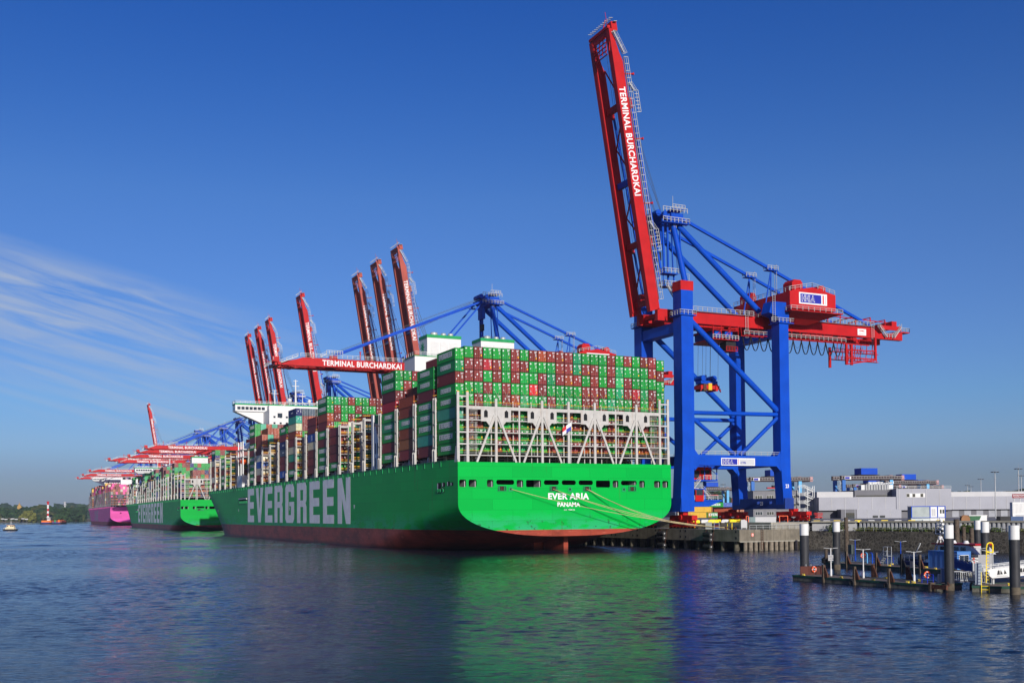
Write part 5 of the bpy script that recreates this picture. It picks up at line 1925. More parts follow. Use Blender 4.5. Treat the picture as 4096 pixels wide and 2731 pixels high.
# bollard cage and mooring lines
b = empty('bollard', (67.6, -18.3, 5.3), 'yellow framed mooring bollard at the quay edge holding the stern lines', 'bollard')
m = MB((67.6, -18.3, 5.3))
m.tube((67.6, -18.3, 5.3), (67.6, -18.3, 5.9), .28, 12).tube((67.6, -18.3, 5.9), (67.6, -18.3, 6.05), .42, 12)
m.build('post', RUST, b)
m = MB((67.6, -18.3, 5.3))
for a in ((68.6, -19.4), (68.6, -17.4)): m.bar((*a, 5.3), (a[0], a[1], 7.0), .12)
m.bar((68.6, -19.4, 7), (68.6, -17.4, 7), .12).bar((68.6, -19.4, 5.4), (67.9, -20.2, 5.4), .1).bar((67.9, -20.2, 5.4), (68.6, -19.4, 7), .1)
m.build('guard_frame', BYEL, b)
for k in range(3):
    b = MB((67.8, -22 + k * 1.1, 5.3))
    b.tube((67.8, -22 + k * 1.1, 5.3), (67.8, -22 + k * 1.1, 5.75), .2, 8).tube((67.8, -22 + k * 1.1, 5.75), (67.8, -22 + k * 1.1, 5.9), .3, 8)
    tag(b.build('mooring_post', RUST), 'rusty low mooring post near the corner of the quay', 'bollard', 'rusty posts at the quay corner')
RP = [((13.6, 15.9), 0, 'from the leftmost lead of the stern'), ((25.2, 16.0), .25, 'upper of the pair from the left middle fairlead'), ((25.9, 15.8), .5, 'lower of the pair from the left middle fairlead'),
      ((35.0, 16.0), .75, 'inner line from the right middle fairlead'), ((35.6, 15.9), 1.0, 'outer line from the right middle fairlead')]
for i, ((t, z), j, w) in enumerate(RP):
    m = MB((t, -3.3, z))
    A = Vector((t, -3.35, z))
    Bp = Vector((67.5, -18.2 + j * .2, 5.75 + j * .12))
    pts = []
    for k in range(17):
        u = k / 16
        p = A.lerp(Bp, u)
        p.z -= (1.3 + .35 * i) * 4 * u * (1 - u)
        pts.append(p)
    m.path(pts, .065, 6)
    tag(m.build('mooring_rope', ROPE), 'sagging tan mooring rope, ' + w, 'rope', 'stern mooring ropes')


def VB(X, Y, z=6.9):
    return W(X, Y, z)


def frame(name, X, Y, z, ex, label, cat, group=None):
    """root whose local x runs along ex=(dX,dY) of the view frame"""
    a, b_ = W(0, 0), W(ex[0], ex[1])
    return empty(name, W(X, Y, z), label, cat, group, math.atan2(b_.y - a.y, b_.x - a.x))


# river wall and flood wall to the right -----------------------------------
rub = mat('dark_rubble_masonry', (.042, .037, .030), .9, var=.6, scale=1.2, bump=0.9)
t_ = rub.node_tree
vo = N(t_, 'ShaderNodeTexVoronoi', feature='DISTANCE_TO_EDGE')
vo.inputs['Scale'].default_value = 1.2
ge = N(t_, 'ShaderNodeNewGeometry')
lk(t_, ge.outputs['Position'], vo.inputs['Vector'])
bs = t_.nodes['Principled BSDF']
cr = N(t_, 'ShaderNodeMapRange')
cr.inputs['From Min'].default_value = 0.0
cr.inputs['From Max'].default_value = 0.10
cr.inputs['To Min'].default_value = 0.65
cr.inputs['To Max'].default_value = 0.0
lk(t_, vo.outputs['Distance'], cr.inputs['Value'])
mxr = N(t_, 'ShaderNodeMix', data_type='RGBA')
src_ = bs.inputs['Base Color'].links[0].from_socket
lk(t_, cr.outputs[0], mxr.inputs[0])
lk(t_, src_, mxr.inputs[6])
mxr.inputs[7].default_value = (.13, .12, .10, 1)
lk(t_, mxr.outputs[2], bs.inputs['Base Color'])

w0 = W(*RIG[0])
rw = empty('river_wall', (w0.x, w0.y, 0), 'dark rubble masonry river wall behind the pontoons', 'wall')
fw = empty('flood_wall', (w0.x, w0.y, 4.7), 'pale ribbed steel flood wall with a concrete cap along the yard edge', 'wall')
m, c_, f_, g_ = MB(rw.location), MB(fw.location), MB(fw.location), MB(fw.location)
for (a, b) in zip(RIG, RIG[1:]):
    A, Bq = W(*a), W(*b)
    d = (Bq - A).normalized()
    n = Vector((-d.y, d.x, 0))
    if n.dot(W(a[0], a[1] + 5) - A) < 0: n = -n
    Zv = Vector((0, 0, 1))
    L_ = (Bq - A).length
    m.add([A - n * .5 + Zv * -1, Bq - n * .5 + Zv * -1, Bq + Zv * 4.7, A + Zv * 4.7, A + n * 3.4 + Zv * 4.72, Bq + n * 3.4 + Zv * 4.72], [(0, 1, 2, 3), (3, 2, 5, 4)])
    P0, P1 = A + n * 3, Bq + n * 3
    f_.bar(P0 + Zv * 6.0 + n * .35, P1 + Zv * 6.0 + n * .35, .1, 2.6)
    f_.bar(P0 + Zv * 7.1, P1 + Zv * 7.1, 1.0, .42, 1)
    conc_part = a[0] < 87
    k = 0.0
    while k < L_ and not conc_part:
        p = P0 + d * k
        f_.bar(p + Zv * 4.75, p + Zv * 6.88, .55, .5, 0, up=tuple(d))
        k += 1.1
    c_.rail(A + n * .4 + Zv * 4.72, Bq + n * .4 + Zv * 4.72, 1.1, 2.6, .035)
m.build('masonry', rub, rw)
f_.build('ribbed_sheets', [LGREYB, LCONC], fw)
c_.build('railing', GALV, fw)


def leafmat(name, c, var=.5, scale=.35):
    m, t, b = base_mat(name)
    geo = N(t, 'ShaderNodeNewGeometry')
    nz = N(t, 'ShaderNodeTexNoise')
    nz.inputs['Scale'].default_value = scale
    nz.inputs['Detail'].default_value = 6
    lk(t, geo.outputs['Position'], nz.inputs['Vector'])
    rp = N(t, 'ShaderNodeMapRange')
    rp.inputs['From Min'].default_value = .3
    rp.inputs['From Max'].default_value = .7
    rp.inputs['To Min'].default_value = 1 - var
    rp.inputs['To Max'].default_value = 1 + var
    lk(t, nz.outputs[0], rp.inputs['Value'])
    vm = N(t, 'ShaderNodeVectorMath', op='SCALE')
    vm.inputs[0].default_value = c
    lk(t, rp.outputs[0], vm.inputs['Scale'])
    lk(t, vm.outputs[0], b.inputs['Base Color'])
    b.inputs['Roughness'].default_value = .8
    b.inputs['Specular IOR Level'].default_value = .2
    return m


LEAF = leafmat('bush_leaves', (.055, .085, .018))
LEAF2 = leafmat('yellowing_bush_leaves', (.13, .13, .03))


def leaves(mb, c, r, n, size, rr, m=0):
    for _ in range(n):
        d = Vector((rr.gauss(0, 1), rr.gauss(0, 1), rr.gauss(0, 1))).normalized() * (rr.random() ** .4)
        p = Vector(c) + Vector((d.x * r[0], d.y * r[1], d.z * r[2]))
        a = Vector((rr.gauss(0, 1), rr.gauss(0, 1), rr.gauss(0, 1))).normalized()
        b = a.cross(Vector((rr.gauss(0, 1), rr.gauss(0, 1), rr.gauss(0, 1)))).normalized()
        s = size * rr.uniform(.6, 1.4)
        mb.add([p - a * s - b * s * .5, p + a * s - b * s * .5, p + a * s * .6 + b * s * .5, p - a * s * .6 + b * s * .5], [(0, 1, 2, 3)], m)


rr = random.Random(3)
g = MB(w0)
for (a, b) in zip(RIG[1:], RIG[2:]):
    for k in range(34):
        u = rr.random()
        p = W(a[0] + (b[0] - a[0]) * u + 1.0, a[1] + (b[1] - a[1]) * u + 1.0)
        leaves(g, (p.x, p.y, 4.9 + rr.random() * .3), (1.4, 1.4, rr.uniform(.35, .8)), 60, .16, rr, rr.choice((0, 0, 1)))
tag(g.build('ledge_vegetation', [LEAF, LEAF2]), 'low green and yellowing scrub along the wall ledge', 'scrub', kind='stuff')
for i, (X, Y, r_, lb) in enumerate(((82.5, 275.0, 2.6, 'large green bush at the left end of the river wall'), (107, 251, 1.9, 'bushy green shrub behind the blue cabin on the wall ledge'), (103.5, 255, 1.4, 'small green shrub left of the blue cabin on the wall ledge'))):
    p = W(X, Y)
    o = empty('bush', (p.x, p.y, 4.7), lb, 'bush', 'bushes on the wall ledge')
    m = MB((p.x, p.y, 4.7))
    for k in range(9):
        leaves(m, (p.x + rr.uniform(-1, 1) * r_ * .7, p.y + rr.uniform(-1, 1) * r_ * .7, 5.2 + rr.random() * r_ * .35), (r_ * .45,) * 3, 130, .14, rr, rr.choice((0, 0, 0, 1)))
    m.build('foliage', [LEAF, LEAF2], o)
    m = MB((p.x, p.y, 4.7))
    for k in range(5): m.tube((p.x, p.y, 4.6), (p.x + rr.uniform(-1, 1), p.y + rr.uniform(-1, 1), 5.6), .05, 5, .02)
    m.build('stem', TIMB, o)

# barrier blocks along the wall top ------------------------------------------
bm_ = MB()
bm_.prism([(-1.1, -.3, 0), (1.1, -.3, 0), (1.1, -.3, .25), (.9, -.3, .55), (-.9, -.3, .55), (-1.1, -.3, .25)], (0, .6, 0))
o_ = bm_.build('barrier_block', BYEL)
bme = o_.data
D.objects.remove(o_)
bm2 = bme.copy()
bm2.materials.clear()
bm2.materials.append(WHITE)
k = 0
for X in [80.5 + i * 2.65 for i in range(11)]:
    Y = 284 - max(0, X - 90) * .9
    yel = k % 2 == 0
    p = W(X, Y)
    o = link('barrier_block', bme if yel else bm2, None, (p.x, p.y, 6.9))
    o.rotation_euler.z = -YAW + rr.uniform(-.2, .2)
    o.scale = (.9, 1, .9)
    tag(o, ('yellow' if yel else 'white') + ' plastic barrier block in the row just behind the wall top', 'barrier', ('yellow' if yel else 'white') + ' barrier blocks behind the wall top')
    k += 1
for i in range(16):
    X, Y = 50 + (i % 8) * 1.9 + rr.random(), 292 + (i // 8) * 10 + rr.random() * 3
    yel = i % 3 != 1
    p = W(X, Y)
    o = link('barrier_block', bme if yel else bm2, None, (p.x, p.y, 6.9))
    o.rotation_euler.z = rr.uniform(-1, 1)
    o.scale = (1, 1, 1.5)
    tag(o, ('yellow' if yel else 'white') + ' plastic block on the yard under the crane portal', 'barrier', ('yellow' if yel else 'white') + ' blocks under the crane portal')


# yard buildings ------------------------------------------------------------
def bl(root):
    return MB(), root


YB = 430.0
wh = frame('warehouse', 122.9, YB, 6.9, (1, 0), 'long pale grey metal clad warehouse with a stepped roofline behind the wall', 'warehouse')
m = MB()
H1, H2, H3 = 8.5, 10.6, 11.4
m.box(0, 31, 0, 40, 3.2, H1)
m.box(0, 31, 1.8, 39.8, 0, 3.2, 1)
m.box(31, 53, -.3, 40, 3.1, H3 + .3)
m.box(31, 53, 1.8, 39.7, 0, 3.1, 1)
m.box(53, 90, 0, 40, 3.2, H1 - .1)
m.box(53, 90, 1.8, 39.8, 0, 3.2, 1)
m.build('wall', [GREYB, DGREYB], wh)
m = MB()
m.box(1, 16, 6, 38, H1 + .01, H2 + .2)
m.box(53.1, 90, 7, 38, H1 - .05, H2 - .2)
m.build('upper_storey', LGREYB, wh)
m = MB()
m.box(16, 31, 5, 38, H1 + .01, H3)
m.build('upper_storey', DGREYB, wh)
m = MB()
m.box(16.6, 29.5, 4.93, 5, H1 + .25, H1 + .75)
m.build('window', GLASS, wh)
m = MB()
m.box(35, 42.4, -.42, -.3, 8.2, 9.8, 0)
for a in (35.1, 37.4, 40.6): m.box(a, a + 1.1, -.47, -.42, 8.35, 9.65, 1)
m.build('window', [WHITE, GLASS], wh)
m = MB()
for k in range(14): m.box(5.4 * k + 5.0, 5.4 * k + 5.18, -.42 if 31 < 5.4 * k + 5 < 53 else -.1, 0, 3.2, H1 - .2 if not 31 < 5.4 * k + 5 < 53 else H3)
m.build('panel_joints', LGREYB, wh)
m = MB()
m.box(13.6, 31.2, -5, -.05, 0, 3.5, 0)
m.box(7.3, 13.6, -5.0, -.1, 0, 3.6, 1).box(9.2, 12.6, -5.06, -5, 0, 2.2, 2).box(8.9, 9.1, -5.07, -5, 0, 3.6, 0).box(12.7, 12.9, -5.07, -5, 0, 3.6, 0)
for a in (19.8, 22.6): m.box(a, a + 2.1, -5.06, -5, .2, 1.1, 2)
for a in (17.8, 22.4, 26.8): m.box(a, a + .12, -5.08, -5, 0, 3.5, 3)
m.build('annex', [GREYB, DGREYB, GLASS, LGREYB], wh)
for k in range(7):
    m = MB()
    m.box(54 + k * 4.9, 56.7 + k * 4.9, 1.7, 1.8, .2, 3.0, 0)
    m.build('roller_door', SHGREY, wh)
m = MB()
m.rail((31.2, -.2, H3 + .3), (53, -.2, H3 + .3), 1, 2.5, .04)
for k in range(9): m.tube((22 + k * 1.1, 8, H3), (22 + k * 1.1, 8, H3 + 2.6 + .3 * (k % 3)), .22, 8)
m.box(20, 33, 9, 13, H3, H3 + 2.2).box(24, 30, 12, 14, H3, H3 + 3.4)
m.tube((24, 10, H3 + 1.8), (33, 10, H3 + 3.0), .45, 10)
m.build('roof_plant', GALV, wh)

of = frame('office_block', 98.4, 438, 6.9, (1, 0), 'dark grey corrugated office block with rows of windows behind the crane leg', 'building')
m = MB()
m.box(0, 18.2, 0, 16, 0, 11.3)
m.build('wall', stripes_mat('ribbed_grey_cladding', (.20, .20, .215), .5, .6, 0), of)
m = MB()
m.box(-.2, 18.4, -.2, 16.2, 11.3, 11.55)
m.build('roof', DGREYB, of)
for z in (1.6, 4.9, 8.2):
    for a in (0.8, 5.5, 10.3, 14.6):
        m = MB()
        m.box(a, a + 2.9, -.10, -.01, z, z + 1.35, 0)
        for j in range(3): m.box(a + .08 + j * .95, a + .9 + j * .95, -.14, -.10, z + .08, z + 1.27, 1)
        m.build('window', [GALV, GLASS], of)
st_ = frame('stair_tower', 116.8, 436, 6.9, (1, 0), 'open galvanised steel stair tower between the office block and the warehouse', 'stairs')
m = MB()
for x in (0, 3.2, 6.0):
    for y in (0, 2.4): m.bar((x, y, 0), (x, y, 13.2), .22)
for k in range(4):
    z = k * 3.2
    m.box(-.3, 2.2, 0, 2.4, z + 2.9, z + 3.0).rail((-.3, 0, z + 3.0), (2.2, 0, z + 3.0), 1.1, .5, .05)
    m.stair((2.2, .6, z + 3.0), (5.6, .6, z + 1.4), 1.0, (0, 1, 0)).stair((5.6, 1.8, z + 1.4), (2.2, 1.8, z - .2), 1.0, (0, 1, 0))
m.build('frame', GALV, st_)
sl_ = frame('scissor_lift', 119.6, 424, 6.9, (1, 0), 'small red scissor lift parked before the warehouse', 'lift')
m = MB()
m.box(0, 3, 0, 1.3, .3, .7).box(0, 3, 0, 1.3, 1.3, 1.4).rail((0, 0, 1.4), (3, 0, 1.4), .9, .6, .06).rail((0, 1.3, 1.4), (3, 1.3, 1.4), .9, .6, .06)
m.bar((.2, .2, .7), (2.8, .2, 1.3), .12).bar((.2, .2, 1.3), (2.8, .2, .7), .12)
m.build('platform', RED, sl_)
m = MB()
for x in (.5, 2.5):
    for y in (0, 1.3): m.tube((x, y - .1, .25), (x, y + .1, .25), .25, 10)
m.build('wheel', BLACK, sl_)

# site cabins -----------------------------------------------------------------
cb = frame('site_cabin', 111.6, 300, 7.75, (1, .1), 'pale grey and white cabin block in blue frames raised above the flood wall', 'cabin')
m = MB()
m.box(0, 5.4, 0, 2.4, 0, 3.15, 0)
m.build('wall', mat('sage_grey_panel', (.30, .34, .33), .5), cb)
m = MB()
m.box(5.4, 9.8, .0, 2.4, .02, 3.13, 0)
for a in (5.9, 6.5): m.box(a, a + .5, -.03, 0, .5, 2.5, 1)
for a in (8.3, 9.05): m.box(a, a + .5, -.03, 0, 1.2, 2.3, 2)
m.build('wall', [WHITE, LGREYB, GLASS], cb)
m = MB()
for x in (0, 5.4, 7.6, 9.8): m.box(x - .12, x + .12, -.12, -.04, 0, 3.2)
for z in (0, 3.1): m.box(-.12, 9.92, -.11, -.05, z, z + .14)
m.box(-.12, 9.92, -.1, 2.5, 3.2, 3.3)
m.build('frame', BLUE, cb)
cb2 = frame('site_cabin', 111.6, 300.3, 6.9, (1, .1), 'plain white and pale green cabin base directly under the blue framed cabins', 'cabin')
m = MB()
m.box(0, 5.5, 0, 2.3, 0, .78, 0).box(5.5, 9.8, -.1, 2.3, 0, .8, 1)
m.build('wall', [mat('pale_mint_panel', (.42, .47, .46), .5), WHITE], cb2)
wc = frame('site_cabin', 119.2, 280, 6.9, (1, 0), 'low white cabin with two small windows behind the timber dolphin', 'cabin')
m = MB()
m.box(0, 4.6, 0, 2.6, 0, 1.5, 0).box(-.1, 4.7, -.1, 2.7, 1.5, 1.6, 0)
for a in (.35, 1.35): m.box(a, a + .5, -.05, 0, .6, 1.2, 1)
m.build('wall', [WHITE, GLASS], wc)
sp_ = frame('shore_power_container', 132.4, 284, 6.9, (1, 0), 'white ribbed shore power container with a dark red lettered board on top', 'container')
m = MB()
m.box(0, 3.6, 0, 1.6, 0, 4.9, 0).box(3.75, 8, 0, 1.6, 0, 4.9, 0)
for k in range(9): m.box(.3 + k * .35, .45 + k * .35, -.08, 0, 2.0, 4.6, 0)
for k in range(9): m.box(4.1 + k * .35, 4.25 + k * .35, -.08, 0, 2.0, 4.6, 0)
m.box(.8, 3.0, -.05, 0, .1, 1.6, 1)
m.build('body', [WHITE, LGREYB], sp_)
m = MB()
m.box(-.1, 7.5, -.2, -.1, 6.0, 7.1, 0)
for k in range(4): m.bar((.5 + k * 1.6, .2, 4.9), (.5 + k * 1.6, .2, 6.0), .15, m=1)
text(m, 'SHORE POWER', (.1, -.22, 6.5), (1, 0, 0), (0, 0, 1), 3.4, .38, .02, 2)
text(m, 'Renewable Energy', (.3, -.22, 6.12), (1, 0, 0), (0, 0, 1), 3.0, .22, .01, 2)
m.build('board', [mat('dark_red_board', (.20, .01, .02), .5), GALV, LWHITE], sp_)
dr = frame('cable_drum', 113.2, 268, 6.9, (1, 0), 'round brown wooden cable drum peeping over the flood wall', 'drum')
m = MB()
m.tube((0, 0, .6), (0, .15, .6), 1.1, 20).tube((0, .15, .6), (0, .9, .6), .6, 16).tube((0, .9, .6), (0, 1.05, .6), 1.1, 20)
m.build('drum', WOOD, dr)
sk = frame('skip', 114.6, 272, 6.9, (1, 0), 'green open skip beside the cable drum', 'skip')
m = MB()
m.prism([(0, 0, 0), (3.6, 0, 0), (4.2, 0, 1.35), (-.4, 0, 1.35)], (0, 1.9, 0), 0).box(-.4, 4.2, -.05, 1.95, 1.3, 1.42, 0)
m.build('body', mat('skip_green', (.02, .10, .04), .6, var=.2), sk)
dc = frame('storage_container', 125.5, 276, 6.9, (1, 0), 'low navy and black storage containers in front of the warehouse doors', 'container')
m = MB()
m.box(0, 2.6, 0, 2.4, 0, 1.25, 0).box(2.7, 6.0, 0, 2.4, 0, 1.2, 1)
m.build('body', [BLACK, mat('navy_panel', (.02, .06, .16), .5)], dc)
eh = frame('equipment_container', 64.0, 291, 6.9, (1, 0), 'pale grey equipment container between the red crane bogies', 'container')
m = MB()
m.box(0, 1.9, 0, 2.4, 0, 1.5, 1).box(.5, 1.4, -.06, 0, .1, 1.3, 1).box(1.9, 7.5, 0, 2.4, 0, 1.5, 0)
m.build('body', [LGREYB, mat('teal_grey_panel', (.16, .22, .22), .6)], eh)
for i, (X, Y) in enumerate(((63.2, 290), (72.2, 290))):
    g_ = frame('guard_rail', X, Y, 6.9, (1, 0), 'orange tubular guard frame ' + ('left' if i == 0 else 'right') + ' of the grey equipment container', 'guard rail', 'orange guard frames')
    m = MB()
    w = .6 if i == 0 else 2.2
    for x in (0, w): m.bar((x, 0, 0), (x, 0, 1.75), .16)
    m.bar((-.05, 0, 1.75), (w + .05, 0, 1.75), .16)
    m.build('frame', ORNG, g_)
sb = frame('service_box', 60.3, 283, 5.3, (1, 0), 'small white pitched cabinet at the end of the upper wall', 'cabinet')
m = MB()
m.prism([(0, 0, .3), (1.6, 0, .3), (1.6, 0, 2.1), (.9, 0, 2.5), (0, 0, 2.4)], (0, 1.2, 0))
m.box(.1, .3, .1, .3, 0, .3).box(1.3, 1.5, .1, .3, 0, .3)
m.build('body', LGREYB, sb)
gt = frame('steel_gate', 51.0, 283.5, 5.3, (1, -.3), 'plain grey steel gate standing on the apron beside the yellow frame', 'gate')
m = MB()
m.box(0, 1.7, 0, .25, 0, 1.9, 0).box(2.2, 2.35, 0, .2, 0, 2.0, 0).box(3.5, 3.65, 0, .2, 0, 2.0, 0).box(2.35, 3.5, .05, .15, .3, .42, 1).box(2.35, 3.5, .05, .15, .9, 1.0, 2).box(2.35, 3.5, .05, .15, 1.4, 1.5, 1)
m.build('leaf', [mat('gate_grey', (.28, .29, .27), .6), BLUE, RED], gt)


# light masts -------------------------------------------------------------------
lm_ = MB()
lm_.tube((0, 0, 0), (0, 0, 29), .42, 10, .2)
for z, r_ in ((29, 2.3),): lm_.tube((0, 0, z), (0, 0, z + .15), r_, 16, r_ * .9)
lm_.tube((0, 0, 25), (0, 0, 25.2), .8, 10)
for k in range(8): lm_.box(math.cos(k * .785) * 2.0 - .3, math.cos(k * .785) * 2.0 + .3, math.sin(k * .785) * 2.0 - .3, math.sin(k * .785) * 2.0 + .3, 28.6, 29.0, 1)
lm_.bar((0, 0, 29), (0, 0, 32), .08)
o_ = lm_.build('light_mast', [GALV, BLACK])
lme = o_.data
D.objects.remove(o_)
for xpx, ytop, zt, lb in ((3981, 1885, 23.0, 'tall floodlight mast rising in front of the warehouse'), (4075, 1872, 33, 'tallest floodlight mast near the right edge of the yard'),
                          (4086, 1900, 33, 'floodlight mast just right of the tallest one'), (3924, 1914, 35, 'distant floodlight mast left of the big one'),
                          (3870, 1939, 35, 'left of two small distant floodlight masts'), (3884, 1944, 35, 'right of two small distant floodlight masts'),
                          (3347, 1916, 35, 'distant floodlight mast left of the nearest yard crane'), (2893, 1936, 35, 'distant pale mast seen through the crane portal')):
    Y = (zt - 9.8) * 4292 / (2054 - .00785 * (xpx - 2048) - ytop)
    X = (xpx - 2048) / 4292 * Y
    p = W(X, Y)
    o = link('light_mast', lme, None, (p.x, p.y, 6.9))
    k = (zt - 6.9) / 29.2
    o.scale = (k, k, k)
    tag(o, lb, 'light mast', 'floodlight masts in the yard')


# yard cranes ----------------------------------------------------------------------
def yard_crane():
    r = empty('yard_crane', (0, 0, 6.9), '', 'crane', 'container stacking cranes in the yard')
    for y in (0, 9):
        m = MB()
        m.box(-1, 33, y - .6, y + .6, 18.6, 20.8, 0)
        m.box(-1.2, 34, y - 1.6, y - .7, 19.2, 19.3, 1)
        for k in range(23): m.bar((k * 1.5 - .6, y - 1.6, 19.3), (k * 1.5 - .6, y - 1.6, 20.4), .08, m=1)
        m.bar((-1, y - 1.6, 20.4), (33, y - 1.6, 20.4), .1, m=1)
        m.build('girder', [mat('brown_black_girder', (.055, .035, .035), .6), GALV], r)
        for x in (0, 26):
            m = MB()
            m.prism([(x, y - .7, 0), (x + 1.4, y - .7, 0), (x + 1.6, y - .7, 18.6), (x - .2, y - .7, 18.6)], (0, 1.3, 0))
            m.build('leg', SBLUE if x else mat('mid_blue_paint', (.02, .12, .40), .5), r)
    m = MB()
    m.box(32.2, 33.8, -.65, 9.65, 18.4, 20.9).box(25.6, 27.4, -.7, 9.7, 20.85, 21.0)
    m.build('end_beam', PINKG, r)
    m = MB()
    for x in (.6, 26.6): m.bar((x, 0, 9), (x, 9, 16), .5).bar((x, 9, 9), (x, 0, 2), .5).box(x - .5, x + .5, -2, 11, .2, 1.6)
    m.build('brace', SBLUE, r)
    m = MB()
    m.box(11, 20, 1, 8, 21.4, 24.6, 0).box(9, 21, .5, 8.5, 21.05, 21.35, 1)
    m.build('trolley_house', [BLUE, BLACK], r)
    m = MB()
    m.box(10.5, 21, 3.8, 5.2, 15.0, 15.6, 0).box(13.5, 17.5, 3.5, 5.5, 15.6, 16.6, 1)
    for x in (14, 17): m.bar((x, 4.5, 16.6), (x, 4.5, 21), .1, m=1)
    m.build('spreader', [RED, BLACK], r)
    m = MB()
    m.box(.5, 4.0, -1.75, -1.68, 18.9, 20.3, 0).box(.7, 3.2, -1.79, -1.75, 19.05, 20.15, 1)
    m.build('sign', [LWHITE, NAVY], r)
    m = MB()
    for k in range(9):
        m.tube((-1.4, -.2, 1 + k * 2), (-1.4, -.2, 1.15 + k * 2), .8, 10)
        m.bar((-1.4 - .8 * (k % 2 * 2 - 1), -.2, 1 + k * 2), (-1.4 + .8 * (k % 2 * 2 - 1), -.2, 3 + k * 2), .1)
    m.build('spiral_stair', GALV, r)
    return r


yc = yard_crane()
bpy.context.view_layer.update()
gather(yc)
first = True
for xpx, ytop, rz, lb in ((3369, 1900, -.33, 'nearest yard crane with blue trolley house above the warehouse roof'), (3005, 1906, -.33, 'yard crane seen between the portal legs of the big quay crane'),
                          (2770, 1948, -.33, 'small distant yard crane left in the view under the portal'), (3545, 1920, -.33, 'yard crane just right of the nearest one'),
                          (3415, 1934, -.33, 'yard crane behind the nearest one, lower and darker'), (3600, 1940, -.33, 'rightmost and lowest yard crane above the warehouse roof')):
    Y = (27.9 - 9.8) * 4292 / (2054 - .00785 * (xpx - 2048) - ytop)
    X = (xpx - 2048) / 4292 * Y
    o = yc if first else copy_tree(yc)
    first = False
    p = W(X, Y)
    o.location = (p.x, p.y, 6.9)
    o.rotation_euler.z = -YAW + .18
    o['label'] = lb

# containers in the yard, a few big enough to tell apart ---------------------------
def yard_container(code, X, Y, z, lb, mark=None):
    c = COLS[code]
    p = W(X, Y)
    o = link('shipping_container', BODY_ME, None, (p.x, p.y, z))
    o.rotation_euler.z = math.pi / 2 - YAW
    o.color = (*c, 1)
    tag(o, lb, 'container', 'shipping containers stored in the yard')
    if mark: link('lettering', MARK_ME[mark], o, (0, 0, 0)).color = o.color
    link('door', DOOR_ME[2], o, (0, 0, 0)).color = o.color


YC = [(126, 640, 2, 'G', 'big', 'upper of the two green lettered containers left of the far portal leg'), (126, 640, 1, 'G', 'big', 'lower of the two green lettered containers left of the far portal leg'),
      (113.5, 560, 0, 'G', 'big', 'green lettered container low in the yard by the pale pole'), (104.0, 560, 1, 'Y', 'tab', 'upper yellow container in the yard below the crane cabin platform'),
      (104.0, 560, 0, 'Y', 'tab', 'lower yellow container in the yard below the crane cabin platform'), (111, 590, 1, 'X', 'small', 'long orange-brown container above the low green one in the yard'),
      (124.5, 600, 1, 'O', 'small', 'brown-red container right of the orange-brown one in the yard'), (117, 545, -1, 'K', 'wave', 'dark slate container with a white emblem on the yard ground'),
      (108, 640, 2, 'C', 'tab', 'crimson container high in the yard stack below the crane platform')]
for X, Y, lvl, code, mk, lb in YC: yard_container(code, X, Y, 6.9 + 2.9 * (lvl + .0 if lvl >= 0 else 0), lb, mk)
ry = random.Random(5)
for row in range(5):
    for k in range(18):
        X, Y = 88 + k * 13.0, 660 + row * 24
        p = W(X, Y)
        n = ry.choice((2, 3, 3, 4))
        for j in range(n):
            c = COLS[ry.choice('RROXXKBWGCN')]
            q0, q1, q2, q3 = W(X, Y), W(X + 12.2, Y), W(X + 12.2, Y + 2.4), W(X, Y + 2.4)
            z = 6.9 + j * 2.9
            stack.prism([(q_.x, q_.y, z) for q_ in (q0, q1, q2, q3)], (0, 0, 2.87))
            stack_cols.extend([(*c, 1)] * 6)

# ---------------------------------------------------------------- piles and pontoons
pm = {}
for X, Y, r_, lb in ((42.3, 155.7, .63, 'black pile with white collar behind the brown plate, leftmost of the six'), (54.6, 181, .60, 'black and white pile standing left of the tall dark timber post'),
                     (53.7, 132.2, .57, 'thick black and white pile standing before the blue cabin'), (58.2, 124.6, .58, 'rightmost and nearest black and white pile'),
                     (82.3, 190, .57, 'farther left one of the close pair of black and white piles'), (72.6, 165, .60, 'nearer right one of the close pair of black and white piles')):
    p = W(X, Y)
    o = empty('mooring_pile', (p.x, p.y, 0), lb, 'pile', 'black and white mooring piles')
    m = MB((p.x, p.y, 0))
    m.tube((p.x, p.y, .85), (p.x, p.y, 6.35), r_, 28)
    m.build('sleeve', PILE, o)
    m = MB((p.x, p.y, 0))
    m.tube((p.x, p.y, -2), (p.x, p.y, .85), r_ * .985, 28)
    m.build('pile_foot', PMUD, o)
    m = MB((p.x, p.y, 0))
    m.tube((p.x, p.y, 6.35), (p.x, p.y, 8.0), r_ * 1.01, 28)
    m.build('white_collar', WHITE, o)


def timber(X, Y, z0, h, r_, lb, tilt=.03):
    p = W(X, Y)
    m = MB((p.x, p.y, z0))
    m.tube((p.x, p.y, z0), (p.x - tilt * h * .5, p.y, z0 + h), r_, 10, r_ * .85)
    m.bar((p.x - tilt * h * .5 - r_, p.y, z0 + h * .7), (p.x - tilt * h * .5 + r_, p.y, z0 + h * .7), .1, .3, 1)
    tag(m.build('timber_pile', [TIMB, RUST]), lb, 'timber pile', 'old timber piles')


timber(80.3, 258, -1, 9.3, .55, 'tall slender weathered timber pile before the river wall')
timber(94.4, 228, -1, 8.9, .62, 'tallest timber of the dolphin behind the boat mast')
timber(95.9, 228, -1, 7.3, .45, 'middle timber of the dolphin behind the boat')
timber(98.0, 229, -1, 7.0, .5, 'shortest right timber of the dolphin behind the boat')


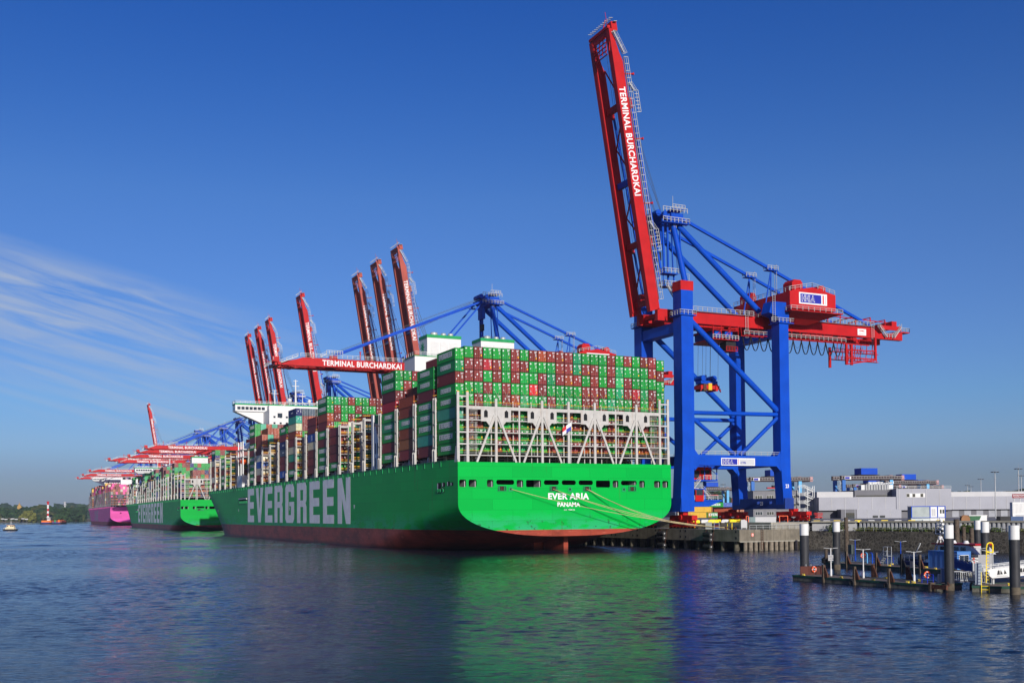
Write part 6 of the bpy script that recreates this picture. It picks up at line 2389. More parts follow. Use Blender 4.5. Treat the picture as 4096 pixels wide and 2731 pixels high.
def pontoon(X, Y, e, L, w, lb):
    r = frame('pontoon', X, Y, 0, e, lb, 'pontoon')
    m = MB()
    m.box(0, L, 0, w, -.6, .52, 0)
    m.build('float_body', mat('pontoon_side_concrete', (.12, .115, .09), .85, var=.45, scale=1.2, bump=.4, streak=.7, stain=(.03, .03, .022)), r)
    m = MB()
    m.box(.12, L - .12, .12, w - .12, .52, .70, 0)
    m.build('deck', DECKW, r)
    m = MB()
    m.box(-.05, L + .05, -.08, .12, .5, .76).box(-.05, L + .05, w - .12, w + .08, .5, .76).box(-.08, .12, .12, w - .12, .5, .76).box(L - .12, L + .08, .12, w - .12, .5, .76)
    m.build('fender_rail', DGRN, r)
    return r


E1, E2, E3 = (.438, -.899), (.3455, -.938), (.909, -.418)
p1 = pontoon(40.1, 153.9, E1, 24.8, 5.6, 'long low pontoon nearest the river with white lamp posts on it')
p2 = pontoon(55.4, 191.3, E2, 33.0, 6.0, 'farther pontoon with blue lamp posts and the blue cabin')
p3 = pontoon(55.0, 128.7, E3, 16.0, 6.5, 'pontoon section at the right edge with the yellow ladder')


def on(p, a, b, z=.70):
    r = p.rotation_euler.z
    return Vector((p.location.x + a * math.cos(r) - b * math.sin(r), p.location.y + a * math.sin(r) + b * math.cos(r), z))


def thing_on(name, p, a, b, lb, cat, group=None, z=.70, rz=0.0):
    return empty(name, on(p, a, b, z), lb, cat, group, p.rotation_euler.z + rz)


def lamp(p, a, b, body, lb):
    o = thing_on('lamp_post', p, a, b, lb, 'lamp post', 'twin armed lamp posts on the pontoons', rz=.9)
    m = MB()
    m.tube((0, 0, 0), (0, 0, .95), .15, 10).tube((0, 0, .95), (0, 0, 3.9), .085, 10, .07)
    m.build('pole', body, o)
    for sg in (-1, 1):
        m = MB()
        m.bar((0, 0, 3.85), (sg * .3, 0, 3.85), .06).prism([(sg * .3, -.12, 3.86), (sg * .95, -.09, 3.90), (sg * .95, .09, 3.90), (sg * .3, .12, 3.86)][::sg], (0, 0, .07))
        m.build('lamp_head', GALV, o)
    return o


def p_local(p, X, Y):
    q_ = W(X, Y) - p.location
    r = p.rotation_euler.z
    return q_.x * math.cos(r) + q_.y * math.sin(r), -q_.x * math.sin(r) + q_.y * math.cos(r)


for (X, Y), p, mt, lb in (((44.9, 151.6), p1, WHITE, 'white lamp post with a small notice board, leftmost on the near pontoon'), ((47.7, 146.2), p1, WHITE, 'white lamp post in the middle of the near pontoon'),
                          ((50.9, 136.3), p1, WHITE, 'white lamp post by the grey switch box on the near pontoon'), ((62.2, 195.0), p2, BLUE, 'left blue lamp post on the farther pontoon'),
                          ((65.9, 182.4), p2, BLUE, 'right blue lamp post on the farther pontoon'), ((63.6, 146), p3, GALV, 'grey lamp post left of the yellow ladder'),
                          ((61.3, 139), p3, GALV, 'grey lamp post right behind the yellow ladder'), ((59.2, 132.5), p3, GALV, 'grey lamp post near the white gangway foot')):
    a, b = p_local(p, X, Y)
    lamp(p, a, b, mt, lb)
# notice board on the first lamp post
a, b = p_local(p1, 44.9, 151.6)
o = thing_on('notice_board', p1, a, b, 'small grey notice board fixed on the leftmost white lamp post', 'sign', rz=1.1)
o.rotation_euler.z = -YAW
m = MB()
m.box(-.40, .30, -.16, -.12, 2.15, 2.95, 0)
text(m, 'ANLEGEN', (-.34, -.165, 2.75), (1, 0, 0), (0, 0, 1), .56, .12, .02, 1)
text(m, 'VERBOTEN', (-.34, -.165, 2.52), (1, 0, 0), (0, 0, 1), .56, .12, .02, 1)
text(m, 'HOLZ', (-.28, -.165, 2.28), (1, 0, 0), (0, 0, 1), .42, .12, .02, 1)
m.build('board', [LGREYB, BLACK], o)
# switch boxes
a, b = p_local(p1, 50.9, 136.3)
o = thing_on('switch_box', p1, a, b - .1, 'dark grey switch box hung on the third white lamp post', 'switch box')
m = MB()
m.box(-.35, .15, -.25, -.17, 1.9, 2.7)
m.box(-.30, .10, -.17, -.09, 2.0, 2.6)
m.build('box', DGREYB, o)
a, b = p_local(p2, 61.9, 195.6)
o = thing_on('switch_box', p2, a, b, 'grey green switch cabinet behind the left blue lamp post', 'switch box')
m = MB()
m.box(-.9, .1, -.3, .3, 1.3, 3.0).bar((-.8, 0, 0), (-.8, 0, 1.3), .1).bar((0, 0, 0), (0, 0, 1.3), .1)
m.build('box', mat('cabinet_green_grey', (.07, .09, .085), .6), o)

# fender posts with rusty stiffeners
for p, ab, gl in ((p1, ((6.4, -.05, 0), (12.3, -.05, 0), (18.4, -.05, 0), (9.8, 5.6, 1), (16.0, 5.6, 1), (22.0, 5.5, 2)), 'near'), (p2, ((6.5, -.05, 0), (14.2, -.05, 0), (20.3, -.05, 2), (24.5, -.05, 0)), 'farther')):
    for i, (a, b, kind) in enumerate(ab):
        lb = '%s fender post, %s along the %s edge of the %s pontoon' % (('dark timber', 'rust brown', 'black')[kind], ORD[i if b < 1 else i - 3] if gl == 'near' else ORD[i], 'river side' if b < 1 else 'inner', gl)
        o = thing_on('fender_post', p, a, b, lb, 'fender post', 'fender posts on the pontoons', z=0)
        m = MB()
        if kind != 1: m.box(-.16, .16, -.22, .12, -.6, 2.45 if p is p1 else 2.9)
        else: m.box(-.2, .2, -.12, .2, .3, 2.4)
        m.build('post', TIMB if kind == 0 else (RUST if kind == 1 else BLACK), o)
        m = MB()
        m.prism([(.17, -.1, .72), (.85, -.1, .72), (.78, -.1, 1.1), (.40, -.1, 2.0), (.17, -.1, 2.15)], (0, .14, 0))
        m.prism([(-.1, .13, .72), (-.1, 1.0, .72), (-.1, .25, 2.2), (-.1, .13, 2.2)], (.12, 0, 0))
        m.build('stiffener', RUST if kind != 2 else BLACK, o)
for i, (a, b) in enumerate(((12.0, -.3), (18.1, -.3))):
    o = thing_on('tyre', p1, a, b, ('left' if i == 0 else 'right') + ' black tyre fender hanging on the near pontoon side', 'tyre', 'tyre fenders', z=.25)
    m = MB()
    n = 18
    for k in range(n):
        t0, t1 = 2 * math.pi * k / n, 2 * math.pi * (k + 1) / n
        m.tube((.33 * math.cos(t0), 0, .33 * math.sin(t0)), (.33 * math.cos(t1), 0, .33 * math.sin(t1)), .13, 8)
    m.build('ring', RUBBER, o)
for i in range(2):
    o = thing_on('tyre', p2, .1, .6, ('lower' if i == 0 else 'upper') + ' of two big tyres stacked at the end of the farther pontoon', 'tyre', 'stacked tyres', z=.95 + i * .42)
    o.rotation_euler.x = .25
    m = MB()
    n = 18
    for k in range(n):
        t0, t1 = 2 * math.pi * k / n, 2 * math.pi * (k + 1) / n
        m.tube((.75 * math.cos(t0), .75 * math.sin(t0), 0), (.75 * math.cos(t1), .75 * math.sin(t1), 0), .24, 8)
    m.build('ring', RUBBER, o)
o = thing_on('timber_pile', p2, .3, .3, 'short dark timber post standing in the stacked tyres', 'timber pile', z=-.5)
m = MB()
m.tube((0, 0, 0), (0, 0, 3.6), .27, 10)
m.build('post', TIMB, o)

# cleats
cm = MB()
cm.box(-.35, .35, -.16, .16, 0, .07)
for x in (-.17, .17): cm.tube((x, 0, .07), (x, 0, .26), .07, 8)
cm.tube((-.38, 0, .28), (.38, 0, .28), .065, 8)
cm.tube((-.12, -.2, .2), (.3, .2, .12), .07, 6, m=1)
o_ = cm.build('cleat', [BYEL, ROPE])
cme = o_.data
D.objects.remove(o_)
for i, (p, a, b) in enumerate(((p1, 1.1, 1.0), (p1, 8.8, .8), (p1, 14.8, .7), (p1, 7.0, 4.8), (p1, 13.0, 4.8), (p1, 18.9, 4.8), (p1, 20.6, .8), (p1, 21.3, 1.1), (p2, 12.0, 4.9), (p2, 17.6, 4.9), (p2, 15.6, 1.4), (p2, 22.6, 2.8), (p2, 26.4, 1.2), (p2, 30.6, .9), (p3, 4.1, 3.2), (p3, 4.9, 2.6))):
    o = link('cleat', cme, None, on(p, a, b))
    o.rotation_euler.z = p.rotation_euler.z + (i % 3) * .2
    o.scale = (.7, .7, .7)
    gl = 'near pontoon' if p is p1 else ('farther pontoon' if p is p2 else 'right pontoon section')
    tag(o, 'yellow double post mooring cleat wound with rope on the ' + gl, 'cleat', 'yellow cleats on the ' + gl)


def lifebuoy(loc, rz, lb):
    o = empty('lifebuoy', loc, lb, 'lifebuoy', 'lifebuoys', rz)
    m = MB()
    n = 24
    for k in range(n):
        t0, t1 = 2 * math.pi * k / n, 2 * math.pi * (k + 1) / n
        m.tube((.36 * math.cos(t0), 0, .36 * math.sin(t0)), (.36 * math.cos(t1), 0, .36 * math.sin(t1)), .105, 8, m=1 if k % 6 == 0 else 0)
    m.build('ring', [ORNG, LWHITE], o)
    m = MB()
    m.path([(-.28, -.1, .18), (-.1, -.13, -.1), (.06, -.13, .12), (.27, -.1, -.2)], .035, 5)
    m.build('line', LWHITE, o)


# brown screen plate with its lifebuoy, ladders, hoops
o = thing_on('screen_plate', p1, .5, .9, 'dark brown steel screen plate on the left end of the near pontoon', 'screen')
m = MB()
m.box(0, .08, 0, 4.7, .02, 1.25)
for x in (1.6, 3.3): m.box(.081, .12, x - .04, x + .04, .02, 1.25)
m.build('plate', BRPL, o)
lifebuoy(on(p1, .78, 3.25, 1.5), p1.rotation_euler.z + math.pi / 2, 'orange lifebuoy hanging on the brown screen plate')
q_ = on(p1, 22.3, 2.4, 1.75)
lifebuoy(q_, -YAW, 'orange lifebuoy by the blue rail before the thick pile')
lifebuoy(on(p2, 4.9, 4.6, 2.0), -YAW, 'orange lifebuoy on the farther pontoon beside the blue hoop')
lifebuoy(on(p2, 30.2, 5.2, 2.1), -YAW + .9, 'orange lifebuoy seen edge on by the blue gangway')
o = thing_on('boarding_ladder', p1, .15, 2.2, 'two thin curved white grab rails at the left end of the pontoon', 'ladder')
m = MB()
for y in (0, .9): m.path([(-.25, y, -.9), (-.12, y, .9), (0, y, 1.45), (.15, y, 1.5), (.35, y, 0)], .035, 6)
for k in range(3): m.bar((-.2, 0, -.6 + k * .4), (-.2, .9, -.6 + k * .4), .05)
m.build('rail', GALV, o)
o = thing_on('guard_rail', p1, 21.6, 2.2, 'low dark blue pipe rail beside the lifebuoy on the near pontoon', 'railing')
m = MB()
m.rail((0, 0, 0), (1.8, 0, 0), 1.15, .9, .035)
m.build('rail', mat('royal_blue_paint', (.015, .03, .42), .5), o)
o = thing_on('power_pillar', p1, 23.0, 3.4, 'grey and white power pillar left of the thick pile', 'power pillar')
m = MB()
m.box(0, .25, 0, .25, 0, 1.15, 0).box(.5, .62, 0, .3, .2, 1.9, 0).box(.63, 1.15, .0, .3, .2, 1.9, 1)
m.build('body', [LGREYB, mat('cabinet_blue_grey', (.12, .18, .30), .5)], o)
for i, (a, b) in enumerate(((5.9, 4.7), (7.0, 4.9))):
    o = thing_on('grab_hoop', p2, a, b, ('pale' if i == 0 else 'bright') + ' blue standpipe hoop on the farther pontoon', 'hoop', 'blue hoops')
    m = MB()
    m.path([(0, 0, 0), (0, 0, 1.5), (-.1, 0, 1.75), (-.35, 0, 1.85), (-.5, 0, 1.8)], .10, 8)
    m.build('pipe', SBLUE if i == 0 else BLUE, o)
o = thing_on('guard_rail', p2, 5.0, 5.6, 'low dark blue pipe railing along the back of the farther pontoon', 'railing')
m = MB()
m.rail((0, 0, 0), (6.5, 0, 0), 1.2, 1.6, .035)
m.build('rail', mat('royal_blue_paint', (.015, .03, .42), .5), o)
o = thing_on('step_frame', p2, 13.2, 2.2, 'white tubular step frame standing on the farther pontoon', 'steps')
m = MB()
for x, y in ((0, 0), (1.0, 0), (0, .8), (1.0, .8)): m.bar((x, y, 0), (x, y, 3.1), .07)
for z in (1.6, 2.3, 3.1): m.bar((0, 0, z), (1, 0, z), .07).bar((0, .8, z), (1, .8, z), .07).bar((0, 0, z), (0, .8, z), .07)
m.box(0, 1, 0, .8, 1.55, 1.6)
m.stair((-.1, .4, 1.5), (-1.5, .4, .1), .7, (0, 1, 0))
m.build('frame', GALV, o)
o = thing_on('plank_pile', p2, 17.3, 3.6, 'pale driftwood planks lying on the farther pontoon', 'planks')
m = MB()
for k in range(5): m.bar((-1.2, k * .2, .08 + .05 * (k % 2)), (1.6, .5 + k * .1, .1 + .05 * (k % 2)), .24, .1)
m.build('planks', mat('driftwood', (.42, .34, .22), .9, var=.2, scale=3), o)

# blue cabin
ca_, cb_ = p_local(p2, 66.2, 171.0)
o = thing_on('site_cabin', p2, ca_, cb_, 'mid blue container cabin with a wide window on the farther pontoon', 'cabin', z=.72)
m = MB()
m.box(0, 6.2, 0, 2.6, .1, 2.62)
m.build('wall', [stripes_mat('blue_ribbed_panel', (.07, .19, .48), 1.1, .25, 0)], o)
m = MB()
for x in (-.04, 6.1):
    for y in (-.04, 2.5): m.box(x, x + .14, y, y + .14, 0, 2.66)
m.box(-.05, 6.25, -.05, 2.65, 2.62, 2.74).box(-.03, 6.23, -.03, 2.63, -.02, .1)
m.build('frame', mat('light_blue_frame', (.06, .20, .50), .5), o)
m = MB()
m.box(6.2, 6.26, .35, 2.2, .95, 2.2, 0)
for a in (.43, 1.32): m.box(6.26, 6.30, a, a + .80, 1.03, 2.12, 1)
m.build('window', [WHITE, GLASS], o)

# patrol launch behind the pontoon
bo_ = thing_on('patrol_boat', p2, 11.5, 8.9, 'navy hulled patrol launch with red roof trim moored behind the blue cabin', 'boat', z=0)


def boat_hull(L, w, h, mats, root, sheer=.5):
    m = MB()
    n = 12
    rows = []
    for i in range(n + 1):
        u = i / n
        b = w / 2 * (1 - max(0, (u - .55) / .45) ** 2.2) * (1 if u > .05 else .93)
        zt = h + sheer * max(0, u - .4) ** 2 * 2.2
        rows.append([(u * L, -b, zt), (u * L, -b * .92, .45), (u * L, -b * .75, -.5), (u * L, b * .75, -.5), (u * L, b * .92, .45), (u * L, b, zt)])
    vs = [p_ for r in rows for p_ in r]
    fs, = [[]]
    for i in range(n):
        for k in range(5):
            a = i * 6 + k
            fs.append((a, a + 6, a + 7, a + 1))
        a = i * 6
        fs.append((a + 5, a + 11, a + 6, a))
    fs.append((0, 1, 2, 3, 4, 5))
    m.add(vs, fs, 0)
    m.build('hull', mats, root)


boat_hull(20, 5.2, 1.35, mat('launch_navy_paint', (.012, .03, .13), .3), bo_)
m = MB()
m.box(6.8, 15.5, -1.9, 1.9, 1.3, 2.9, 0)
m.prism([(9, -1.9, 2.9), (17.5, -1.9, 2.9), (15.8, -1.9, 4.3), (9, -1.9, 4.3)][::-1], (0, 3.8, 0), 0)
for k in range(4): m.box(9.6 + k * 1.5, 10.6 + k * 1.5, -1.96, -1.9, 3.2, 4.0, 1)
for k in range(3): m.box(7.4 + k * 2.4, 6.1 + k * 2.4, -1.96, -1.9, 1.8, 2.5, 1)
for k in range(10): m.box(9.2 + k * .8, 9.6 + k * .8, -1.97, -1.9, 2.95, 3.1, 2 if k % 2 else 3)
m.build('deckhouse', [mat('launch_grey_white', (.55, .56, .56), .5), GLASS, RED, BLACK], bo_)
m = MB()
m.box(7.8, 16.4, -2.15, 2.15, 4.3, 4.5, 0)
for x in (10.5, 13.2): m.tube((x, 0, 4.5), (x, 0, 4.95), .5, 12, .3, 1)
m.build('roof', [RED, WHITE], bo_)
m = MB()
m.bar((6.7, -.6, 3), (7.5, -.15, 5.6), .16).bar((6.7, .6, 3), (7.5, .15, 5.6), .16).bar((8.6, 0, 4.4), (7.6, 0, 5.5), .14).bar((7.5, 0, 5.6), (7.5, 0, 8.6), .11)
for z, w2 in ((5.9, 1.0), (6.6, .7), (7.3, .8), (7.9, .45)): m.box(7.5 - w2, 7.5 + w2, -.1, .1, z, z + .12).bar((7.5 - w2, 0, z), (7.5 - w2, 0, z + .8), .07).box(7.5 + w2 * .6, 7.5 + w2 * .9, -.25, .25, z + .12, z + .4)
m.box(6.45, 6.52, -.05, .05, 6.0, 7.6)
m.tube((7.5, 0, 5.0), (7.5, 0, 5.5), .35, 12)
m.build('mast', WHITE, bo_)
m = MB()
m.rail((.3, -2.2, 1.4), (10, -2.5, 1.4), 1.0, 1.2, .035).rail((15.5, -2.1, 1.6), (18.8, -.9, 1.9), .9, 1.3, .035)
m.build('railing', GALV, bo_)
m = MB()
m.tube((-1.6, -.6, 1.5), (2.8, -.8, 1.7), .42, 12, .3).tube((-1.6, .9, 1.5), (2.8, .9, 1.7), .42, 12, .3).box(-1.4, 2.6, -.6, .9, 1.3, 1.6)
m.bar((1, 0, 1.5), (3.4, -.5, 4.3), .14, m=1)
m.build('dinghy', [mat('dinghy_grey', (.12, .125, .13), .6), WHITE], bo_)

# links, gangways and rails at the right
o = thing_on('gangway', p2, 30.0, .2, 'blue sided gangway sloping down beside the blue cabin', 'gangway', z=.9)
m = MB()
for y in (0, 1.3):
    m.bar((0, y, 1.6), (6.5, y, .5), .12).bar((0, y, 2.3), (6.5, y, 1.2), .07, m=1).prism([(0, y - .03, .6), (6.5, y - .03, -.5), (6.5, y - .03, .4), (0, y - .03, 1.5)], (0, .06, 0))
m.prism([(0, .03, .55), (6.5, .03, -.55), (6.5, .03, -.45), (0, .03, .65)], (0, 1.24, 0))
m.build('side', [DBLUE, GALV], o)
fx = frame('footbridge', 55.2, 134.9, .55, (1, -.05), 'flat footbridge with pale vertical bar railings joining the two pontoons', 'footbridge')
m = MB()
m.box(0, 2.8, 0, 1.5, .25, .4)
m.build('deck', DGREYB, fx)
for y in (0, 1.5):
    m = MB()
    m.bar((0, y, 1.5), (2.75, y, 1.5), .08).bar((0, y, .5), (2.75, y, .5), .07)
    for k in range(12): m.bar((k * .25, y, .42), (k * .25, y, 1.5), .045)
    m.build('railing', GALV, fx)
o = thing_on('gate', p3, .8, 4.4, 'tilted pale barred gate panel behind the yellow ladder', 'gate')
m = MB()
m.bar((0, 0, .3), (1.3, 0, .05), .07).bar((-.1, 0, 1.7), (1.4, 0, 1.25), .07)
for k in range(6): m.bar((k * .25, 0, .3 - k * .05), (-.1 + k * .28, 0, 1.65 - k * .08), .05)
m.build('bars', GALV, o)
o = thing_on('cabinet', p3, .2, 3.0, 'tall narrow pale blue-grey cabinet left of the yellow ladder', 'cabinet', z=.72)
m = MB()
m.box(0, .8, 0, .4, .0, 2.6, 0).box(.05, .75, -.03, 0, .1, 2.5, 0)
m.build('body', mat('pale_blue_grey', (.33, .38, .43), .5), o)
o = thing_on('cabinet', p3, .5, 9.4, 'pale grey electrical cabinet with a bent white pipe beside it', 'cabinet', z=.72)
m = MB()
m.box(0, 1.6, 0, .7, .9, 3.4, 0)
m.path([(-.6, 0, 0), (-.6, 0, 2.3), (-.8, 0, 2.6), (-1.2, 0, 2.6)], .14, 8, 1)
m.build('body', [LGREYB, GALV], o)
o = thing_on('access_ladder', p3, 1.5, 1.9, 'tall bright yellow ladder standing on the right pontoon', 'ladder')
m = MB()
m.bar((0, 0, .3), (.1, 0, 4.6), .10).bar((.75, .3, 3.9), (.8, .3, 5.0), .12)
m.path([(0.1, 0, 4.6), (.15, 0, 4.95), (.35, .1, 5.15), (.65, .25, 5.15), (.8, .3, 4.9), (.8, .3, 4.0), (.1, 0, 4.0)], .09, 6)
for k in range(10): m.bar((0, 0, .7 + k * .38), (.35, .1, .7 + k * .38), .06)
m.build('rail', BYEL, o)
o = thing_on('boarding_ladder', p3, 1.0, -.12, 'small yellow ladder reaching down to the water', 'ladder', z=-.5)
m = MB()
for x in (0, .85): m.path([(x, .3, 2.9), (x, .05, 2.2), (x, -.05, 1.2), (x, -.05, -.3)], .05, 6)
for k in range(4): m.bar((0, -.05, .0 + k * .42), (.85, -.05, .0 + k * .42), .06)
m.build('rail', BYEL, o)
gw = frame('gangway', 58.2, 131.6, 0, (1, .02), 'white sided gangway with black sail emblems rising to the right', 'gangway')
m = MB()
for y in (0, 1.5):
    m.prism([(.5, y, 1.45), (12, y, 2.3), (12, y, 3.75), (0, y, 2.55), (0, y, 1.9)], (0, .08, 0), 0)
for a in (1.1, 3.9, 6.7):
    z = 1.78 + a * .09
    m.prism([(a, -.02, z), (a + .35, -.02, z + .03), (a + .30, -.02, z + .52), (a + .12, -.02, z + .55)], (0, -.01, 0), 1)
    m.prism([(a + .4, -.02, z + .04), (a + .72, -.02, z + .07), (a + .45, -.02, z + .58)], (0, -.01, 0), 1)
    m.prism([(a + .85, -.02, z + .08), (a + 1.2, -.02, z + .14), (a + .95, -.02, z + .62)], (0, -.01, 0), 1)
    m.box(a - .05, a + 1.3, -.03, -.02, z - .16, z - .12, 1)
m.build('side_panel', [WHITE, BLACK], gw)
m = MB()
for y in (.04, 1.54):
    m.bar((-.3, y, 2.95), (12, y, 4.2), .07).bar((-.3, y, 2.75), (12, y, 4.0), .05)
    for k in range(7): m.bar((k * 2, y, 2.5 + k * .2), (k * 2, y, 3.0 + k * .2), .06)
m.path([(-.3, .04, 2.95), (-.6, .04, 2.8), (-.5, .04, 1.9), (.1, .04, 1.6)], .05, 6)
m.build('handrail', GALV, gw)
m = MB()
m.prism([(0.3, .1, 1.5), (12, .1, 2.35), (12, .1, 2.45), (.3, .1, 1.6)], (0, 1.38, 0))
m.build('walkway', DGREYB, gw)
gf = thing_on('floating_stage', p3, -.5, 6.6, 'low decked stage behind the right pontoon carrying the grey lamp posts', 'stage', z=0)
m = MB()
m.box(0, 16, 0, 14, -.6, .5).box(.1, 15.9, .1, 13.9, .5, .69, 1)
m.build('deck', [DCONC, DECKW], gf)
o = thing_on('float_guide', p1, 22.9, -.4, 'rusty guide frame holding the near pontoon to the thick pile', 'pile guide', z=0)
m = MB()
m.box(1.95, 2.3, .2, 1.0, -.2, 1.0).box(2.3, 4.6, .3, .6, .25, .8, 1).bar((1.9, 3.4, 1.1), (4.4, 1.0, .7), .15, m=1)
m.build('frame', [TIMB, RUST], o)

# ---------------------------------------------------------------- left: far bank, craft on the river
def ico(sub=2):
    import bmesh
    b = bmesh.new()
    bmesh.ops.create_icosphere(b, subdivisions=sub, radius=1)
    vs = [v.co.copy() for v in b.verts]
    fs = [tuple(v.index for v in f.verts) for f in b.faces]
    b.free()
    return vs, fs


IV, IF = ico(2)
CROWN = []
for k in range(6):
    r_ = random.Random(k)
    CROWN.append([v * (1 + r_.uniform(-.28, .28)) for v in IV])


def crown(mb, x, y, z, rx, rz, m, r_):
    c, s = math.cos(r_.random() * 6.28), math.sin(r_.random() * 6.28)
    k = r_.randrange(6)
    mb.add([(x + (v.x * c - v.y * s) * rx, y + (v.x * s + v.y * c) * rx, z + v.z * rz) for v in CROWN[k]], IF, m)


WG = [leafmat('wood_dark_green', (.016, .036, .012), .5, .12), leafmat('wood_mid_green', (.026, .054, .014), .5, .12), leafmat('wood_olive', (.050, .058, .018), .4, .12)]
WIL = leafmat('willow_yellow_green', (.10, .105, .02), .35, .3)


def wood(name, lb, x0, x1, Y0, Y1, ztop, n, ground, r0=6, seed=1, z0=1.0, tree_mats=WG, edge=None):
    """a far wood: crowns packed over rising ground; x in photo-angle units (X/Y)"""
    r_ = random.Random(seed)
    mb = MB()
    for _ in range(n):
        u = r_.random()
        Y = Y0 + (Y1 - Y0) * u
        a = x0 + (x1 - x0) * r_.random()
        X = a * Y
        prof = ztop * (.62 + .38 * math.sin(a * 61 + seed) * math.cos(a * 23)) if edge is None else edge(a)
        zc = z0 + (prof - z0) * (u ** .7) * r_.uniform(.75, 1.0)
        p = W(X, Y)
        rx = r0 * r_.uniform(.6, 1.25)
        crown(mb, p.x, p.y, max(rx * .6, zc - rx * .4), rx, rx * r_.uniform(.7, 1.0), r_.choice((0, 0, 1, 1, 2)), r_)
    return tag(mb.build(name, tree_mats), lb, kind='stuff')


def land(name, pts, z, m, thick=True):
    vs = [W(*p) for p in pts]
    mb = MB()
    mb.prism([(v.x, v.y, -1) for v in vs], (0, 0, z + 1))
    return tag(mb.build(name, m), kind='structure')


bank = mat('bank_earth', (.07, .06, .04), .9, scale=.05)
land('far_bank', [(-1500, 2285), (-1115, 2290), (-930, 2325), (-905, 2420), (-870, 2700), (-2500, 2800)], 2.0, bank)
wood('island_wood', 'wooded island in dense dark green at the far left of the river', -.50, -.4005, 2310, 2420, 33, 900, bank, 9, 4,
     edge=lambda a: 32 + 5 * math.sin(a * 140) - (12 * max(0, (-.466 - a)) / .03))
land('far_bank_hill', [(-4000, 3650), (-1000, 3650), (900, 3650), (900, 5200), (-4000, 5200)], 3.0, bank)
wood('hill_wood', 'hazy wooded hillside behind the island', -.56, -.30, 3700, 4300, 62, 700, bank, 20, 9, edge=lambda a: 58 + 8 * math.sin(a * 90 + 1))
wood('ridge_wood', 'wooded ridge beyond the yard seen under the crane portal', .17, .26, 1150, 1400, 34, 170, bank, 9, 12, z0=6, edge=lambda a: 34 + 4 * math.sin(a * 110))
wood('ridge_wood', 'wooded ridge above the right end of the warehouse', .405, .56, 1150, 1400, 34, 260, bank, 9, 13, z0=6, edge=lambda a: 33 + 4 * math.sin(a * 80) + (a - .42) * 40)
# willow on the island shore
p = W(-.451 * 2292, 2292)
o = empty('willow_tree', (p.x, p.y, 2), 'rounded yellow-green willow on the island shore', 'tree')
m = MB((p.x, p.y, 2))
r_ = random.Random(21)
for k in range(60):
    a, h = r_.random() * 6.28, r_.random()
    rr_ = 17 * math.sqrt(r_.random()) * (1 - .55 * h * h)
    crown(m, p.x + rr_ * math.cos(a), p.y + rr_ * math.sin(a) * .6, 4 + h * 17, 3.6, 4.6, 0, r_)
m.build('crown', WIL, o)
m = MB((p.x, p.y, 2))
m.tube((p.x, p.y, 1), (p.x, p.y, 12), .9, 8, .5)
m.build('trunk', TIMB, o)
for i, (a, c, r0, h, lb) in enumerate(((-.472, 0, 9, 24, 'broad dark tree at the left of the island beside the willow'), (-.4175, 1, 11, 33, 'tall round tree near the right tip of the island'),
                                       (-.4065, 0, 9, 27, 'dark tree at the very right tip of the island'), (-.4365, 2, 8, 25, 'olive tree between the willow and the striped tower'))):
    Y = 2298
    p = W(a * Y, Y)
    o = empty('tree', (p.x, p.y, 2), lb, 'tree', 'trees on the island shore')
    m = MB((p.x, p.y, 2))
    for k in range(40):
        t, hh = r_.random() * 6.28, r_.random()
        q = r0 * math.sqrt(r_.random()) * (1 - .6 * (2 * hh - 1) ** 2)
        crown(m, p.x + q * math.cos(t), p.y + q * math.sin(t) * .5, 6 + hh * (h - 8), 3.0, 2.8, 0, r_)
    m.build('crown', WG[c], o)
    m = MB((p.x, p.y, 2))
    m.tube((p.x, p.y, 1), (p.x, p.y, h * .5), .7, 8, .4)
    m.build('trunk', TIMB, o)
# striped light tower
p = W(-.4325 * 2240, 2240)
o = empty('light_tower', (p.x, p.y, 0), 'slim red and white banded light tower rising behind the barges', 'lighthouse')
m = MB((p.x, p.y, 0))
for k, (z0_, z1_) in enumerate(((0, 7), (7, 13), (13, 18), (18, 23), (23, 28), (28, 36), (36, 41))): m.tube((p.x, p.y, z0_), (p.x, p.y, z1_), 2.1 - k * .02, 14, m=[0, 0, 1, 0, 1, 0, 1][k])
m.build('tower', [WHITE, RED], o)
m = MB((p.x, p.y, 0))
m.tube((p.x, p.y, 41), (p.x, p.y, 43.2), 2.9, 14, 2.5)
m.build('gallery', RED, o)
p = W(-.4167 * 3500, 3500)
o = empty('radio_tower', (p.x, p.y, 3), 'pale mushroom shaped radio tower on the wooded skyline', 'tower')
m = MB((p.x, p.y, 3))
m.tube((p.x, p.y, 3), (p.x, p.y, 57), 2.6, 12).tube((p.x, p.y, 50), (p.x, p.y, 52), 6, 14, 5).tube((p.x, p.y, 57), (p.x, p.y, 60), 4.4, 14, 5.5)
m.build('shaft', LGREYB, o)
p = W(-.4592 * 3300, 3300)
o = empty('church_tower', (p.x, p.y, 3), 'thin ochre spire rising from the woods at far left', 'tower')
m = MB((p.x, p.y, 3))
m.box(p.x - 6, p.x + 6, p.y - 6, p.y + 6, 3, 45).tube((p.x, p.y, 45), (p.x, p.y, 51), 5, 8, 3).tube((p.x, p.y, 51), (p.x, p.y, 57), 1.6, 6, .3)
m.build('tower', mat('ochre_stone', (.36, .22, .06), .8), o)
# jetty buildings on the shore
p = W(-.4745 * 2262, 2262)
o = empty('jetty', (p.x, p.y, 0), 'dark jetty with small white roofed sheds along the far left shore', 'jetty')
m = MB((p.x, p.y, 0))
for k in range(9):
    q = W(-.478 * 2262 + k * 7.2, 2262)
    m.tube((q.x, q.y, -1), (q.x, q.y, 9), .6, 6)
    m.box(q.x - 3, q.x + 3, q.y - 2, q.y + 2, 7.5 - (k % 3), 9.4 - (k % 3), 1 if k % 3 else 0)
m.build('sheds', [TIMB, LGREYB], o)

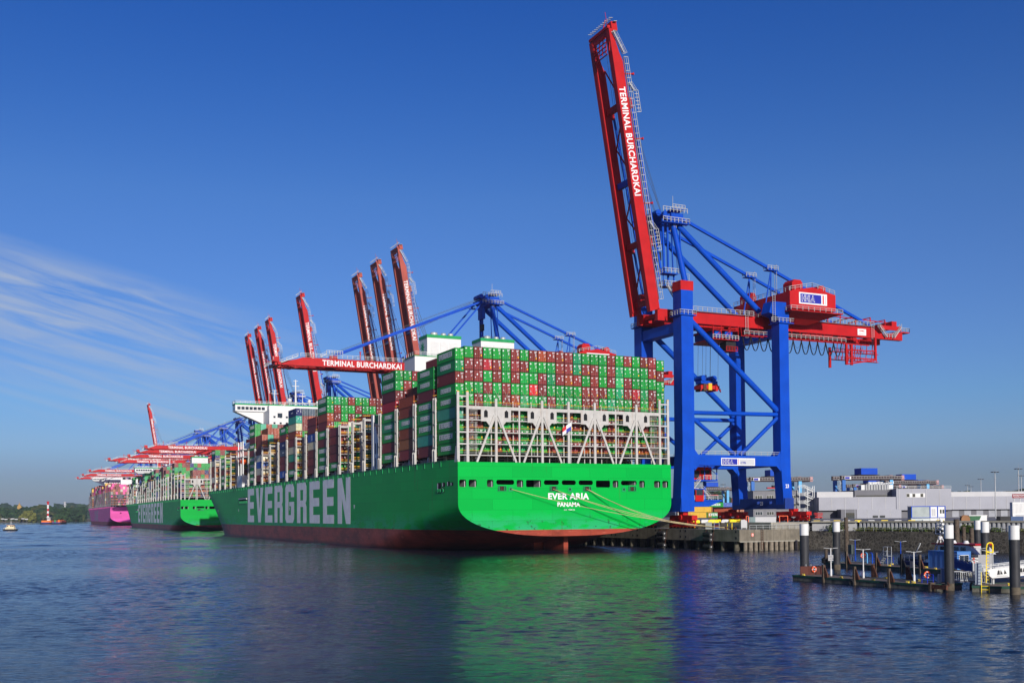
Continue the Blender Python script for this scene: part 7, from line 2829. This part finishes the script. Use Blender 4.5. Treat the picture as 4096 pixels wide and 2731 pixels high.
# pilot boat
pb_ = frame('pilot_boat', -372.8, 786, 0, (1, .0), 'small black hulled boat with a cream cabin and thin mast at far left', 'boat')
m = MB()
m.prism([(0, 0, .0), (8.9, 0, 0), (9.6, 0, 1.3), (-.3, 0, 1.3)], (0, 3.4, 0), 0).box(-.4, 9.7, -.1, 3.5, 1.15, 1.45, 1)
m.build('hull', [BLACK, RUBBER], pb_)
m = MB()
m.box(1.2, 8.0, .4, 3.0, 1.45, 2.7, 0).box(2.4, 7.4, .5, 2.9, 2.7, 4.3, 0).box(2.2, 7.6, .3, 3.1, 4.3, 4.45, 2)
for a in (2.6, 5.0, 6.3): m.box(a, a + .9, .44, .5, 3.2, 4.0, 1)
m.build('cabin', [mat('cream_paint', (.72, .62, .38), .5), GLASS, RED], pb_)
m = MB()
m.bar((4.3, 1.7, 4.4), (5.0, 1.7, 7.0), .12).bar((5.8, 1.7, 4.4), (5.0, 1.7, 7.0), .12).bar((5, 1.7, 7), (5, 1.7, 9.4), .12).box(4.5, 6.2, 1.6, 1.8, 8.6, 8.9)
m.rail((.2, .1, 1.45), (9.2, .1, 1.45), 1.0, 1.5, .05)
m.build('mast', WHITE, pb_)
# pushed barges
for i, (X, c, lb) in enumerate(((-655.0, 'O', 'left barge piled with orange containers under a small white wheelhouse'), (-640.2, 'B', 'right barge with a blue hull and a low mixed load'))):
    o = frame('barge', X, 1490, 0, (1, 0), lb, 'barge', 'pair of barges on the river')
    m = MB()
    m.prism([(0, 0, 0), (14.2, 0, 0), (14.6, 0, 3.0), (-.4, 0, 3.0)], (0, 18, 0), 0).box(1.5, 12.5, -.1, 0, 2.0, 2.9, 1)
    m.build('hull', [BLACK, mat('barge_blue_paint', (.03, .05, .30), .5)], o)
    m = MB()
    if i == 0: m.box(.6, 14, 2, 17, 3.0, 5.6, 0)
    else:
        for k in range(5): m.box(.6 + k * 2.7, 3.1 + k * 2.7, 2, 17, 3.0, 5.4 + (k % 2) * .9, (1, 2, 1, 0, 1)[k])
    m.build('cargo', [mat('barge_orange', (.70, .17, .02), .5), mat('barge_brown', (.25, .06, .04), .6), mat('barge_green', (.05, .22, .07), .5)], o)
    if i == 0:
        m = MB()
        m.box(5, 8.6, 10, 14, 5.6, 9.4, 0).box(5.1, 8.5, 9.9, 10, 7.4, 8.6, 1).box(4.4, 9.2, 9, 15, 9.4, 10.0, 0)
        m.build('wheelhouse', [WHITE, GLASS], o)

# ---------------------------------------------------------------- morning haze over the river
hm = D.materials.new('morning_haze')
hm.use_nodes = True
hm.node_tree.nodes.clear()
ho_ = N(hm.node_tree, 'ShaderNodeOutputMaterial')
pv = N(hm.node_tree, 'ShaderNodeVolumePrincipled')
pv.inputs['Color'].default_value = (.62, .74, .95, 1)
pv.inputs['Density'].default_value = 0.00004
pv.inputs['Anisotropy'].default_value = 0.0
hm.node_tree.links.new(pv.outputs[0], ho_.inputs['Volume'])
mb = MB()
mb.box(-16000, 16000, -9500, 19500, -3, 165)
tag(mb.build('haze', hm), 'thin morning haze lying over the river and the far bank', kind='stuff')

# ---------------------------------------------------------------- finish: the mass of stacked containers
for x, y, z in far_marks:
    n_ = len(stack.f)
    block_word(stack, 'EVERGREEN', (x - .01, y + 10.6, z + .95), (0, -1, 0), (0, 0, 1), 8.6, 1.3, .16, (-.02, 0, 0))
    stack_cols.extend([(.62, .62, .60, 1)] * (len(stack.f) - n_))
so = stack.build('container_stacks', CSTACK)
ca = so.data.color_attributes.new('Col', 'FLOAT_COLOR', 'CORNER')
buf = []
for c, f_n in zip(stack_cols, stack.f): buf.extend(c * len(f_n))
ca.data.foreach_set('color', buf)
tag(so, 'container stacks on the ships and in the yard beyond the individually built ones', kind='stuff')
print('containers', NCONT[0], 'stuff boxes', len(stack_cols) // 6, 'objects', len(D.objects))
